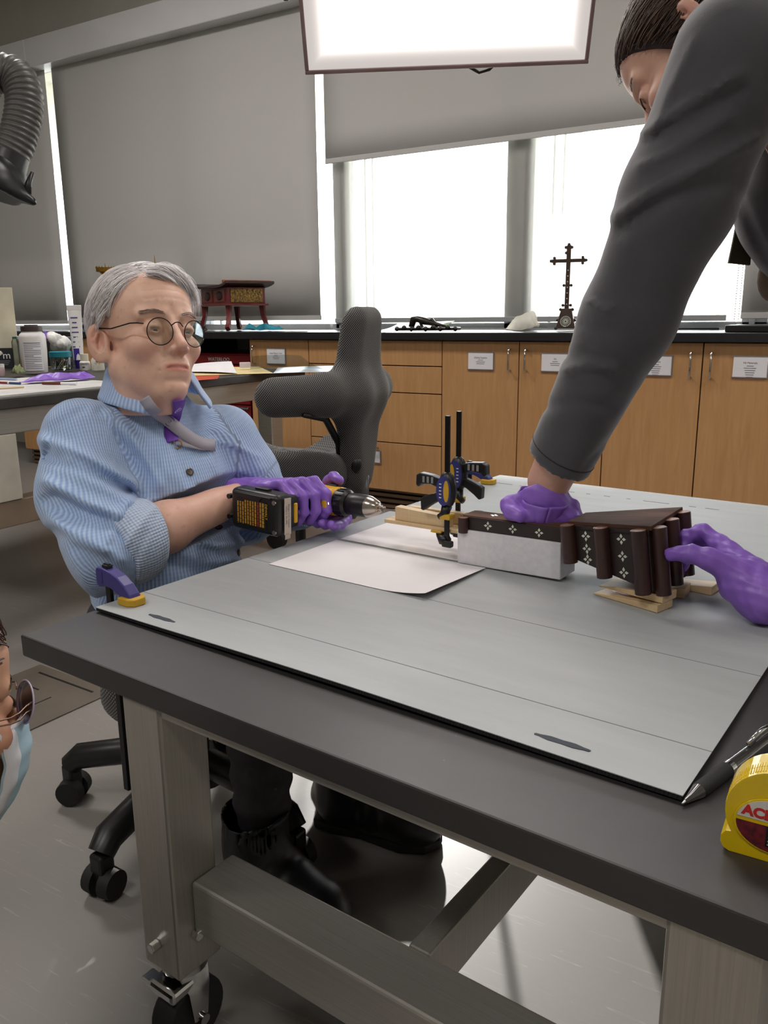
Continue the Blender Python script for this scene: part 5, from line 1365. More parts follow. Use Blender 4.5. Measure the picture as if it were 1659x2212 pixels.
def head_frame(O, yaw, pitch, roll, s=1.0):
    R = np.array(Matrix.Rotation(rad(yaw), 3, 'Z') @ Matrix.Rotation(rad(pitch), 3, 'Y') @ Matrix.Rotation(rad(roll), 3, 'X'))
    M = np.eye(4); M[:3, :3] = R * s; M[:3, 3] = O
    return M, R
def to_local(P, M):
    s = np.linalg.norm(M[:3, 0]); return (P - M[:3, 3]) @ (M[:3, :3] / (s * s))
def head_sdf(L, age=1.0, neck=True, neck_to=(-0.055, 0, -0.23)):
    """head in local units: x forward, y to its left, z up, eye level at z=0"""
    ay = np.abs(L[..., 1]); A = np.stack([L[..., 0], ay, L[..., 2]], -1)
    d = s_ell(L, (-0.012, 0, 0.033), (0.098, 0.076, 0.088))
    d = smin(d, s_ell(L, (0.038, 0, 0.045), (0.060, 0.062, 0.056)), 0.02)                       # forehead
    d = smin(d, s_ell(L, (0.030, 0, -0.050), (0.062, 0.058, 0.070)), 0.025)                     # mid face
    d = smin(d, s_cap(A, (0.000, 0.052, -0.055), (0.066, 0.012, -0.099), 0.020, 0.016), 0.022)  # jaw line
    d = smin(d, s_ell(L, (0.077, 0, -0.101), (0.020, 0.023, 0.018)), 0.014)                     # chin
    d = smin(d, s_ell(A, (0.062, 0.042, -0.030), (0.026, 0.024, 0.022)), 0.02)                  # cheekbone
    d = smin(d, s_cap(A, (0.087, 0.014, 0.020), (0.074, 0.047, 0.021), 0.011, 0.009), 0.012)    # brow
    d = smax(d, -s_ell(A, (0.101, 0.031, 0.000), (0.017, 0.020, 0.0125)), 0.014)                # eye socket
    d = smin(d, s_ell(A, (0.0815, 0.031, -0.001), (0.0125, 0.0155, 0.0118)), 0.006)             # lids
    d = smax(d, -s_ell(A, (0.0945, 0.0310, -0.0050), (0.0090, 0.0122, 0.0034)), 0.0018)           # eye opening
    d = smin(d, s_chain(L, [(0.090, 0, 0.010), (0.102, 0, -0.012), (0.118, 0, -0.034)], [0.0085, 0.0080, 0.0098], 0.006), 0.010)  # nose
    d = smin(d, s_ell(A, (0.105, 0.0115, -0.0395), (0.0115, 0.0080, 0.0076)), 0.006)            # wing of nose
    d = smin(d, s_ell(L, (0.082, 0, -0.067), (0.020, 0.032, 0.026)), 0.014)                     # mouth mound
    d = smin(d, s_ell(L, (0.0975, 0, -0.0650), (0.0042, 0.019, 0.0026)), 0.005)
    d = smin(d, s_ell(L, (0.0960, 0, -0.0725), (0.0046, 0.017, 0.0030)), 0.005)
    d = d + s_crease(A, [(0.103, 0.0, -0.0685), (0.098, 0.014, -0.0690), (0.086, 0.0290, -0.0735)], 0.0022, 0.0036)
    d = d + age * s_crease(A, [(0.103, 0.017, -0.036), (0.094, 0.030, -0.052), (0.084, 0.037, -0.074)], 0.0050, 0.0048)
    d = d + age * s_crease(A, [(0.086, 0.033, -0.077), (0.078, 0.034, -0.096)], 0.004, 0.0026)
    d = d + age * s_crease(A, [(0.096, 0.013, -0.014), (0.090, 0.034, -0.021), (0.078, 0.047, -0.014)], 0.004, 0.0026)
    d = d + s_crease(A, [(0.097, 0.0, -0.090), (0.090, 0.014, -0.091)], 0.006, 0.0022)
    d = d + s_crease(A, [(0.0965, 0.016, -0.0035), (0.0955, 0.031, -0.0055), (0.090, 0.045, -0.004)], 0.0016, 0.0016)  # lid line
    d = d + s_crease(A, [(0.1115, 0.0065, -0.0455)] * 2, 0.0035, 0.004)                          # nostril
    for k in range(3):
        z = 0.045 + 0.013 * k
        d = d + age * 0.0007 * np.exp(-((L[..., 2] - z - 0.004 * np.cos(30 * L[..., 1])) / 0.0018) ** 2) * (L[..., 0] > 0.05) * (ay < 0.045)
    for sg in (-1, 1):                                                                          # ears
        q = L - V3((-0.014, sg * 0.0765, -0.012)); Rz = np.array(Matrix.Rotation(rad(-28 * sg), 3, 'Z') @ Matrix.Rotation(rad(-12), 3, 'Y'))
        q = q @ Rz; q = np.stack([q[..., 0], q[..., 1] * sg, q[..., 2]], -1)
        e = s_ell(q, (-0.004, 0.006, 0.0), (0.0215, 0.0080, 0.035))
        e = smin(e, s_ell(q, (0.006, 0.002, -0.026), (0.008, 0.006, 0.010)), 0.006)
        e = smax(e, -s_ell(q, (0.001, 0.0135, 0.004), (0.0130, 0.0095, 0.022)), 0.003)
        e = smin(e, s_chain(q, [(-0.008, 0.009, -0.010), (-0.006, 0.010, 0.006), (0.002, 0.009, 0.016)], [0.0028, 0.003, 0.0026], 0.003), 0.003)
        e = smin(e, s_ell(q, (0.012, 0.004, -0.004), (0.004, 0.005, 0.007)), 0.004)
        d = smin(d, e, 0.007)
    if neck:
        n = s_chain(L, [(-0.020, 0, -0.05), (-0.028, 0, -0.12), neck_to], [0.054, 0.052, 0.058], 0.03)
        n = smin(n, s_cap(A, (-0.02, 0.040, -0.06), (0.02, 0.012, -0.205), 0.014, 0.011), 0.02)
        d = smin(d, n, 0.026)
        if age > 0.5: d = smin(d, s_cap(L, (0.045, 0, -0.115), (0.012, 0, -0.175), 0.020, 0.012), 0.03)
    return d
def skin_tint(L):
    """1 = lips, 0.6 cheeks / nose / ears"""
    A = np.stack([L[..., 0], np.abs(L[..., 1]), L[..., 2]], -1)
    t = 1.0 * np.exp(-(np.maximum(s_ell(A, (0.098, 0, -0.0688), (0.012, 0.019, 0.0046)), 0) / 0.003) ** 2) * (L[..., 0] > 0.085)
    t = np.maximum(t, 0.40 * np.exp(-(np.linalg.norm(A - V3((0.075, 0.042, -0.035)), axis=-1) / 0.024) ** 2))
    t = np.maximum(t, 0.45 * np.exp(-(np.linalg.norm(A - V3((0.118, 0.0, -0.040)), axis=-1) / 0.016) ** 2))
    t = np.maximum(t, 0.55 * np.exp(-(np.linalg.norm(A - V3((-0.018, 0.086, -0.010)), axis=-1) / 0.024) ** 2))
    return t
def m_skin(name, base, c2, red, spots=0.0, rough=0.48):
    t = NT(name); vec = t.coords()
    n = t.noise(vec, 22, 4, 0.6); n2 = t.noise(vec, 240, 3, 0.6); n3 = t.noise(vec, 75, 2, 0.5)
    c = t.ramp(n, [(0.3, lin(base)), (0.72, lin(c2))])
    at = t.n('ShaderNodeAttribute'); at.attribute_name = 'tint'
    c = t.mixc(t.math('MULTIPLY', at.outputs['Fac'], 0.85), c, lin(red))
    if spots:
        k = t.ramp(n3, [(0.63, (0, 0, 0, 1)), (0.72, (1, 1, 1, 1))])
        c = t.mixc(t.math('MULTIPLY', k, spots), c, lin(tuple(int(v * 0.62) for v in base)))
    t.col(c); t.b.inputs['Roughness'].default_value = rough
    t.bump(t.math('ADD', n2, t.math('MULTIPLY', n3, 0.5)), 0.18, 0.0008); return t.m
def strands(name, roots, dirs, nrm, center, radii, L, m, parent, M, steps=7, r0=0.0006, lift=0.0, curl=0.0, seed=1, grav=0.0, hug=1.0):
    """hair: thin tapering tubes that follow an ellipsoid; local head units, M to world"""
    rs = np.random.RandomState(seed); N = len(roots)
    P = roots.copy(); D = dirs / np.linalg.norm(dirs, axis=1, keepdims=True)
    pts = [P.copy()]; c = V3(center); rr = V3(radii)
    lvl = np.linalg.norm((P - c) / rr, axis=1, keepdims=True)
    ph = rs.uniform(0, 6.28, (N, 1))
    side = np.cross(D, nrm)
    for k in range(steps):
        P = P + D * (L[:, None] / steps) + side * curl * np.sin(ph + k * 0.9) + V3((0, 0, -grav))
        q = (P - c) / rr; cur = np.linalg.norm(q, axis=1, keepdims=True)
        tgt = lvl + lift * math.sin(math.pi * (k + 1) / steps)
        f = np.where(cur > 1e-6, tgt / cur, 1)
        P = c + (P - c) * (1 + (f - 1) * hug)
        n_ = (P - c) / (rr * rr); n_ /= np.linalg.norm(n_, axis=1, keepdims=True)
        D = D - n_ * (D * n_).sum(1, keepdims=True); D /= np.linalg.norm(D, axis=1, keepdims=True) + 1e-9
        pts.append(P.copy())
    pts = np.array(pts)                      # steps+1, N, 3
    verts = []; S = steps + 1
    for k in range(S):
        t_ = pts[min(k + 1, S - 1)] - pts[max(k - 1, 0)]; t_ /= np.linalg.norm(t_, axis=1, keepdims=True) + 1e-9
        n_ = pts[k] - c; a = np.cross(t_, n_); a /= np.linalg.norm(a, axis=1, keepdims=True) + 1e-9; b = np.cross(t_, a)
        r = r0 * (1 - 0.8 * (k / steps) ** 2)
        for j in range(3):
            th = 2 * math.pi * j / 3; verts.append(pts[k] + r * (a * math.cos(th) * 1.6 + b * math.sin(th)))
    verts = np.array(verts)                  # S*3, N, 3
    verts = verts.transpose(1, 0, 2).reshape(-1, 3)
    base = (np.arange(N) * S * 3)[:, None, None]
    fl = np.array([[k * 3 + j, k * 3 + (j + 1) % 3, (k + 1) * 3 + (j + 1) % 3, (k + 1) * 3 + j] for k in range(steps) for j in range(3)])
    F = (base + fl[None]).reshape(-1, 4)
    wv = verts @ M[:3, :3].T + M[:3, 3]
    me = bpy.data.meshes.new(name)
    me.vertices.add(len(wv)); me.vertices.foreach_set('co', wv.astype(np.float32).ravel())
    me.loops.add(4 * len(F)); me.loops.foreach_set('vertex_index', F.astype(np.int32).ravel())
    me.polygons.add(len(F)); me.polygons.foreach_set('loop_start', np.arange(0, 4 * len(F), 4, dtype=np.int32))
    me.update(calc_edges=True)
    at = me.attributes.new('shade', 'FLOAT', 'POINT'); at.data.foreach_set('value', np.repeat(rs.uniform(0, 1, N), S * 3).astype(np.float32))
    o = link(name, me, m, parent, smooth=True, world=True); o['kind'] = 'stuff'; return o
def m_hair(name, c1, c2, rough=0.42):
    t = NT(name); at = t.n('ShaderNodeAttribute'); at.attribute_name = 'shade'
    t.col(t.ramp(at.outputs['Fac'], [(0.0, lin(c1)), (1.0, lin(c2))])); t.b.inputs['Roughness'].default_value = rough
    t.b.inputs['Specular IOR Level'].default_value = 0.6; return t.m
def eyeball(parent, M, y, look=(0.0, 0.0), x=0.0765, z=-0.002, r=0.0118):
    s = np.linalg.norm(M[:3, 0])
    e = MB().sphere((0, 0, 0), r, 20, M @ trm((x, y, z))).build('eye', mat('eye_white', (206, 196, 188), 0.25, coat=0.5), parent, smooth=True, world=True)
    d = V3((1, look[0], look[1])); d /= np.linalg.norm(d)
    MB().lathe([(0.0056, 0), (0.005, 0.0012), (0.0, 0.0018)], 16, M @ frame(V3((x, y, z)) + d * (r * 0.915), (0, 1, 0), d)).build('iris', mat('iris_grey', (70, 76, 78), 0.15, coat=0.8), e, smooth=True, world=True)
    return e
def corduroy(name, base, dark, k_rib=1.0, cross=0.45):
    t = NT(name)
    a = t.n('ShaderNodeAttribute'); a.attribute_name = 'rib'; b = t.n('ShaderNodeAttribute'); b.attribute_name = 'run'
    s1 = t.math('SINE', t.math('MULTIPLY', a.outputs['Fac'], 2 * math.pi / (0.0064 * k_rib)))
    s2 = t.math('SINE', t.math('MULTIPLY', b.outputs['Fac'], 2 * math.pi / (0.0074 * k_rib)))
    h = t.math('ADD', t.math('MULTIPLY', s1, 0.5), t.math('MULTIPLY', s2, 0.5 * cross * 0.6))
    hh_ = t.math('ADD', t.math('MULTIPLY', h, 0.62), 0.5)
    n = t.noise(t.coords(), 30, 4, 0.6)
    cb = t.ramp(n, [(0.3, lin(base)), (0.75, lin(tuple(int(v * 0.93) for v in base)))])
    c = t.mixc(t.math('MULTIPLY', t.math('SUBTRACT', 1.0, hh_), 0.8), cb, lin(dark))  # occlusion shade between the ribs painted into the colour
    t.col(c); t.b.inputs['Roughness'].default_value = 0.9; t.b.inputs['Sheen Weight'].default_value = 0.35
    t.b.inputs['Specular IOR Level'].default_value = 0.2
    t.bump(hh_, 0.7, 0.0022); return t.m

# ================================================================ seated person
wm = thing('person', 'seated person with short white hair and blue corduroy shirt drilling', 'person', (-1.23, 1.10, 0.0))
HM, HR = head_frame((-1.224, 1.135, 0.966), -14.0, -11.0, -5.0, 1.075)
M_SKIN = m_skin('skin_weathered', (234, 192, 170), (220, 172, 150), (204, 128, 116), 0.22)
WR_ = W(-0.128, 0.570, 0.655)                      # right wrist
SH_R = DP(172, 940, 1.54); EL_R = DP(248, 1185, 1.46)
SH_L = DP(488, 945, 1.74); EL_L = V3((-1.20, 1.36, 0.58)); WR_L = W(-0.045, 0.730, 0.622)
HIPC, BELC, CHC, NKB = V3((-1.205, 1.125, 0.44)), V3((-1.245, 1.16, 0.60)), V3((-1.265, 1.17, 0.71)), V3((-1.268, 1.165, 0.785))
TF = V3((math.cos(rad(-14)), math.sin(rad(-14)), 0)); TL_ = V3((-TF[1], TF[0], 0))
TR = np.stack([TF, TL_, V3((0, 0, 1))], 1)
def w_head(P): return smax(head_sdf(to_local(P, HM), neck_to=(-0.085, 0, -0.20)) * 1.075, 0.824 - P[..., 2], 0.006)
def w_arm(P):
    d = s_chain(P, [SH_R, EL_R, EL_R + (WR_ - EL_R) * 0.35, WR_], [0.036, 0.038, 0.046, 0.0275], 0.02)
    X, Y = pxy(P)
    return d + 0.0010 * np.sin(70 * (P @ V3((0.5, 0.8, 0.2))))
def w_armL(P): return s_chain(P, [SH_L, EL_L, WR_L], [0.048, 0.041, 0.027], 0.02)
def w_tor(P):
    d = s_ell(P, CHC, (0.09, 0.14, 0.13), TR); d = smin(d, s_ell(P, BELC, (0.10, 0.135, 0.15), TR), 0.05)
    return smin(d, s_ell(P, HIPC, (0.11, 0.15, 0.11), TR), 0.05)
hb = HM[:3, 3]
def tint_w(v):
    L = to_local(v, HM); t = skin_tint(L); far = np.linalg.norm(v - hb, axis=1) > 0.2; t[far] = 0.12; return t
body = merge_sdf('body', [(w_head, hb - [0.19, 0.16, 0.26], hb + [0.17, 0.15, 0.16], 0.0026),
                          (w_arm, np.minimum(np.minimum(SH_R, EL_R), WR_) - 0.06, np.maximum(np.maximum(SH_R, EL_R), WR_) + 0.06, 0.005),
                          (w_armL, np.minimum(np.minimum(SH_L, EL_L), WR_L) - 0.06, np.maximum(np.maximum(SH_L, EL_L), WR_L) + 0.06, 0.008),
                          (w_tor, CHC - [0.22, 0.22, 0.45], CHC + [0.22, 0.22, 0.18], 0.012)], M_SKIN, wm, {'tint': tint_w})
for sg in (-1, 1): eyeball(wm, HM, sg * 0.031, (0.15, -0.55), z=-0.004)
# hair
M_WHAIR = m_hair('white_hair', (228, 222, 222), (255, 252, 254)); M_WCAP = mat('grey_under_hair', (196, 188, 184), 0.7, c2=(172, 164, 160), scale=60)
HCN, HRD = (-0.014, 0, 0.033), (0.1115, 0.0915, 0.1005)
def hairline(x, y):
    return np.interp(x, [-0.12, -0.085, -0.05, -0.028, -0.012, 0.004, 0.016, 0.028, 0.05, 0.075, 0.1], [-0.075, -0.090, -0.080, -0.045, 0.034, 0.034, 0.016, 0.044, 0.078, 0.095, 0.102])
def w_cap(P):
    L = to_local(P, HM)
    d = s_ell(L, (-0.014, 0, 0.033), (0.1045, 0.0835, 0.0945))
    d = smax(d, hairline(L[..., 0], L[..., 1]) + 0.006 - L[..., 2], 0.008)
    return d * 1.075
cap = sdf_obj('hair', w_cap, hb - [0.18, 0.15, 0.15], hb + [0.15, 0.15, 0.18], 0.005, M_WCAP, wm)
def hair_roots(n, seed, top=True):
    rs = np.random.RandomState(seed); out = []
    while len(out) < n:
        v = rs.normal(size=3); v /= np.linalg.norm(v); p = V3(HCN) + V3(HRD) * v * rs.uniform(0.90, 0.985)
        if p[2] > hairline(p[0], p[1]) + 0.002: out.append(p)
    return np.array(out)
ro = hair_roots(8200, 5)
nr = (ro - V3(HCN)) / (V3(HRD) ** 2); nr /= np.linalg.norm(nr, axis=1, keepdims=True)
tt = np.clip((ro[:, 2] - 0.055) / 0.05, 0, 1)[:, None]
par = np.sign(ro[:, 1:2] + 0.028)
dt = np.concatenate([np.where(par > 0, 0.62, -0.45), np.where(par > 0, 0.85, -0.75), np.where(par > 0, -0.2, -0.45)], 1)
ds = np.stack([np.where(ro[:, 0] > 0.0, -0.95, -0.55), 0.25 * np.sign(ro[:, 1]) * 0 - 0.0 * ro[:, 0], -1.0 + 0 * ro[:, 0]], 1)
dd = dt * tt + ds * (1 - tt) + np.random.RandomState(3).normal(size=(len(ro), 3)) * 0.09 + 0.22 * np.stack([np.sin(90 * ro[:, 1]), np.sin(80 * ro[:, 0] + 60 * ro[:, 2]), 0 * ro[:, 0]], 1)
Ls = np.random.RandomState(4).uniform(0.035, 0.075, len(ro)) * (0.65 + 0.5 * tt[:, 0])
strands('hair_strands', ro, dd, nr, HCN, HRD, Ls, M_WHAIR, cap, HM, 8, 0.00048, 0.030, 0.0003, 6)
# fringe along the hairline, sweeping to the side
rs = np.random.RandomState(31); th = rs.uniform(-0.55, 1.0, 520)
rf = np.stack([0.062 + 0.012 * np.cos(th) + rs.uniform(-0.012, 0.010, 520), 0.062 * np.sin(th), 0.098 - 0.030 * th ** 2 + rs.uniform(-0.004, 0.014, 520)], 1)
nf = (rf - V3(HCN)) / (V3(HRD) ** 2); nf /= np.linalg.norm(nf, axis=1, keepdims=True)
df = np.stack([0.55 + 0 * th, 0.95 + 0 * th, -0.16 + 0 * th], 1) + rs.normal(size=(520, 3)) * 0.10
strands('hair_fringe', rf, df, nf, HCN, HRD, rs.uniform(0.03, 0.06, 520), M_WHAIR, cap, HM, 8, 0.0005, 0.04, 0.0003, 9)
# brows
rs = np.random.RandomState(12); nb_ = 130
bx_ = rs.uniform(0, 1, nb_); sgn = np.where(np.arange(nb_) % 2, 1, -1)
rbw = np.stack([0.0985 - 0.014 * bx_ ** 2, sgn * (0.014 + 0.036 * bx_), 0.0215 + 0.004 * np.sin(3.0 * bx_) + rs.uniform(-0.0022, 0.0022, nb_)], 1)
strands('eyebrows', rbw, np.stack([-0.15 + 0 * bx_, sgn * 1.0, 0.15 + 0 * bx_], 1), np.tile([[1., 0, 0]], (nb_, 1)), (0, 0, 0), (0.1, 0.1, 0.1), np.full(nb_, 0.009), m_hair('brow_hair', (130, 106, 94), (176, 154, 142)), wm, HM, 4, 0.0005, 0.0, 0, 2, 0, 0.0)

# shirt
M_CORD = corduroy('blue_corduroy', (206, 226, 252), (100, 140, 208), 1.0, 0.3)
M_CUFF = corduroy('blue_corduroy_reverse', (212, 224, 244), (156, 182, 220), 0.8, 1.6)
CUFF0 = EL_R + (WR_ - EL_R) * 0.0; CUFF1 = EL_R + (WR_ - EL_R) * 0.235
TORW = [([(452, 948), (520, 968), (562, 988)], 5, 0.004), ([(452, 950), (458, 1000), (484, 1046)], 5, 0.004), ([(92, 950), (185, 985), (290, 1042)], 13, 0.016), ([(105, 988), (195, 1024), (288, 1066)], 11, -0.013), ([(100, 1040), (180, 1082), (248, 1105)], 13, 0.014), ([(120, 1075), (190, 1118), (250, 1135)], 11, -0.012), ([(292, 1060), (262, 1110), (232, 1165)], 10, 0.010), ([(110, 1120), (160, 1165), (225, 1190)], 11, 0.010), ([(250, 880), (300, 960), (345, 1050)], 11, 0.009), ([(215, 890), (265, 960), (320, 1030)], 10, -0.008), ([(400, 1160), (470, 1180), (560, 1165)], 9, 0.009), ([(420, 1120), (500, 1150), (580, 1140)], 9, -0.007),
        ([(150, 1000), (230, 1050), (330, 1100)], 16, 0.010), ([(110, 960), (190, 1000), (300, 1075)], 14, -0.008), ([(100, 1080), (190, 1120), (290, 1160)], 15, -0.009),
        ([(120, 1130), (200, 1165), (262, 1210)], 13, 0.010), ([(230, 900), (330, 980), (430, 1090)], 20, 0.006), ([(300, 1000), (350, 1100), (440, 1200)], 18, -0.006),
        ([(140, 1180), (180, 1250), (215, 1310)], 16, 0.008), ([(110, 1150), (150, 1240), (190, 1310)], 12, -0.007), ([(240, 870), (290, 930), (340, 1010)], 12, -0.005),
        ([(470, 930), (520, 960), (560, 1010)], 14, 0.006), ([(380, 1190), (470, 1215), (560, 1210)], 12, 0.007), ([(330, 1215), (430, 1235), (520, 1225)], 10, -0.006),
        ([(180, 885), (120, 920), (100, 990)], 8, -0.004), ([(330, 890), (370, 990), (430, 1130), (500, 1210)], 7, 0.0035)]
def w_torso_shell(P):
    d = s_ell(P, CHC + TF * 0.005, (0.118, 0.170, 0.125), TR)
    d = smin(d, s_ell(P, BELC + TF * 0.02, (0.138, 0.160, 0.165), TR), 0.06)
    d = smin(d, s_ell(P, HIPC, (0.135, 0.150, 0.13), TR), 0.06)
    d = smin(d, s_cap(P, SH_R + TL_ * 0.02 + V3((0, 0, -0.01)), NKB + V3((0, 0, 0.00)), 0.062, 0.062), 0.04)
    d = smin(d, s_cap(P, SH_L - TL_ * 0.02 + V3((0, 0, -0.01)), NKB + V3((0, 0, 0.00)), 0.062, 0.062), 0.04)
    return d
def w_sleeve_r(P): return s_chain(P, [SH_R, SH_R + (EL_R - SH_R) * 0.55 + V3((-0.03, -0.01, 0)), EL_R + V3((-0.014, 0, -0.004)), CUFF1 - (CUFF1 - CUFF0) * 0.3], [0.068, 0.074, 0.071, 0.058], 0.04)
def w_sleeve_l(P): return s_chain(P, [SH_L, SH_L + (EL_L - SH_L) * 0.5 + TF * 0.03, EL_L, EL_L + (WR_L - EL_L) * 0.62], [0.068, 0.074, 0.066, 0.048], 0.03)
def w_shirt(P):
    d = smin(smin(w_torso_shell(P), w_sleeve_r(P), 0.030), w_sleeve_l(P), 0.03)
    d = smin(d, s_cap(P, NKB + TF * 0.012, NKB + TF * 0.020 + V3((0, 0, 0.042)), 0.088, 0.070), 0.03)
    X, Y = pxy(P)
    fs = 0
    for pts, w, a in TORW: fs = fs + fold(X, Y, pts, w, a)
    d = d + np.clip(fs, -0.018, 0.0095)
    # neck opening
    L = to_local(P, HM)
    d = smax(d, -(s_chain(P, [NKB + V3((0.0, 0, 0.075)) + TF * 0.02, HM[:3, 3]], [0.058, 0.066], 0.02)), 0.008)
    d = smax(d, -s_cap(P, CUFF1, WR_, 0.052, 0.052), 0.004)
    return d
def rib_attr(v):
    ds_ = np.stack([w_torso_shell(v), w_sleeve_r(v), w_sleeve_l(v)], 1); k = ds_.argmin(1)
    out = np.zeros(len(v)); run = np.zeros(len(v))
    q = v - BELC; a = np.arctan2(q @ TL_, q @ TF); out[k == 0] = (a * 0.155)[k == 0]; run[k == 0] = v[k == 0, 2]
    for i, (A, B, C_) in ((1, (SH_R, EL_R, CUFF1)), (2, (SH_L, EL_L, WR_L))):
        for first in (True, False):
            a0, b0 = (A, B) if first else (B, C_)
            ax = (b0 - a0) / np.linalg.norm(b0 - a0); u_ = np.cross(ax, V3((0.3, 0.2, 0.93))); u_ /= np.linalg.norm(u_); w_ = np.cross(ax, u_)
            q = v - a0; ang = np.arctan2(q @ w_, q @ u_); dist = s_cap(v, a0, b0, 0)
            oth = s_cap(v, *((B, C_) if first else (A, B)), 0)
            msk = (k == i) & ((dist <= oth) if first else (dist < oth - 1e-6)); out[msk] = (ang * 0.078)[msk]; run[msk] = (q @ ax)[msk]
    return out, run
lo_ = V3((-1.50, 0.78, 0.34)); hi_ = V3((-0.93, 1.55, 0.93))
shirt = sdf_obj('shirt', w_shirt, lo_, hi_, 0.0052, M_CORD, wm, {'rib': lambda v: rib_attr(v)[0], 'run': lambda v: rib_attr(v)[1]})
def axis_attr(A, B, r):
    ax = (B - A) / np.linalg.norm(B - A); u_ = np.cross(ax, V3((0.3, 0.2, 0.93))); u_ /= np.linalg.norm(u_); w_ = np.cross(ax, u_)
    return {'rib': lambda v: np.arctan2((v - A) @ w_, (v - A) @ u_) * r, 'run': lambda v: (v - A) @ ax}
def cuff_fn(P):
    d = s_chain(P, [CUFF0, CUFF0 + (CUFF1 - CUFF0) * 0.5, CUFF1], [0.070, 0.073, 0.066], 0.02)
    ax = (CUFF1 - CUFF0) / np.linalg.norm(CUFF1 - CUFF0)
    d = smax(d, (P - CUFF1) @ ax - 0.004 - 0.012 * ((P - CUFF1) @ V3((0, 0, 1))) / 0.06, 0.012); d = smax(d, -((P - CUFF0) @ ax + 0.008), 0.014)
    d = smax(d, -s_cap(P, CUFF0, WR_, 0.054, 0.050), 0.006)
    X, Y = pxy(P); d = d + fold(X, Y, [(250, 1215), (290, 1150), (330, 1100)], 9, 0.004) + fold(X, Y, [(285, 1235), (300, 1190), (318, 1150)], 7, -0.003)
    return d
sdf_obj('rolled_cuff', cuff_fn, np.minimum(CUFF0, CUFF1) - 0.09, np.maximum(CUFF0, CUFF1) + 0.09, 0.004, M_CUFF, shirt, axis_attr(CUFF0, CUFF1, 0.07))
CL0 = EL_L + (WR_L - EL_L) * 0.45; CL1 = EL_L + (WR_L - EL_L) * 0.70
def cuffl_fn(P):
    d = s_cap(P, CL0, CL1, 0.056, 0.055); ax = (CL1 - CL0) / np.linalg.norm(CL1 - CL0)
    d = smax(d, (P - CL1) @ ax - 0.01, 0.01); d = smax(d, -((P - CL0) @ ax + 0.01), 0.01)
    return smax(d, -s_cap(P, CL0, WR_L, 0.045, 0.045), 0.005)
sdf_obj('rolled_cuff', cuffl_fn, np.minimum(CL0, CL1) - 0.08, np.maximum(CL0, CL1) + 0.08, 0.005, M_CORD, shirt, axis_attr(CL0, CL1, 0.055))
# collar: folded band standing round the neck with two points in front
NC = NKB + TF * 0.022 + V3((0, 0, 0.094))
def collar_pt(a, v):
    """a: angle round the neck from the front (radians), v 0 at inner top edge .. 1 outer hem"""
    back = 0.5 - 0.5 * math.cos(a)                # 0 front, 1 nape
    dirv = TF * math.cos(a) + TL_ * math.sin(a)
    rr = 0.068 + 0.004 * back
    ztop = 0.004 + 0.034 * back ** 0.8
    drop = 0.052 * (1 - back) ** 1.0 + 0.058 * back
    out = 0.046 * (1 - 0.55 * back)
    rise = math.sin(math.pi * min(v * 1.6, 1)) * 0.008
    return NC + dirv * (rr + out * v) + V3((0, 0, ztop + rise - drop * v ** 1.15))
def collar_half(s):
    def fn(u, v):
        a = s * (0.62 + u * (math.pi - 0.62)); p = collar_pt(a, v)
        pt_ = max(0, 1 - u / 0.22)                # pull the front corner into a point
        p = p + (TF * 0.012 - TL_ * s * 0.0 + V3((0, 0, -0.008))) * pt_ * v ** 2
        return p
    return fn
for s in (-1, 1):
    g = MB().grid(collar_half(s), 36, 10, 0.004 * (1 if s > 0 else -1))
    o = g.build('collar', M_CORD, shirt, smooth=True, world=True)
    vv = np.array([x for x in np.concatenate(g.v)])
    for nm, val in (('rib', np.arctan2((vv - NC) @ TL_, (vv - NC) @ TF) * 0.085), ('run', vv[:, 2] * 0)):
        at = o.data.attributes.new(nm, 'FLOAT', 'POINT'); at.data.foreach_set('value', val.astype(np.float32))
# buttons, pocket, placket
M_BTN = mat('horn_button', (92, 72, 54), 0.3, c2=(60, 44, 32), scale=120, coat=0.4)
def on_shirt(x, y, off=0.0):
    p = march(w_shirt, x, y, 1.25, 1.9)
    if p is None: return None, None
    e = 0.004; n = np.array([w_shirt((p + V3(k))[None])[0] - w_shirt((p - V3(k))[None])[0] for k in ((e, 0, 0), (0, e, 0), (0, 0, e))]); n /= np.linalg.norm(n)
    return p + n * off, n
for (x, y) in ((409, 1020), (450, 1064), (473, 1141), (514, 1194)):
    p, n = on_shirt(x, y, 0.001)
    if p is None: continue
    b = MB().lathe([(0.0, 0), (0.0075, 0.0), (0.0078, 0.002), (0.006, 0.0028), (0.0055, 0.002), (0.0, 0.0018)], 20, frame(p, np.cross(n, (0, 0.3, 1)), n)).build('button', M_BTN, shirt, smooth='auto', world=True)
def ribbon(name, pts, width, m, parent, off=0.003, dirs=None, wd=None, fn=on_shirt):
    Q = []
    for (x, y, *dz) in pts:
        p, n = fn(x, y, off)
        if p is None: p = DP(x, y, 1.5); n = -CF
        if dz: p = p - ray(x, y) * dz[0]
        Q.append((p, n))
    Pn = cat([q[0] for q in Q], 8); Nn = cat([q[1] for q in Q], 8)
    T_ = np.gradient(Pn, axis=0); sd = np.cross(T_, Nn); sd /= np.linalg.norm(sd, axis=1, keepdims=True)
    m_ = len(Pn) - 1
    g = MB().grid(lambda u, v: Pn[int(round(u * m_))] + sd[int(round(u * m_))] * width * (v - 0.5) + Nn[int(round(u * m_))] * 0.0006, m_, 2, 0.0008)
    o = g.build(name, m, parent, smooth=True, world=True)
    return o, Pn, Nn, sd
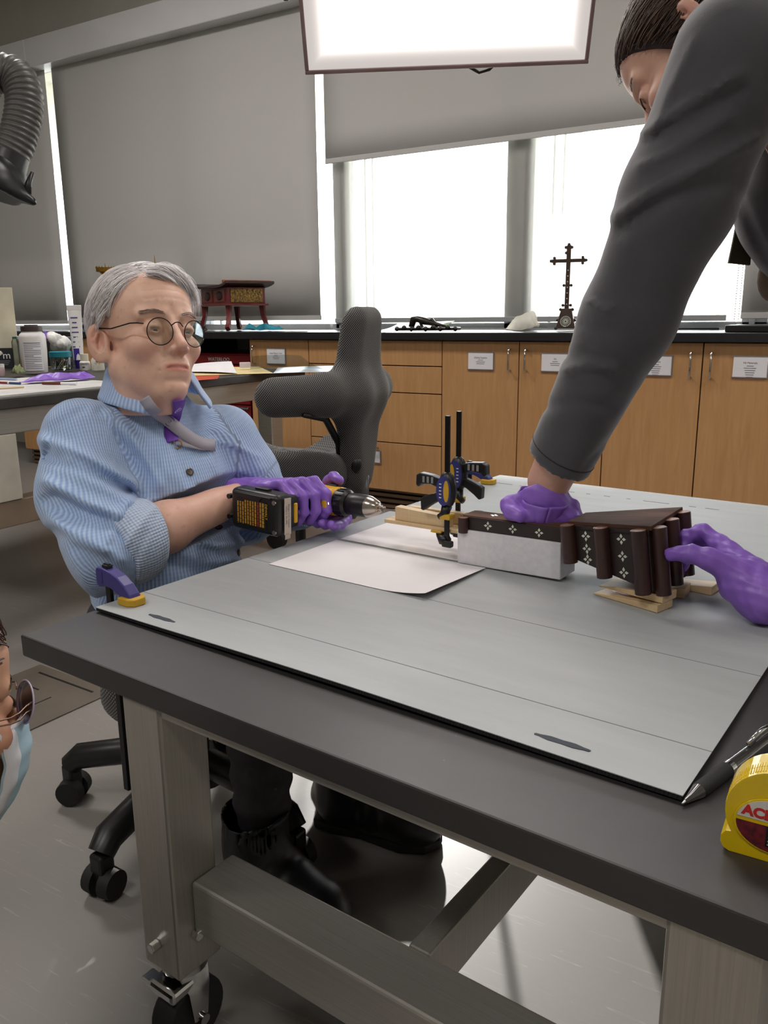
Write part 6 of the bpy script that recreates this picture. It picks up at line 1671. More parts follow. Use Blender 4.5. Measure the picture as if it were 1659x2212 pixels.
# lanyard
def w_front(P): return np.minimum(w_shirt(P), w_head(P))
def on_front(x, y, off=0.0):
    p = march(w_front, x, y, 1.25, 1.9)
    if p is None: return None, None
    e = 0.006; n = np.array([w_front((p + V3(k))[None])[0] - w_front((p - V3(k))[None])[0] for k in ((e, 0, 0), (0, e, 0), (0, 0, e))]); n = n / np.linalg.norm(n) * 0.5 - CF * 0.5; n /= np.linalg.norm(n)
    return p + n * off, n
ly = thing('lanyard', 'grey and purple printed lanyard hanging crosswise on the blue shirt', 'lanyard', tuple(NKB))
M_LGREY = mat('lanyard_grey', (176, 172, 182), 0.6, c2=(164, 160, 172)); M_LPUR = mat('lanyard_purple', (128, 74, 196), 0.5, c2=(112, 60, 178))
o1, P1, N1, S1 = ribbon('purple_strap', [(386, 862, 0.006), (382, 882, 0.006), (374, 906, 0.004), (368, 935, 0.003), (374, 955, 0.003)], 0.024, M_LPUR, ly, 0.005, fn=on_front)
o2, P2, N2, S2 = ribbon('grey_strap', [(316, 858, 0.012), (334, 884, 0.012), (358, 906, 0.012), (392, 935, 0.010), (430, 958, 0.008), (462, 964, 0.004)], 0.024, M_LGREY, ly, 0.007, fn=on_front)
o3, P3, N3, S3 = ribbon('grey_strap_back', [(378, 955, 0.004), (410, 962, 0.005), (436, 967, 0.006), (460, 960, 0.004)], 0.0155, M_LGREY, ly, 0.003)
def on_strap(P_, N_, S_, i): return frame(P_[i] + N_[i] * 0.0012, np.gradient(P_, axis=0)[i], N_[i])
_k = len(P2)
FB = on_strap(P2, N2, S2, int(_k * 0.45))
for s_, dx in (('I', -0.019), ('CSI', 0.0), ('M', 0.021)):
    text('lettering', s_, 0.014 if s_ != 'CSI' else 0.010, mat('lanyard_print', (70, 48, 110), 0.6), o2, FB @ trm((dx, 0, 0.0003)), world=True, ext=0.0001)
MB().tube([(0.0098 * math.cos(a), 0.0088 * math.sin(a), 0.0004) for a in np.linspace(0.5, 5.8, 24)], 0.0007, 5, FB).build('emblem_ring', MATS['lanyard_print'], o2, world=True)
FA = on_strap(P1, N1, S1, int(len(P1) * 0.28))
MB().tube([(0.007 * math.cos(a), 0.007 * math.sin(a), 0.0004) for a in np.linspace(0.5, 5.8, 24)], 0.0007, 5, FA).build('emblem_ring', M_WHITECARD, o1, world=True)
text('lettering', 'CSI', 0.008, M_WHITECARD, o1, FA @ trm((0, 0, 0.0003)), world=True, ext=0.0001)
text('lettering', 'I', 0.009, M_WHITECARD, o1, FA @ trm((-0.012, 0, 0.0003)), world=True, ext=0.0001)
p, n = on_shirt(380, 962, 0.006)
MB().tube([V3(p) + 0.009 * (CR * math.cos(a) + CU * math.sin(a)) for a in np.linspace(0, 6.28, 20)], 0.001, 6).build('split_ring', M_GOLD, ly, smooth=True, world=True)

# spectacles
sp = thing('spectacles', 'round thin black-rimmed spectacles worn by the seated person', 'glasses', tuple(HM[:3, 3]))
M_RIM = mat('dark_rim', (30, 26, 26), 0.3, 0.6)
lens_c = {}
for sg in (-1, 1):
    a_ = rad(-10 * sg)
    F_ = HM @ trm((0.1085 - 0.0, sg * 0.0325, -0.012)) @ rotm('Z', 10 * sg) @ rotm('Y', 8) @ rotm('Y', 90)
    rr = 0.0222
    MB().tube([(rr * math.cos(t), rr * math.sin(t), 0) for t in np.linspace(0, 2 * math.pi, 41)], 0.0009, 6, F_, caps=False).build('rim', M_RIM, sp, smooth=True, world=True)
    MB().lathe([(0.0, 0.0014), (0.012, 0.0010), (0.0218, 0.0), (0.0218, -0.0012), (0.0, 0.0004)], 32, F_).build('lens', M_LENS, sp, smooth='auto', world=True)
    pts = [(0.100, sg * 0.0565, 0.001), (0.096, sg * 0.0665, 0.002), (0.085, sg * 0.0735, 0.003), (0.03, sg * 0.0800, 0.004), (-0.008, sg * 0.0835, 0.012), (-0.030, sg * 0.083, 0.004), (-0.038, sg * 0.079, -0.016)]
    MB().tube(pts, [0.0009, 0.0012, 0.0011, 0.0011, 0.0018, 0.0022, 0.002], 6, HM).build('temple', M_RIM, sp, smooth=True, world=True)
MB().tube([(0.1085, -0.0112, -0.001), (0.1115, -0.005, 0.004), (0.1125, 0, 0.005), (0.1115, 0.005, 0.004), (0.1085, 0.0112, -0.001)], 0.001, 6, HM).build('bridge', M_RIM, sp, smooth=True, world=True)

# gloves: right hand grips the drill from above, left hand steadies it from behind and below
def DL(x, y, z): return W(x, DY + y, DZ + z)
def hand_obj(name, fingers, palm, thumb, extra, m, parent, wrist_cut=None, res=0.0024, wr=0.0):
    allp = np.array([p for ch in fingers for p in ch[0]] + list(palm[0]) + [p for p in thumb[0]] + [p for e in extra for p in e[0]])
    def fn(P):
        d = None
        for pts, rs_ in fingers:
            e = s_chain(P, pts, rs_, 0.004); d = e if d is None else smin(d, e, 0.0022)
        pl_ = None
        pw, mc, r0, r1 = palm[0][0], palm[0][1:], palm[1][0], palm[1][1]
        for q in mc:
            e = s_cap(P, pw, q, r0, r1); pl_ = e if pl_ is None else smin(pl_, e, 0.012)
        d = smin(d, pl_, 0.007)
        d = smin(d, s_chain(P, thumb[0], thumb[1], 0.006), 0.007)
        for pts, rs_ in extra: d = smin(d, s_chain(P, pts, rs_, 0.006), 0.01)
        d = d + wr * (np.sin(P @ V3((210, 130, 260))) * np.sin(P @ V3((-120, 240, 90))))
        if wrist_cut is not None: d = smax(d, (P - V3(wrist_cut[0])) @ V3(wrist_cut[1]), 0.002)
        return d
    return sdf_obj(name, fn, allp.min(0) - 0.035, allp.max(0) + 0.035, res, m, parent)
fr_ = []
for dy, r, ex_ in ((-0.030, 0.0098, 0.004), (-0.0505, 0.0100, 0.003), (-0.0705, 0.0096, 0.0), (-0.0885, 0.0086, -0.003)):
    cx = 0.012 + (dy + 0.02) * 0.487
    fr_.append(([DL(cx - 0.034, dy, 0.030), DL(cx + 0.004 + ex_, dy - 0.001, 0.0425), DL(cx + 0.033 + ex_, dy, 0.020), DL(cx + 0.034 + ex_, dy + 0.001, -0.010), DL(cx + 0.018 + ex_, dy + 0.002, -0.033)], [0.0125, r + 0.0012, r + 0.0006, r, r * 0.9]))
mcs = [f[0][0] for f in fr_]
hand_obj('glove', fr_, ([W(-0.120, 0.578, 0.655)] + mcs, (0.026, 0.0155)), ([W(-0.085, 0.625, 0.648), DL(-0.035, 0.0, 0.006), DL(-0.030, -0.012, -0.022), DL(-0.008, -0.022, -0.034)], [0.018, 0.014, 0.012, 0.010]),
         [([W(-0.145, 0.566, 0.655), W(-0.11, 0.582, 0.656)], [0.0315, 0.030])], M_PURPLE, wm, wr=0.0007)
fl_ = []
for k, (x0, r) in enumerate(((0.050, 0.0094), (0.031, 0.0098), (0.012, 0.0095), (-0.006, 0.0085))):
    fl_.append(([DL(x0 - 0.022, 0.050, -0.026), DL(x0 - 0.006, 0.032, -0.043), DL(x0 + 0.004, 0.002, -0.046), DL(x0 + 0.010 - 0.003 * k, -0.026, -0.042), DL(x0 + 0.014 - 0.004 * k, -0.040, -0.036)], [0.012, r + 0.001, r, r, r * 0.88]))
hand_obj('glove', fl_, ([W(-0.045, 0.728, 0.622)] + [f[0][0] for f in fl_], (0.026, 0.015)), ([DL(-0.03, 0.062, -0.005), DL(-0.014, 0.050, 0.026), DL(0.010, 0.036, 0.040), DL(0.034, 0.024, 0.037)], [0.017, 0.0125, 0.0108, 0.0095]),
         [([WR_L - (W(-0.045, 0.728, 0.622) - W(-0.08, 0.76, 0.615)) * 0.5, W(-0.04, 0.725, 0.622)], [0.030, 0.029])], M_PURPLE, wm, wr=0.0007)

# trousers and boots
M_DENIM = mat('charcoal_denim', (62, 60, 64), 0.85, c2=(48, 46, 50), scale=35, bump=0.3, bscale=400)
KNR, KNL = V3((-0.855, 0.985, 0.455)), V3((-0.86, 1.235, 0.455))
ANR, ANL = V3((-0.835, 0.955, 0.10)), V3((-0.85, 1.215, 0.10))
def trou(P):
    d = s_ell(P, HIPC + V3((0, 0, -0.02)), (0.13, 0.17, 0.09), TR)
    for hip, kn, an in ((HIPC + V3((0.06, -0.09, -0.03)), KNR, ANR), (HIPC + V3((0.06, 0.10, -0.03)), KNL, ANL)):
        d = smin(d, s_chain(P, [hip, kn, an + (kn - an) * 0.22], [0.090, 0.066, 0.0475], 0.03), 0.04)
    d = d + 0.003 * np.sin(P[..., 2] * 130 + 25 * P[..., 1]) * (P[..., 2] < 0.3)
    d = smax(d, 0.150 - P[..., 2], 0.004)
    return d
sdf_obj('trousers', trou, (-1.45, 0.84, 0.12), (-0.75, 1.36, 0.58), 0.008, M_DENIM, wm)
M_BOOT = mat('black_leather', (30, 30, 32), 0.42, c2=(22, 22, 24), scale=40, bump=0.25, bscale=120)
def boot(heel, toe, ank):
    h_, t_ = V3(heel), V3(toe); f = (t_ - h_) / np.linalg.norm(t_ - h_); L = np.linalg.norm(t_ - h_)
    M = frame(h_, f); c = (V3(ank) - h_) @ f
    def fn(P):
        q = (P - M[:3, 3]) @ M[:3, :3]
        d = s_chain(q, [(0.058, 0, 0.056), (L * 0.50, 0, 0.058), (L - 0.058, -0.004, 0.046)], [0.048, 0.050, 0.046], 0.03)
        d = smin(d, s_ell(q, (L - 0.060, -0.004, 0.044), (0.064, 0.050, 0.042)), 0.02)
        d = smin(d, s_chain(q, [(0.060, 0, 0.06), (0.062, 0, 0.12), (0.064, 0, 0.185)], [0.048, 0.051, 0.059], 0.03), 0.03)
        d = smax(d, -s_cap(q, (0.064, 0, 0.150), (0.064, 0, 0.26), 0.052, 0.058), 0.003)
        d = smax(d, 0.016 - q[..., 2], 0.004); d = smax(d, q[..., 2] - 0.178 - 0.010 * np.abs(q[..., 0] - 0.06) / 0.05, 0.004)
        d = d + 0.0018 * np.sin(q[..., 0] * 190) * np.exp(-((q[..., 0] - L * 0.52) / 0.03) ** 2) * (q[..., 2] > 0.04)
        return d
    cs = [M[:3, 3] + M[:3, :3] @ V3(p) for p in ((-0.02, -0.07, 0), (L + 0.02, 0.07, 0.22), (-0.02, 0.07, 0), (L + 0.02, -0.07, 0))]
    b = sdf_obj('boot', fn, np.min(cs, 0), np.max(cs, 0), 0.0045, M_BOOT, wm)
    so = [(0.0, 0), (0.008, 0.034), (0.05, 0.044), (0.11, 0.036), (L - 0.08, 0.047), (L - 0.03, 0.04), (L - 0.003, 0.018), (L, -0.006), (L - 0.02, -0.036), (L - 0.07, -0.050), (0.11, -0.037), (0.05, -0.044), (0.008, -0.034)]
    MB().prism(so, 0.001, 0.020, M).build('sole', M_BLACKR, b, bevel=0.004, world=True)
boot((-0.905, 0.945, 0), (-0.655, 0.945, 0), ANR)
boot((-0.905, 1.205, 0), (-0.640, 1.245, 0), ANL)

# the chair she sits on
wc = thing('office_chair', 'black swivel chair carrying the seated person', 'chair', (-1.125, 1.11, 0), 0.0)
chair_base(wc, 0.26, 0.29, rad(-84))
def wseat(P):
    q = P - V3((-0.03, -0.01, 0.283)); r = np.hypot(q[..., 0], q[..., 1])
    return np.sqrt(np.maximum(r - 0.135, 0) ** 2 + np.maximum(np.abs(q[..., 2]) - 0.008, 0) ** 2) - 0.024
sdf_obj('seat', wseat, (-0.24, -0.22, 0.22), (0.18, 0.20, 0.34), 0.010, M_MESHF, wc, world=False)
MB().box((-0.05, 0, 0.245), (0.16, 0.14, 0.03)).build('mechanism', M_BLACKP, wc, bevel=0.008)

# ================================================================ standing person leaning in from the right
sp2 = thing('person', 'standing person with dark tied-back hair and grey long-sleeved top leaning over', 'person', (0.36, 1.50, 0.0))
H2, _ = head_frame((-0.273, 1.306, 1.352), 176.9, 44.4, 14.3, 1.0)
M_SKIN2 = m_skin('skin_fair', (220, 176, 156), (206, 158, 138), (176, 96, 88), 0.0)
S2 = DP(1592, 125, 1.03); E2 = DP(1356, 690, 1.20); W2 = DP(1186, 1040, 1.372)
SC = V3((-0.115, 1.345, 1.335)); SR2 = V3((0.02, 1.56, 1.33)); HP2 = V3((0.36, 1.50, 0.92)); ER2 = V3((0.18, 1.45, 0.86)); WRR = DP(1672, 1272, 1.15)
h2 = H2[:3, 3]
def p2_head(P): return head_sdf(to_local(P, H2), age=0.0, neck_to=(-0.10, 0, -0.17))
def p2_arm(P): return s_chain(P, [S2, E2, E2 + (W2 - E2) * 0.35, W2], [0.05, 0.043, 0.045, 0.036], 0.02)
def p2_armr(P): return s_chain(P, [SR2, ER2, ER2 + (WRR - ER2) * 0.35, WRR], [0.05, 0.043, 0.044, 0.028], 0.02)
def p2_tor(P): return s_chain(P, [SC, (SC + HP2) / 2, HP2], [0.10, 0.10, 0.11], 0.05)
def tint2(v):
    t = skin_tint(to_local(v, H2)); t[np.linalg.norm(v - h2, axis=1) > 0.2] = 0.15; return t
merge_sdf('body', [(p2_head, h2 - [0.20, 0.17, 0.20], h2 + [0.20, 0.19, 0.17], 0.0032),
                   (p2_arm, np.minimum(np.minimum(S2, E2), W2) - 0.06, np.maximum(np.maximum(S2, E2), W2) + 0.06, 0.006),
                   (p2_armr, np.minimum(np.minimum(SR2, ER2), WRR) - 0.06, np.maximum(np.maximum(SR2, ER2), WRR) + 0.06, 0.008),
                   (p2_tor, np.minimum(SC, HP2) - 0.14, np.maximum(SC, HP2) + 0.14, 0.012)], M_SKIN2, sp2, {'tint': tint2})
for sg in (-1, 1): eyeball(sp2, H2, sg * 0.031, (0.0, -0.3), z=-0.003)
M_BHAIR = m_hair('brown_hair', (42, 28, 22), (92, 64, 48), 0.5); M_BCAP = mat('brown_under_hair', (38, 26, 22), 0.6, c2=(28, 19, 16), scale=60)
def hl2(x): return np.interp(x, [-0.12, -0.06, -0.025, -0.008, 0.012, 0.035, 0.06, 0.085, 0.11], [-0.085, -0.075, -0.05, 0.016, -0.018, 0.018, 0.046, 0.068, 0.076])
def p2_cap(P):
    L = to_local(P, H2)
    d = s_ell(L, (-0.014, 0, 0.034), (0.1150, 0.0855, 0.100))
    d = smin(d, s_ell(L, (-0.125, 0, 0.03), (0.04, 0.04, 0.038)), 0.02)
    return smax(d, hl2(L[..., 0]) - L[..., 2], 0.006)
cap2 = sdf_obj('hair', p2_cap, h2 - 0.21, h2 + 0.21, 0.006, M_BCAP, sp2)
rs = np.random.RandomState(8); out = []
HC2, HR2 = (-0.014, 0, 0.034), (0.1185, 0.0890, 0.1035)
while len(out) < 6500:
    v = rs.normal(size=3); v /= np.linalg.norm(v); p = V3(HC2) + V3(HR2) * v * rs.uniform(0.95, 1.0)
    if p[2] > hl2(p[0]) - 0.001: out.append(p)
r2 = np.array(out); n2 = (r2 - V3(HC2)) / V3(HR2) ** 2; n2 /= np.linalg.norm(n2, axis=1, keepdims=True)
d2 = V3((-0.14, 0, 0.03)) - r2 + rs.normal(size=r2.shape) * 0.012
strands('hair_strands', r2, d2, n2, HC2, HR2, rs.uniform(0.05, 0.10, len(r2)), M_BHAIR, cap2, H2, 8, 0.0005, 0.02, 0.0004, 5)
rl = r2[(r2[:, 2] < hl2(r2[:, 0]) + 0.012) & (r2[:, 0] > 0.02)][:40]
nl = (rl - V3(HC2)) / V3(HR2) ** 2; nl /= np.linalg.norm(nl, axis=1, keepdims=True)
strands('flyaway_hair', rl, rs.normal(size=rl.shape) + nl * 1.2, nl, HC2, HR2, rs.uniform(0.008, 0.02, len(rl)), M_BHAIR, cap2, H2, 6, 0.00025, 0.04, 0.001, 15)
rbw = np.stack([0.0950 - 0.014 * bx_ ** 2, sgn * (0.014 + 0.036 * bx_), 0.0225 + 0.004 * np.sin(3.0 * bx_) + np.random.RandomState(1).uniform(-0.0022, 0.0022, nb_)], 1)
strands('eyebrows', rbw, np.stack([-0.15 + 0 * bx_, sgn * 1.0, 0.15 + 0 * bx_], 1), np.tile([[1., 0, 0]], (nb_, 1)), (0, 0, 0), (0.1, 0.1, 0.1), np.full(nb_, 0.008), M_BHAIR, sp2, H2, 4, 0.00028, 0.0, 0, 2, 0, 0.0)
ey_ = np.linspace(0, 1, 40); rl_ = np.stack([0.0945 - 0.006 * ey_ ** 2, 0.019 + 0.026 * ey_, -0.003 - 0.002 * np.sin(3.1 * ey_)], 1)
strands('eyelashes', rl_, np.stack([0.9 + 0 * ey_, 0.3 * ey_, -0.35 + 0 * ey_], 1), np.tile([[0., 0, 1]], (40, 1)), (0, 0, 0), (0.1, 0.1, 0.1), np.full(40, 0.009), M_BHAIR, sp2, H2, 4, 0.0004, 0.0, 0, 2, 0, 0.0)

M_GREYT = mat('charcoal_knit', (74, 73, 79), 0.92, c2=(66, 65, 71), scale=14, bump=0.25, bscale=600, sheen=0.4)
F2 = [([(1500, 90), (1450, 190), (1405, 300)], 10, 0.004), ([(1400, 300), (1480, 270), (1600, 190)], 12, -0.006), ([(1330, 470), (1400, 420), (1540, 350), (1640, 300)], 12, 0.009), ([(1390, 290), (1480, 230), (1600, 160)], 11, 0.006), ([(1340, 500), (1440, 430), (1600, 380)], 13, -0.007),
      ([(1380, 360), (1450, 330), (1580, 250)], 10, 0.005), ([(1232, 770), (1270, 760), (1310, 775)], 10, -0.006), ([(1222, 800), (1280, 790), (1330, 800)], 10, 0.007), ([(1270, 650), (1300, 670), (1330, 665)], 8, 0.006),
      ([(1180, 880), (1250, 870), (1320, 880)], 12, -0.004), ([(1260, 700), (1290, 715), (1330, 710)], 9, -0.005), ([(1600, 430), (1630, 500), (1660, 560)], 9, -0.008), ([(1380, 850), (1330, 930), (1260, 1010)], 4, -0.003)]
CE = W2 + (E2 - W2) * 0.135
def g_sleeve(P): return s_chain(P, [S2, S2 + (E2 - S2) * 0.5, E2, CE], [0.080, 0.074, 0.064, 0.054], 0.03)
def g_torso(P):
    d = s_cap(P, SC + V3((0.02, 0.02, -0.03)), (SC + HP2) / 2 + V3((0.02, 0, -0.01)), 0.115, 0.135)
    d = smin(d, s_cap(P, (SC + HP2) / 2, HP2, 0.135, 0.15), 0.05)
    d = smin(d, s_cap(P, DP(1762, 430, 1.2), DP(1850, 560, 1.22), 0.112, 0.110), 0.05)
    d = smin(d, s_cap(P, S2 + (SC - S2) * 0.3, SR2, 0.075, 0.08), 0.05)
    d = smin(d, s_cap(P, SC + V3((-0.02, -0.03, 0.0)), SC + V3((-0.06, -0.02, 0.035)), 0.075, 0.06), 0.04)
    return d
def g_all(P):
    d = smin(g_torso(P), g_sleeve(P), 0.035)
    d = smin(d, s_chain(P, [SR2, ER2, ER2 + (WRR - ER2) * 0.6], [0.08, 0.065, 0.05], 0.03), 0.03)
    X, Y = pxy(P)
    fs = 0
    for pts, w, a in F2: fs = fs + fold(X, Y, pts, w, a)
    d = d + np.clip(fs, -0.007, 0.0035)
    ax = (W2 - E2) / np.linalg.norm(W2 - E2)
    d = smax(d, (P - CE) @ ax - 0.0 - 0.10 * ((P - CE) @ CR), 0.004)
    d = smax(d, -s_chain(P, [SC + (h2 - SC) * 0.55, h2], [0.052, 0.07], 0.02), 0.006)
    return d
pts_ = np.array([S2, E2, CE, SC, HP2, SR2, ER2])
top2 = sdf_obj('long_sleeved_top', g_all, pts_.min(0) - 0.17, pts_.max(0) + 0.17, 0.0066, M_GREYT, sp2)
# cuff hem seam
axw = (W2 - E2) / np.linalg.norm(W2 - E2); u1 = np.cross(axw, CR); u1 /= np.linalg.norm(u1); u2 = np.cross(axw, u1)
c0 = CE - axw * 0.022
MB().tube([c0 + 0.0545 * (u1 * math.cos(a) + u2 * math.sin(a)) + axw * 0.1 * ((0.0545 * (u1 * math.cos(a) + u2 * math.sin(a))) @ CR) for a in np.linspace(0, 6.2832, 40)], 0.0012, 5, caps=False).build('hem_seam', mat('charcoal_seam', (44, 43, 47), 0.9), top2, world=True)
def p2_legs(P):
    d = s_ell(P, HP2 + V3((0.03, 0, -0.05)), (0.16, 0.19, 0.14))
    for y, kx in ((-0.10, 0.42), (0.12, 0.46)):
        d = smin(d, s_chain(P, [HP2 + V3((0.02, y, -0.06)), V3((kx, 1.50 + y, 0.48)), V3((kx + 0.06, 1.50 + y, 0.08))], [0.105, 0.075, 0.055], 0.03), 0.04)
    return d
sdf_obj('trousers', p2_legs, (0.14, 1.18, 0.05), (0.68, 1.84, 1.05), 0.014, mat('dark_brown_trousers', (70, 58, 46), 0.85), sp2)
for y in (-0.10, 0.12):
    MB().sphere((0.47, 1.50 + y, 0.045), (0.13, 0.05, 0.045), 18).build('shoe', M_BOOT, sp2, smooth=True, world=True)
# strap and pouch hanging below the chest
st0 = [DP(x, y, 1.27) for x, y in ((1596, 430), (1622, 440), (1617, 574), (1571, 569))]
MB().grid(lambda u, v: (st0[0] * (1 - u) + st0[1] * u) * (1 - v) + (st0[3] * (1 - u) + st0[2] * u) * v - CF * 0.004 * math.sin(3 * v), 4, 10, 0.006).build('hanging_strap', mat('olive_webbing', (62, 54, 38), 0.85, c2=(52, 45, 32), scale=300), sp2, smooth='auto', world=True)
MB().sphere(DP(1672, 600, 1.26), (0.024, 0.03, 0.036), 18).build('pouch', mat('tan_pouch', (118, 100, 82), 0.8, c2=(90, 74, 58), scale=30), sp2, smooth=True, world=True)
# left hand pressing the neck down
g1 = []
for k, (dx, dy_) in enumerate(((0.0, 0.036), (0.020, 0.030), (0.040, 0.022), (0.058, 0.012))):
    g1.append(([W(0.462 + dx * 0.7, 0.675 + dy_ * 0.2, 0.694), W(0.474 + dx * 0.8, 0.694, 0.690), W(0.478 + dx * 0.8, 0.703, 0.668), W(0.476 + dx * 0.8, 0.698, 0.646)], [0.014, 0.0105, 0.0098, 0.009]))
pw = DP(1172, 1078, 1.385)
hand_obj('glove', g1, ([pw] + [f[0][0] for f in g1], (0.036, 0.019)), ([W(0.440, 0.660, 0.700), W(0.432, 0.640, 0.690), W(0.440, 0.628, 0.682), W(0.458, 0.623, 0.678)], [0.022, 0.016, 0.013, 0.011]),
         [([DP(1172, 1064, 1.38), DP(1176, 1098, 1.39)], [0.041, 0.038]), ([DP(1150, 1112, 1.37), DP(1225, 1118, 1.375)], [0.020, 0.022])], M_PURPLE, sp2,
         wrist_cut=(DP(1170, 1076, 1.38) + V3((0, 0, 0.006)), -CU * -1.0 + CF * 0.55), wr=0.0008, res=0.0028)
rc = DP(1172, 1092, 1.385); ra = (W2 - E2) / np.linalg.norm(W2 - E2)
ra = ra * 0.6 - CU * 0.4; ra /= np.linalg.norm(ra); r1 = np.cross(ra, CR); r1 /= np.linalg.norm(r1); r2_ = np.cross(ra, r1)
MB().grid(lambda u, v: rc + (r1 * math.cos(2 * math.pi * u) + r2_ * math.sin(2 * math.pi * u)) * (0.0455 - 0.004 * v + 0.0016 * math.sin(9 * 2 * math.pi * u) * (1 - v)) + ra * (-0.014 + 0.034 * v + 0.004 * math.sin(2 * 2 * math.pi * u)), 60, 6, 0.0015).build('glove_cuff', M_PURPLE, sp2, smooth=True, world=True)
# right hand holding the body's end between thumb and fingers
g2 = []
for k in range(4):
    o_ = k * 0.016
    a_, b_, c_, d_ = DP(1560, 1182 + 14 * k, 1.215 + o_), DP(1518, 1146 + 13 * k, 1.235 + o_), DP(1484, 1158 + 15 * k, 1.245 + o_), DP(1476, 1196 + 13 * k, 1.245 + o_)
    g2.append(([a_, b_, c_, d_], [0.0135, 0.0112, 0.0102, 0.0092]))
hand_obj('glove', g2, ([DP(1628, 1262, 1.165)] + [f[0][0] for f in g2], (0.031, 0.017)), ([DP(1590, 1238, 1.160), DP(1535, 1208, 1.160), DP(1490, 1196, 1.168), DP(1452, 1197, 1.175)], [0.023, 0.0155, 0.0125, 0.0105]),
         [([DP(1600, 1262, 1.160), DP(1650, 1292, 1.145), DP(1690, 1285, 1.135)], [0.030, 0.036, 0.034])], M_PURPLE, sp2, wr=0.0012, res=0.0028)
wb_ = WRR + (ER2 - WRR) * 0.06
MB().tube([wb_ + 0.031 * (u1 * math.cos(a) + CU * math.sin(a)) for a in np.linspace(0, 6.2832, 30)], 0.004, 8, caps=False).build('wrist_band', M_GOLD, sp2, smooth=True, world=True)

# ================================================================ crouching person at the left edge
sp3 = thing('person', 'crouching masked person with clear glasses cut by the left picture edge', 'person', (-0.80, 0.36, 0.0))
_, R3 = head_frame((0, 0, 0), 84.0, 8.0, 0.0, 1.0)
O3 = DP(64, 1534, 0.86) - R3 @ V3((0.099, -0.058, -0.004))
H3, _ = head_frame(O3, 84.0, 8.0, 0.0, 1.0)
M_SKIN3 = m_skin('skin_tan', (208, 160, 130), (192, 140, 112), (160, 84, 72), 0.0)
B3 = O3 + V3((-0.01, -0.09, -0.22))
def p3_head(P): return head_sdf(to_local(P, H3), age=0.0)
def p3_tor(P):
    d = s_chain(P, [B3 + V3((0, 0, 0.02)), B3 + V3((0, -0.05, -0.14)), V3((B3[0], B3[1] - 0.08, 0.14))], [0.06, 0.11, 0.12], 0.05)
    return d
merge_sdf('body', [(p3_head, O3 - [0.16, 0.19, 0.24], O3 + [0.16, 0.17, 0.16], 0.004), (p3_tor, B3 - [0.18, 0.25, 0.36], B3 + [0.18, 0.15, 0.12], 0.014)], M_SKIN3, sp3, {'tint': lambda v: skin_tint(to_local(v, H3))})
for sg in (-1, 1): eyeball(sp3, H3, sg * 0.031)
def p3_cap(P):
    L = to_local(P, H3); return smax(s_ell(L, (-0.014, 0, 0.034), (0.107, 0.084, 0.098)), hl2(L[..., 0]) - L[..., 2], 0.006)
cap3 = sdf_obj('hair', p3_cap, O3 - 0.2, O3 + 0.2, 0.009, M_BCAP, sp3)
strands('hair_strands', r2[:1500], d2[:1500], n2[:1500], HC2, HR2, rs.uniform(0.05, 0.10, 1500), M_BHAIR, cap3, H3, 7, 0.0008, 0.02, 0.0004, 5)
strands('eyebrows', rbw, np.stack([-0.15 + 0 * bx_, sgn * 1.0, 0.15 + 0 * bx_], 1), np.tile([[1., 0, 0]], (nb_, 1)), (0, 0, 0), (0.1, 0.1, 0.1), np.full(nb_, 0.010), M_BHAIR, sp3, H3, 4, 0.0005, 0.0, 0, 2, 0, 0.0)
strands('eyelashes', rl_ * [1, -1, 1], np.stack([0.9 + 0 * ey_, -0.3 * ey_, 0.25 + 0 * ey_], 1), np.tile([[0., 0, 1]], (40, 1)), (0, 0, 0), (0.1, 0.1, 0.1), np.full(40, 0.010), M_BHAIR, sp3, H3, 4, 0.0004, 0.0, 0, 2, 0, 0.0)
def p3_cloth(P):
    d = p3_tor(P) - 0.018
    d = smin(d, s_cap(P, B3 + V3((-0.15, -0.03, -0.05)), B3 + V3((0.13, -0.03, -0.05)), 0.06, 0.06), 0.05)
    for sx in (-1, 1):
        d = smin(d, s_chain(P, [B3 + V3((sx * 0.15, -0.03, -0.06)), B3 + V3((sx * 0.16, 0.02, -0.25)), V3((B3[0] + sx * 0.06, B3[1] + 0.12, 0.20))], [0.055, 0.045, 0.036], 0.02), 0.03)
    return smax(d, -s_cap(P, B3, O3, 0.06, 0.06), 0.01)
sdf_obj('jacket', p3_cloth, (B3[0] - 0.28, B3[1] - 0.32, 0.0), (B3[0] + 0.28, B3[1] + 0.24, B3[2] + 0.14), 0.013, mat('navy_jacket', (52, 60, 78), 0.9), sp3)
def p3_leg(P):
    d = None
    for sx in (-1, 1):
        e = s_chain(P, [V3((B3[0] + sx * 0.09, B3[1] - 0.08, 0.13)), V3((B3[0] + sx * 0.12, B3[1] + 0.10, 0.10)), V3((B3[0] + sx * 0.11, B3[1] - 0.14, 0.055))], [0.085, 0.07, 0.045], 0.03)
        d = e if d is None else smin(d, e, 0.03)
    return smax(d, 0.002 - P[..., 2], 0.004)
sdf_obj('trousers', p3_leg, (B3[0] - 0.25, B3[1] - 0.24, -0.01), (B3[0] + 0.25, B3[1] + 0.22, 0.26), 0.013, M_DENIM, sp3)
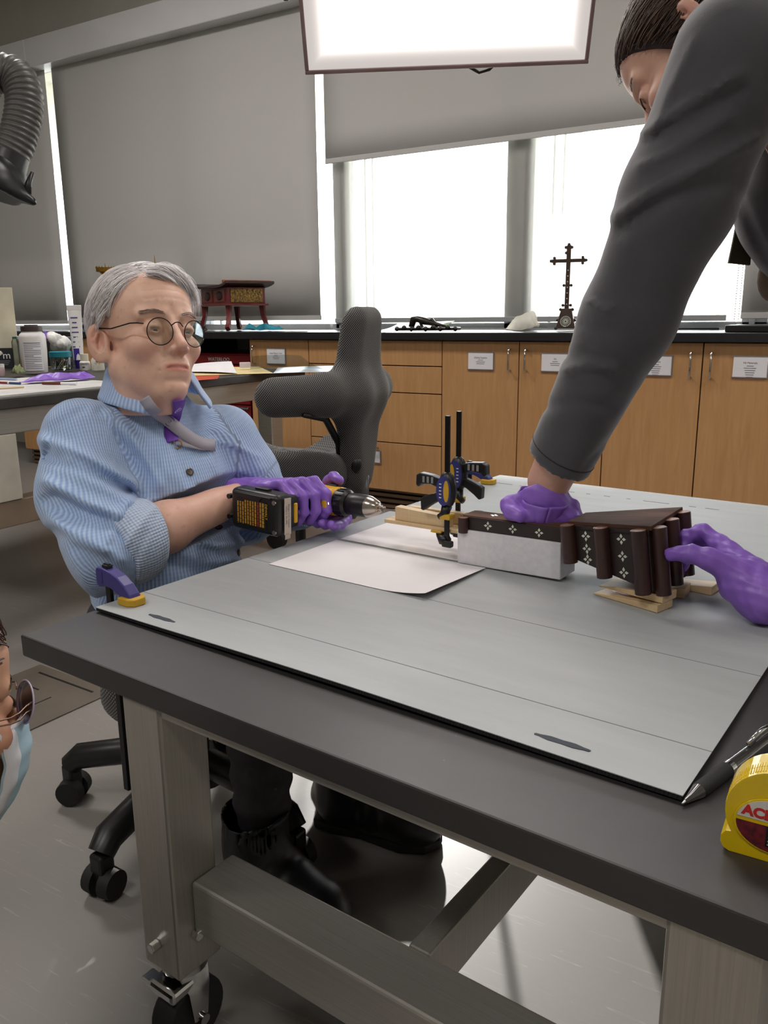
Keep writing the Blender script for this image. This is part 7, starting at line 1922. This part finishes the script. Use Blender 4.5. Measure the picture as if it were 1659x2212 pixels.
# surgical mask with pleats and ear loops
M_MASK = mat('pale_blue_mask', (176, 204, 218), 0.85, c2=(164, 194, 210), scale=30, bump=0.2, bscale=200); M_MASKW = mat('white_mask_lining', (230, 228, 232), 0.85)
def maskpt(u, v):
    y = (u - 0.5) * 2; z = -0.022 - 0.115 * v
    x = 0.128 - 0.058 * abs(y) ** 2.2 - 0.020 * (v - 0.35) ** 2 * 4 + 0.0009 * math.sin(v * 26)
    return (x, y * (0.064 - 0.012 * v), z)
mk = MB().grid(maskpt, 24, 30, 0.0015, H3).build('face_mask', M_MASK, sp3, smooth=True, world=True)
MB().tube([maskpt(u, 0.0) for u in np.linspace(0, 1, 20)], 0.003, 6, H3).build('top_binding', M_MASKW, mk, smooth=True, world=True)
for sg, u in ((-1, 0.0), (1, 1.0)):
    MB().tube([V3(maskpt(u, 0.0)), (0.03, sg * 0.082, 0.0), (-0.02, sg * 0.088, 0.012), (-0.030, sg * 0.086, -0.015), (0.02, sg * 0.08, -0.06), V3(maskpt(u, 0.95))], 0.0014, 6, H3).build('ear_loop', M_MASKW, mk, smooth=True, world=True)
    MB().grid(lambda a, b: V3(maskpt(0.0 + 0.10 * a if sg < 0 else 1 - 0.10 * a, b * 0.96)) + V3((0.002, sg * 0.001, 0)), 2, 20, 0.001, H3).build('side_binding', M_MASKW, mk, smooth=True, world=True)
g3 = thing('rimless_glasses', 'clear rimless glasses with twin-wire temples on the masked person', 'glasses', tuple(O3))
M_WIRE = mat('bronze_wire', (150, 122, 100), 0.25, 0.9)
M_LENS2 = m_glass('tinted_lens', (232, 222, 230), 0.08)
for sg in (-1, 1):
    F_ = H3 @ trm((0.108, sg * 0.033, -0.004)) @ rotm('Z', 12 * sg) @ rotm('Y', 6) @ rotm('Y', 90)
    ring = [(0.0225 * math.cos(t), 0.0262 * math.sin(t)) for t in np.linspace(0, 2 * math.pi, 40, endpoint=False)]
    ring = [(a, b) for b, a in [(p[1], p[0]) for p in ring]]
    MB().prism([(p[0] * 1.0, p[1] * 1.0) for p in ring], -0.0008, 0.0008, F_).build('lens', M_LENS2, g3, world=True)
    MB().tube([(p[0], p[1], 0) for p in ring + ring[:1]], 0.0010, 6, F_, caps=False).build('lens_edge', mat('lens_edge_lilac', (196, 186, 216), 0.2), g3, smooth=True, world=True)
    for dz in (0.0045, -0.0035):
        pts = [(0.1005, sg * 0.0585, dz), (0.092, sg * 0.0640, dz * 0.9), (0.082, sg * 0.0690, dz - 0.004), (0.070, sg * 0.0735, dz * 0.8 - 0.004), (0.03, sg * 0.079, dz * 0.5), (-0.02, sg * 0.083, 0.006)]
        MB().tube(pts, 0.0009, 6, H3).build('temple_wire', M_WIRE, g3, smooth=True, world=True)
MB().tube([(0.110, -0.012, 0.004), (0.1155, 0, 0.008), (0.110, 0.012, 0.004)], 0.0009, 6, H3).build('bridge', M_WIRE, g3, smooth=True, world=True)
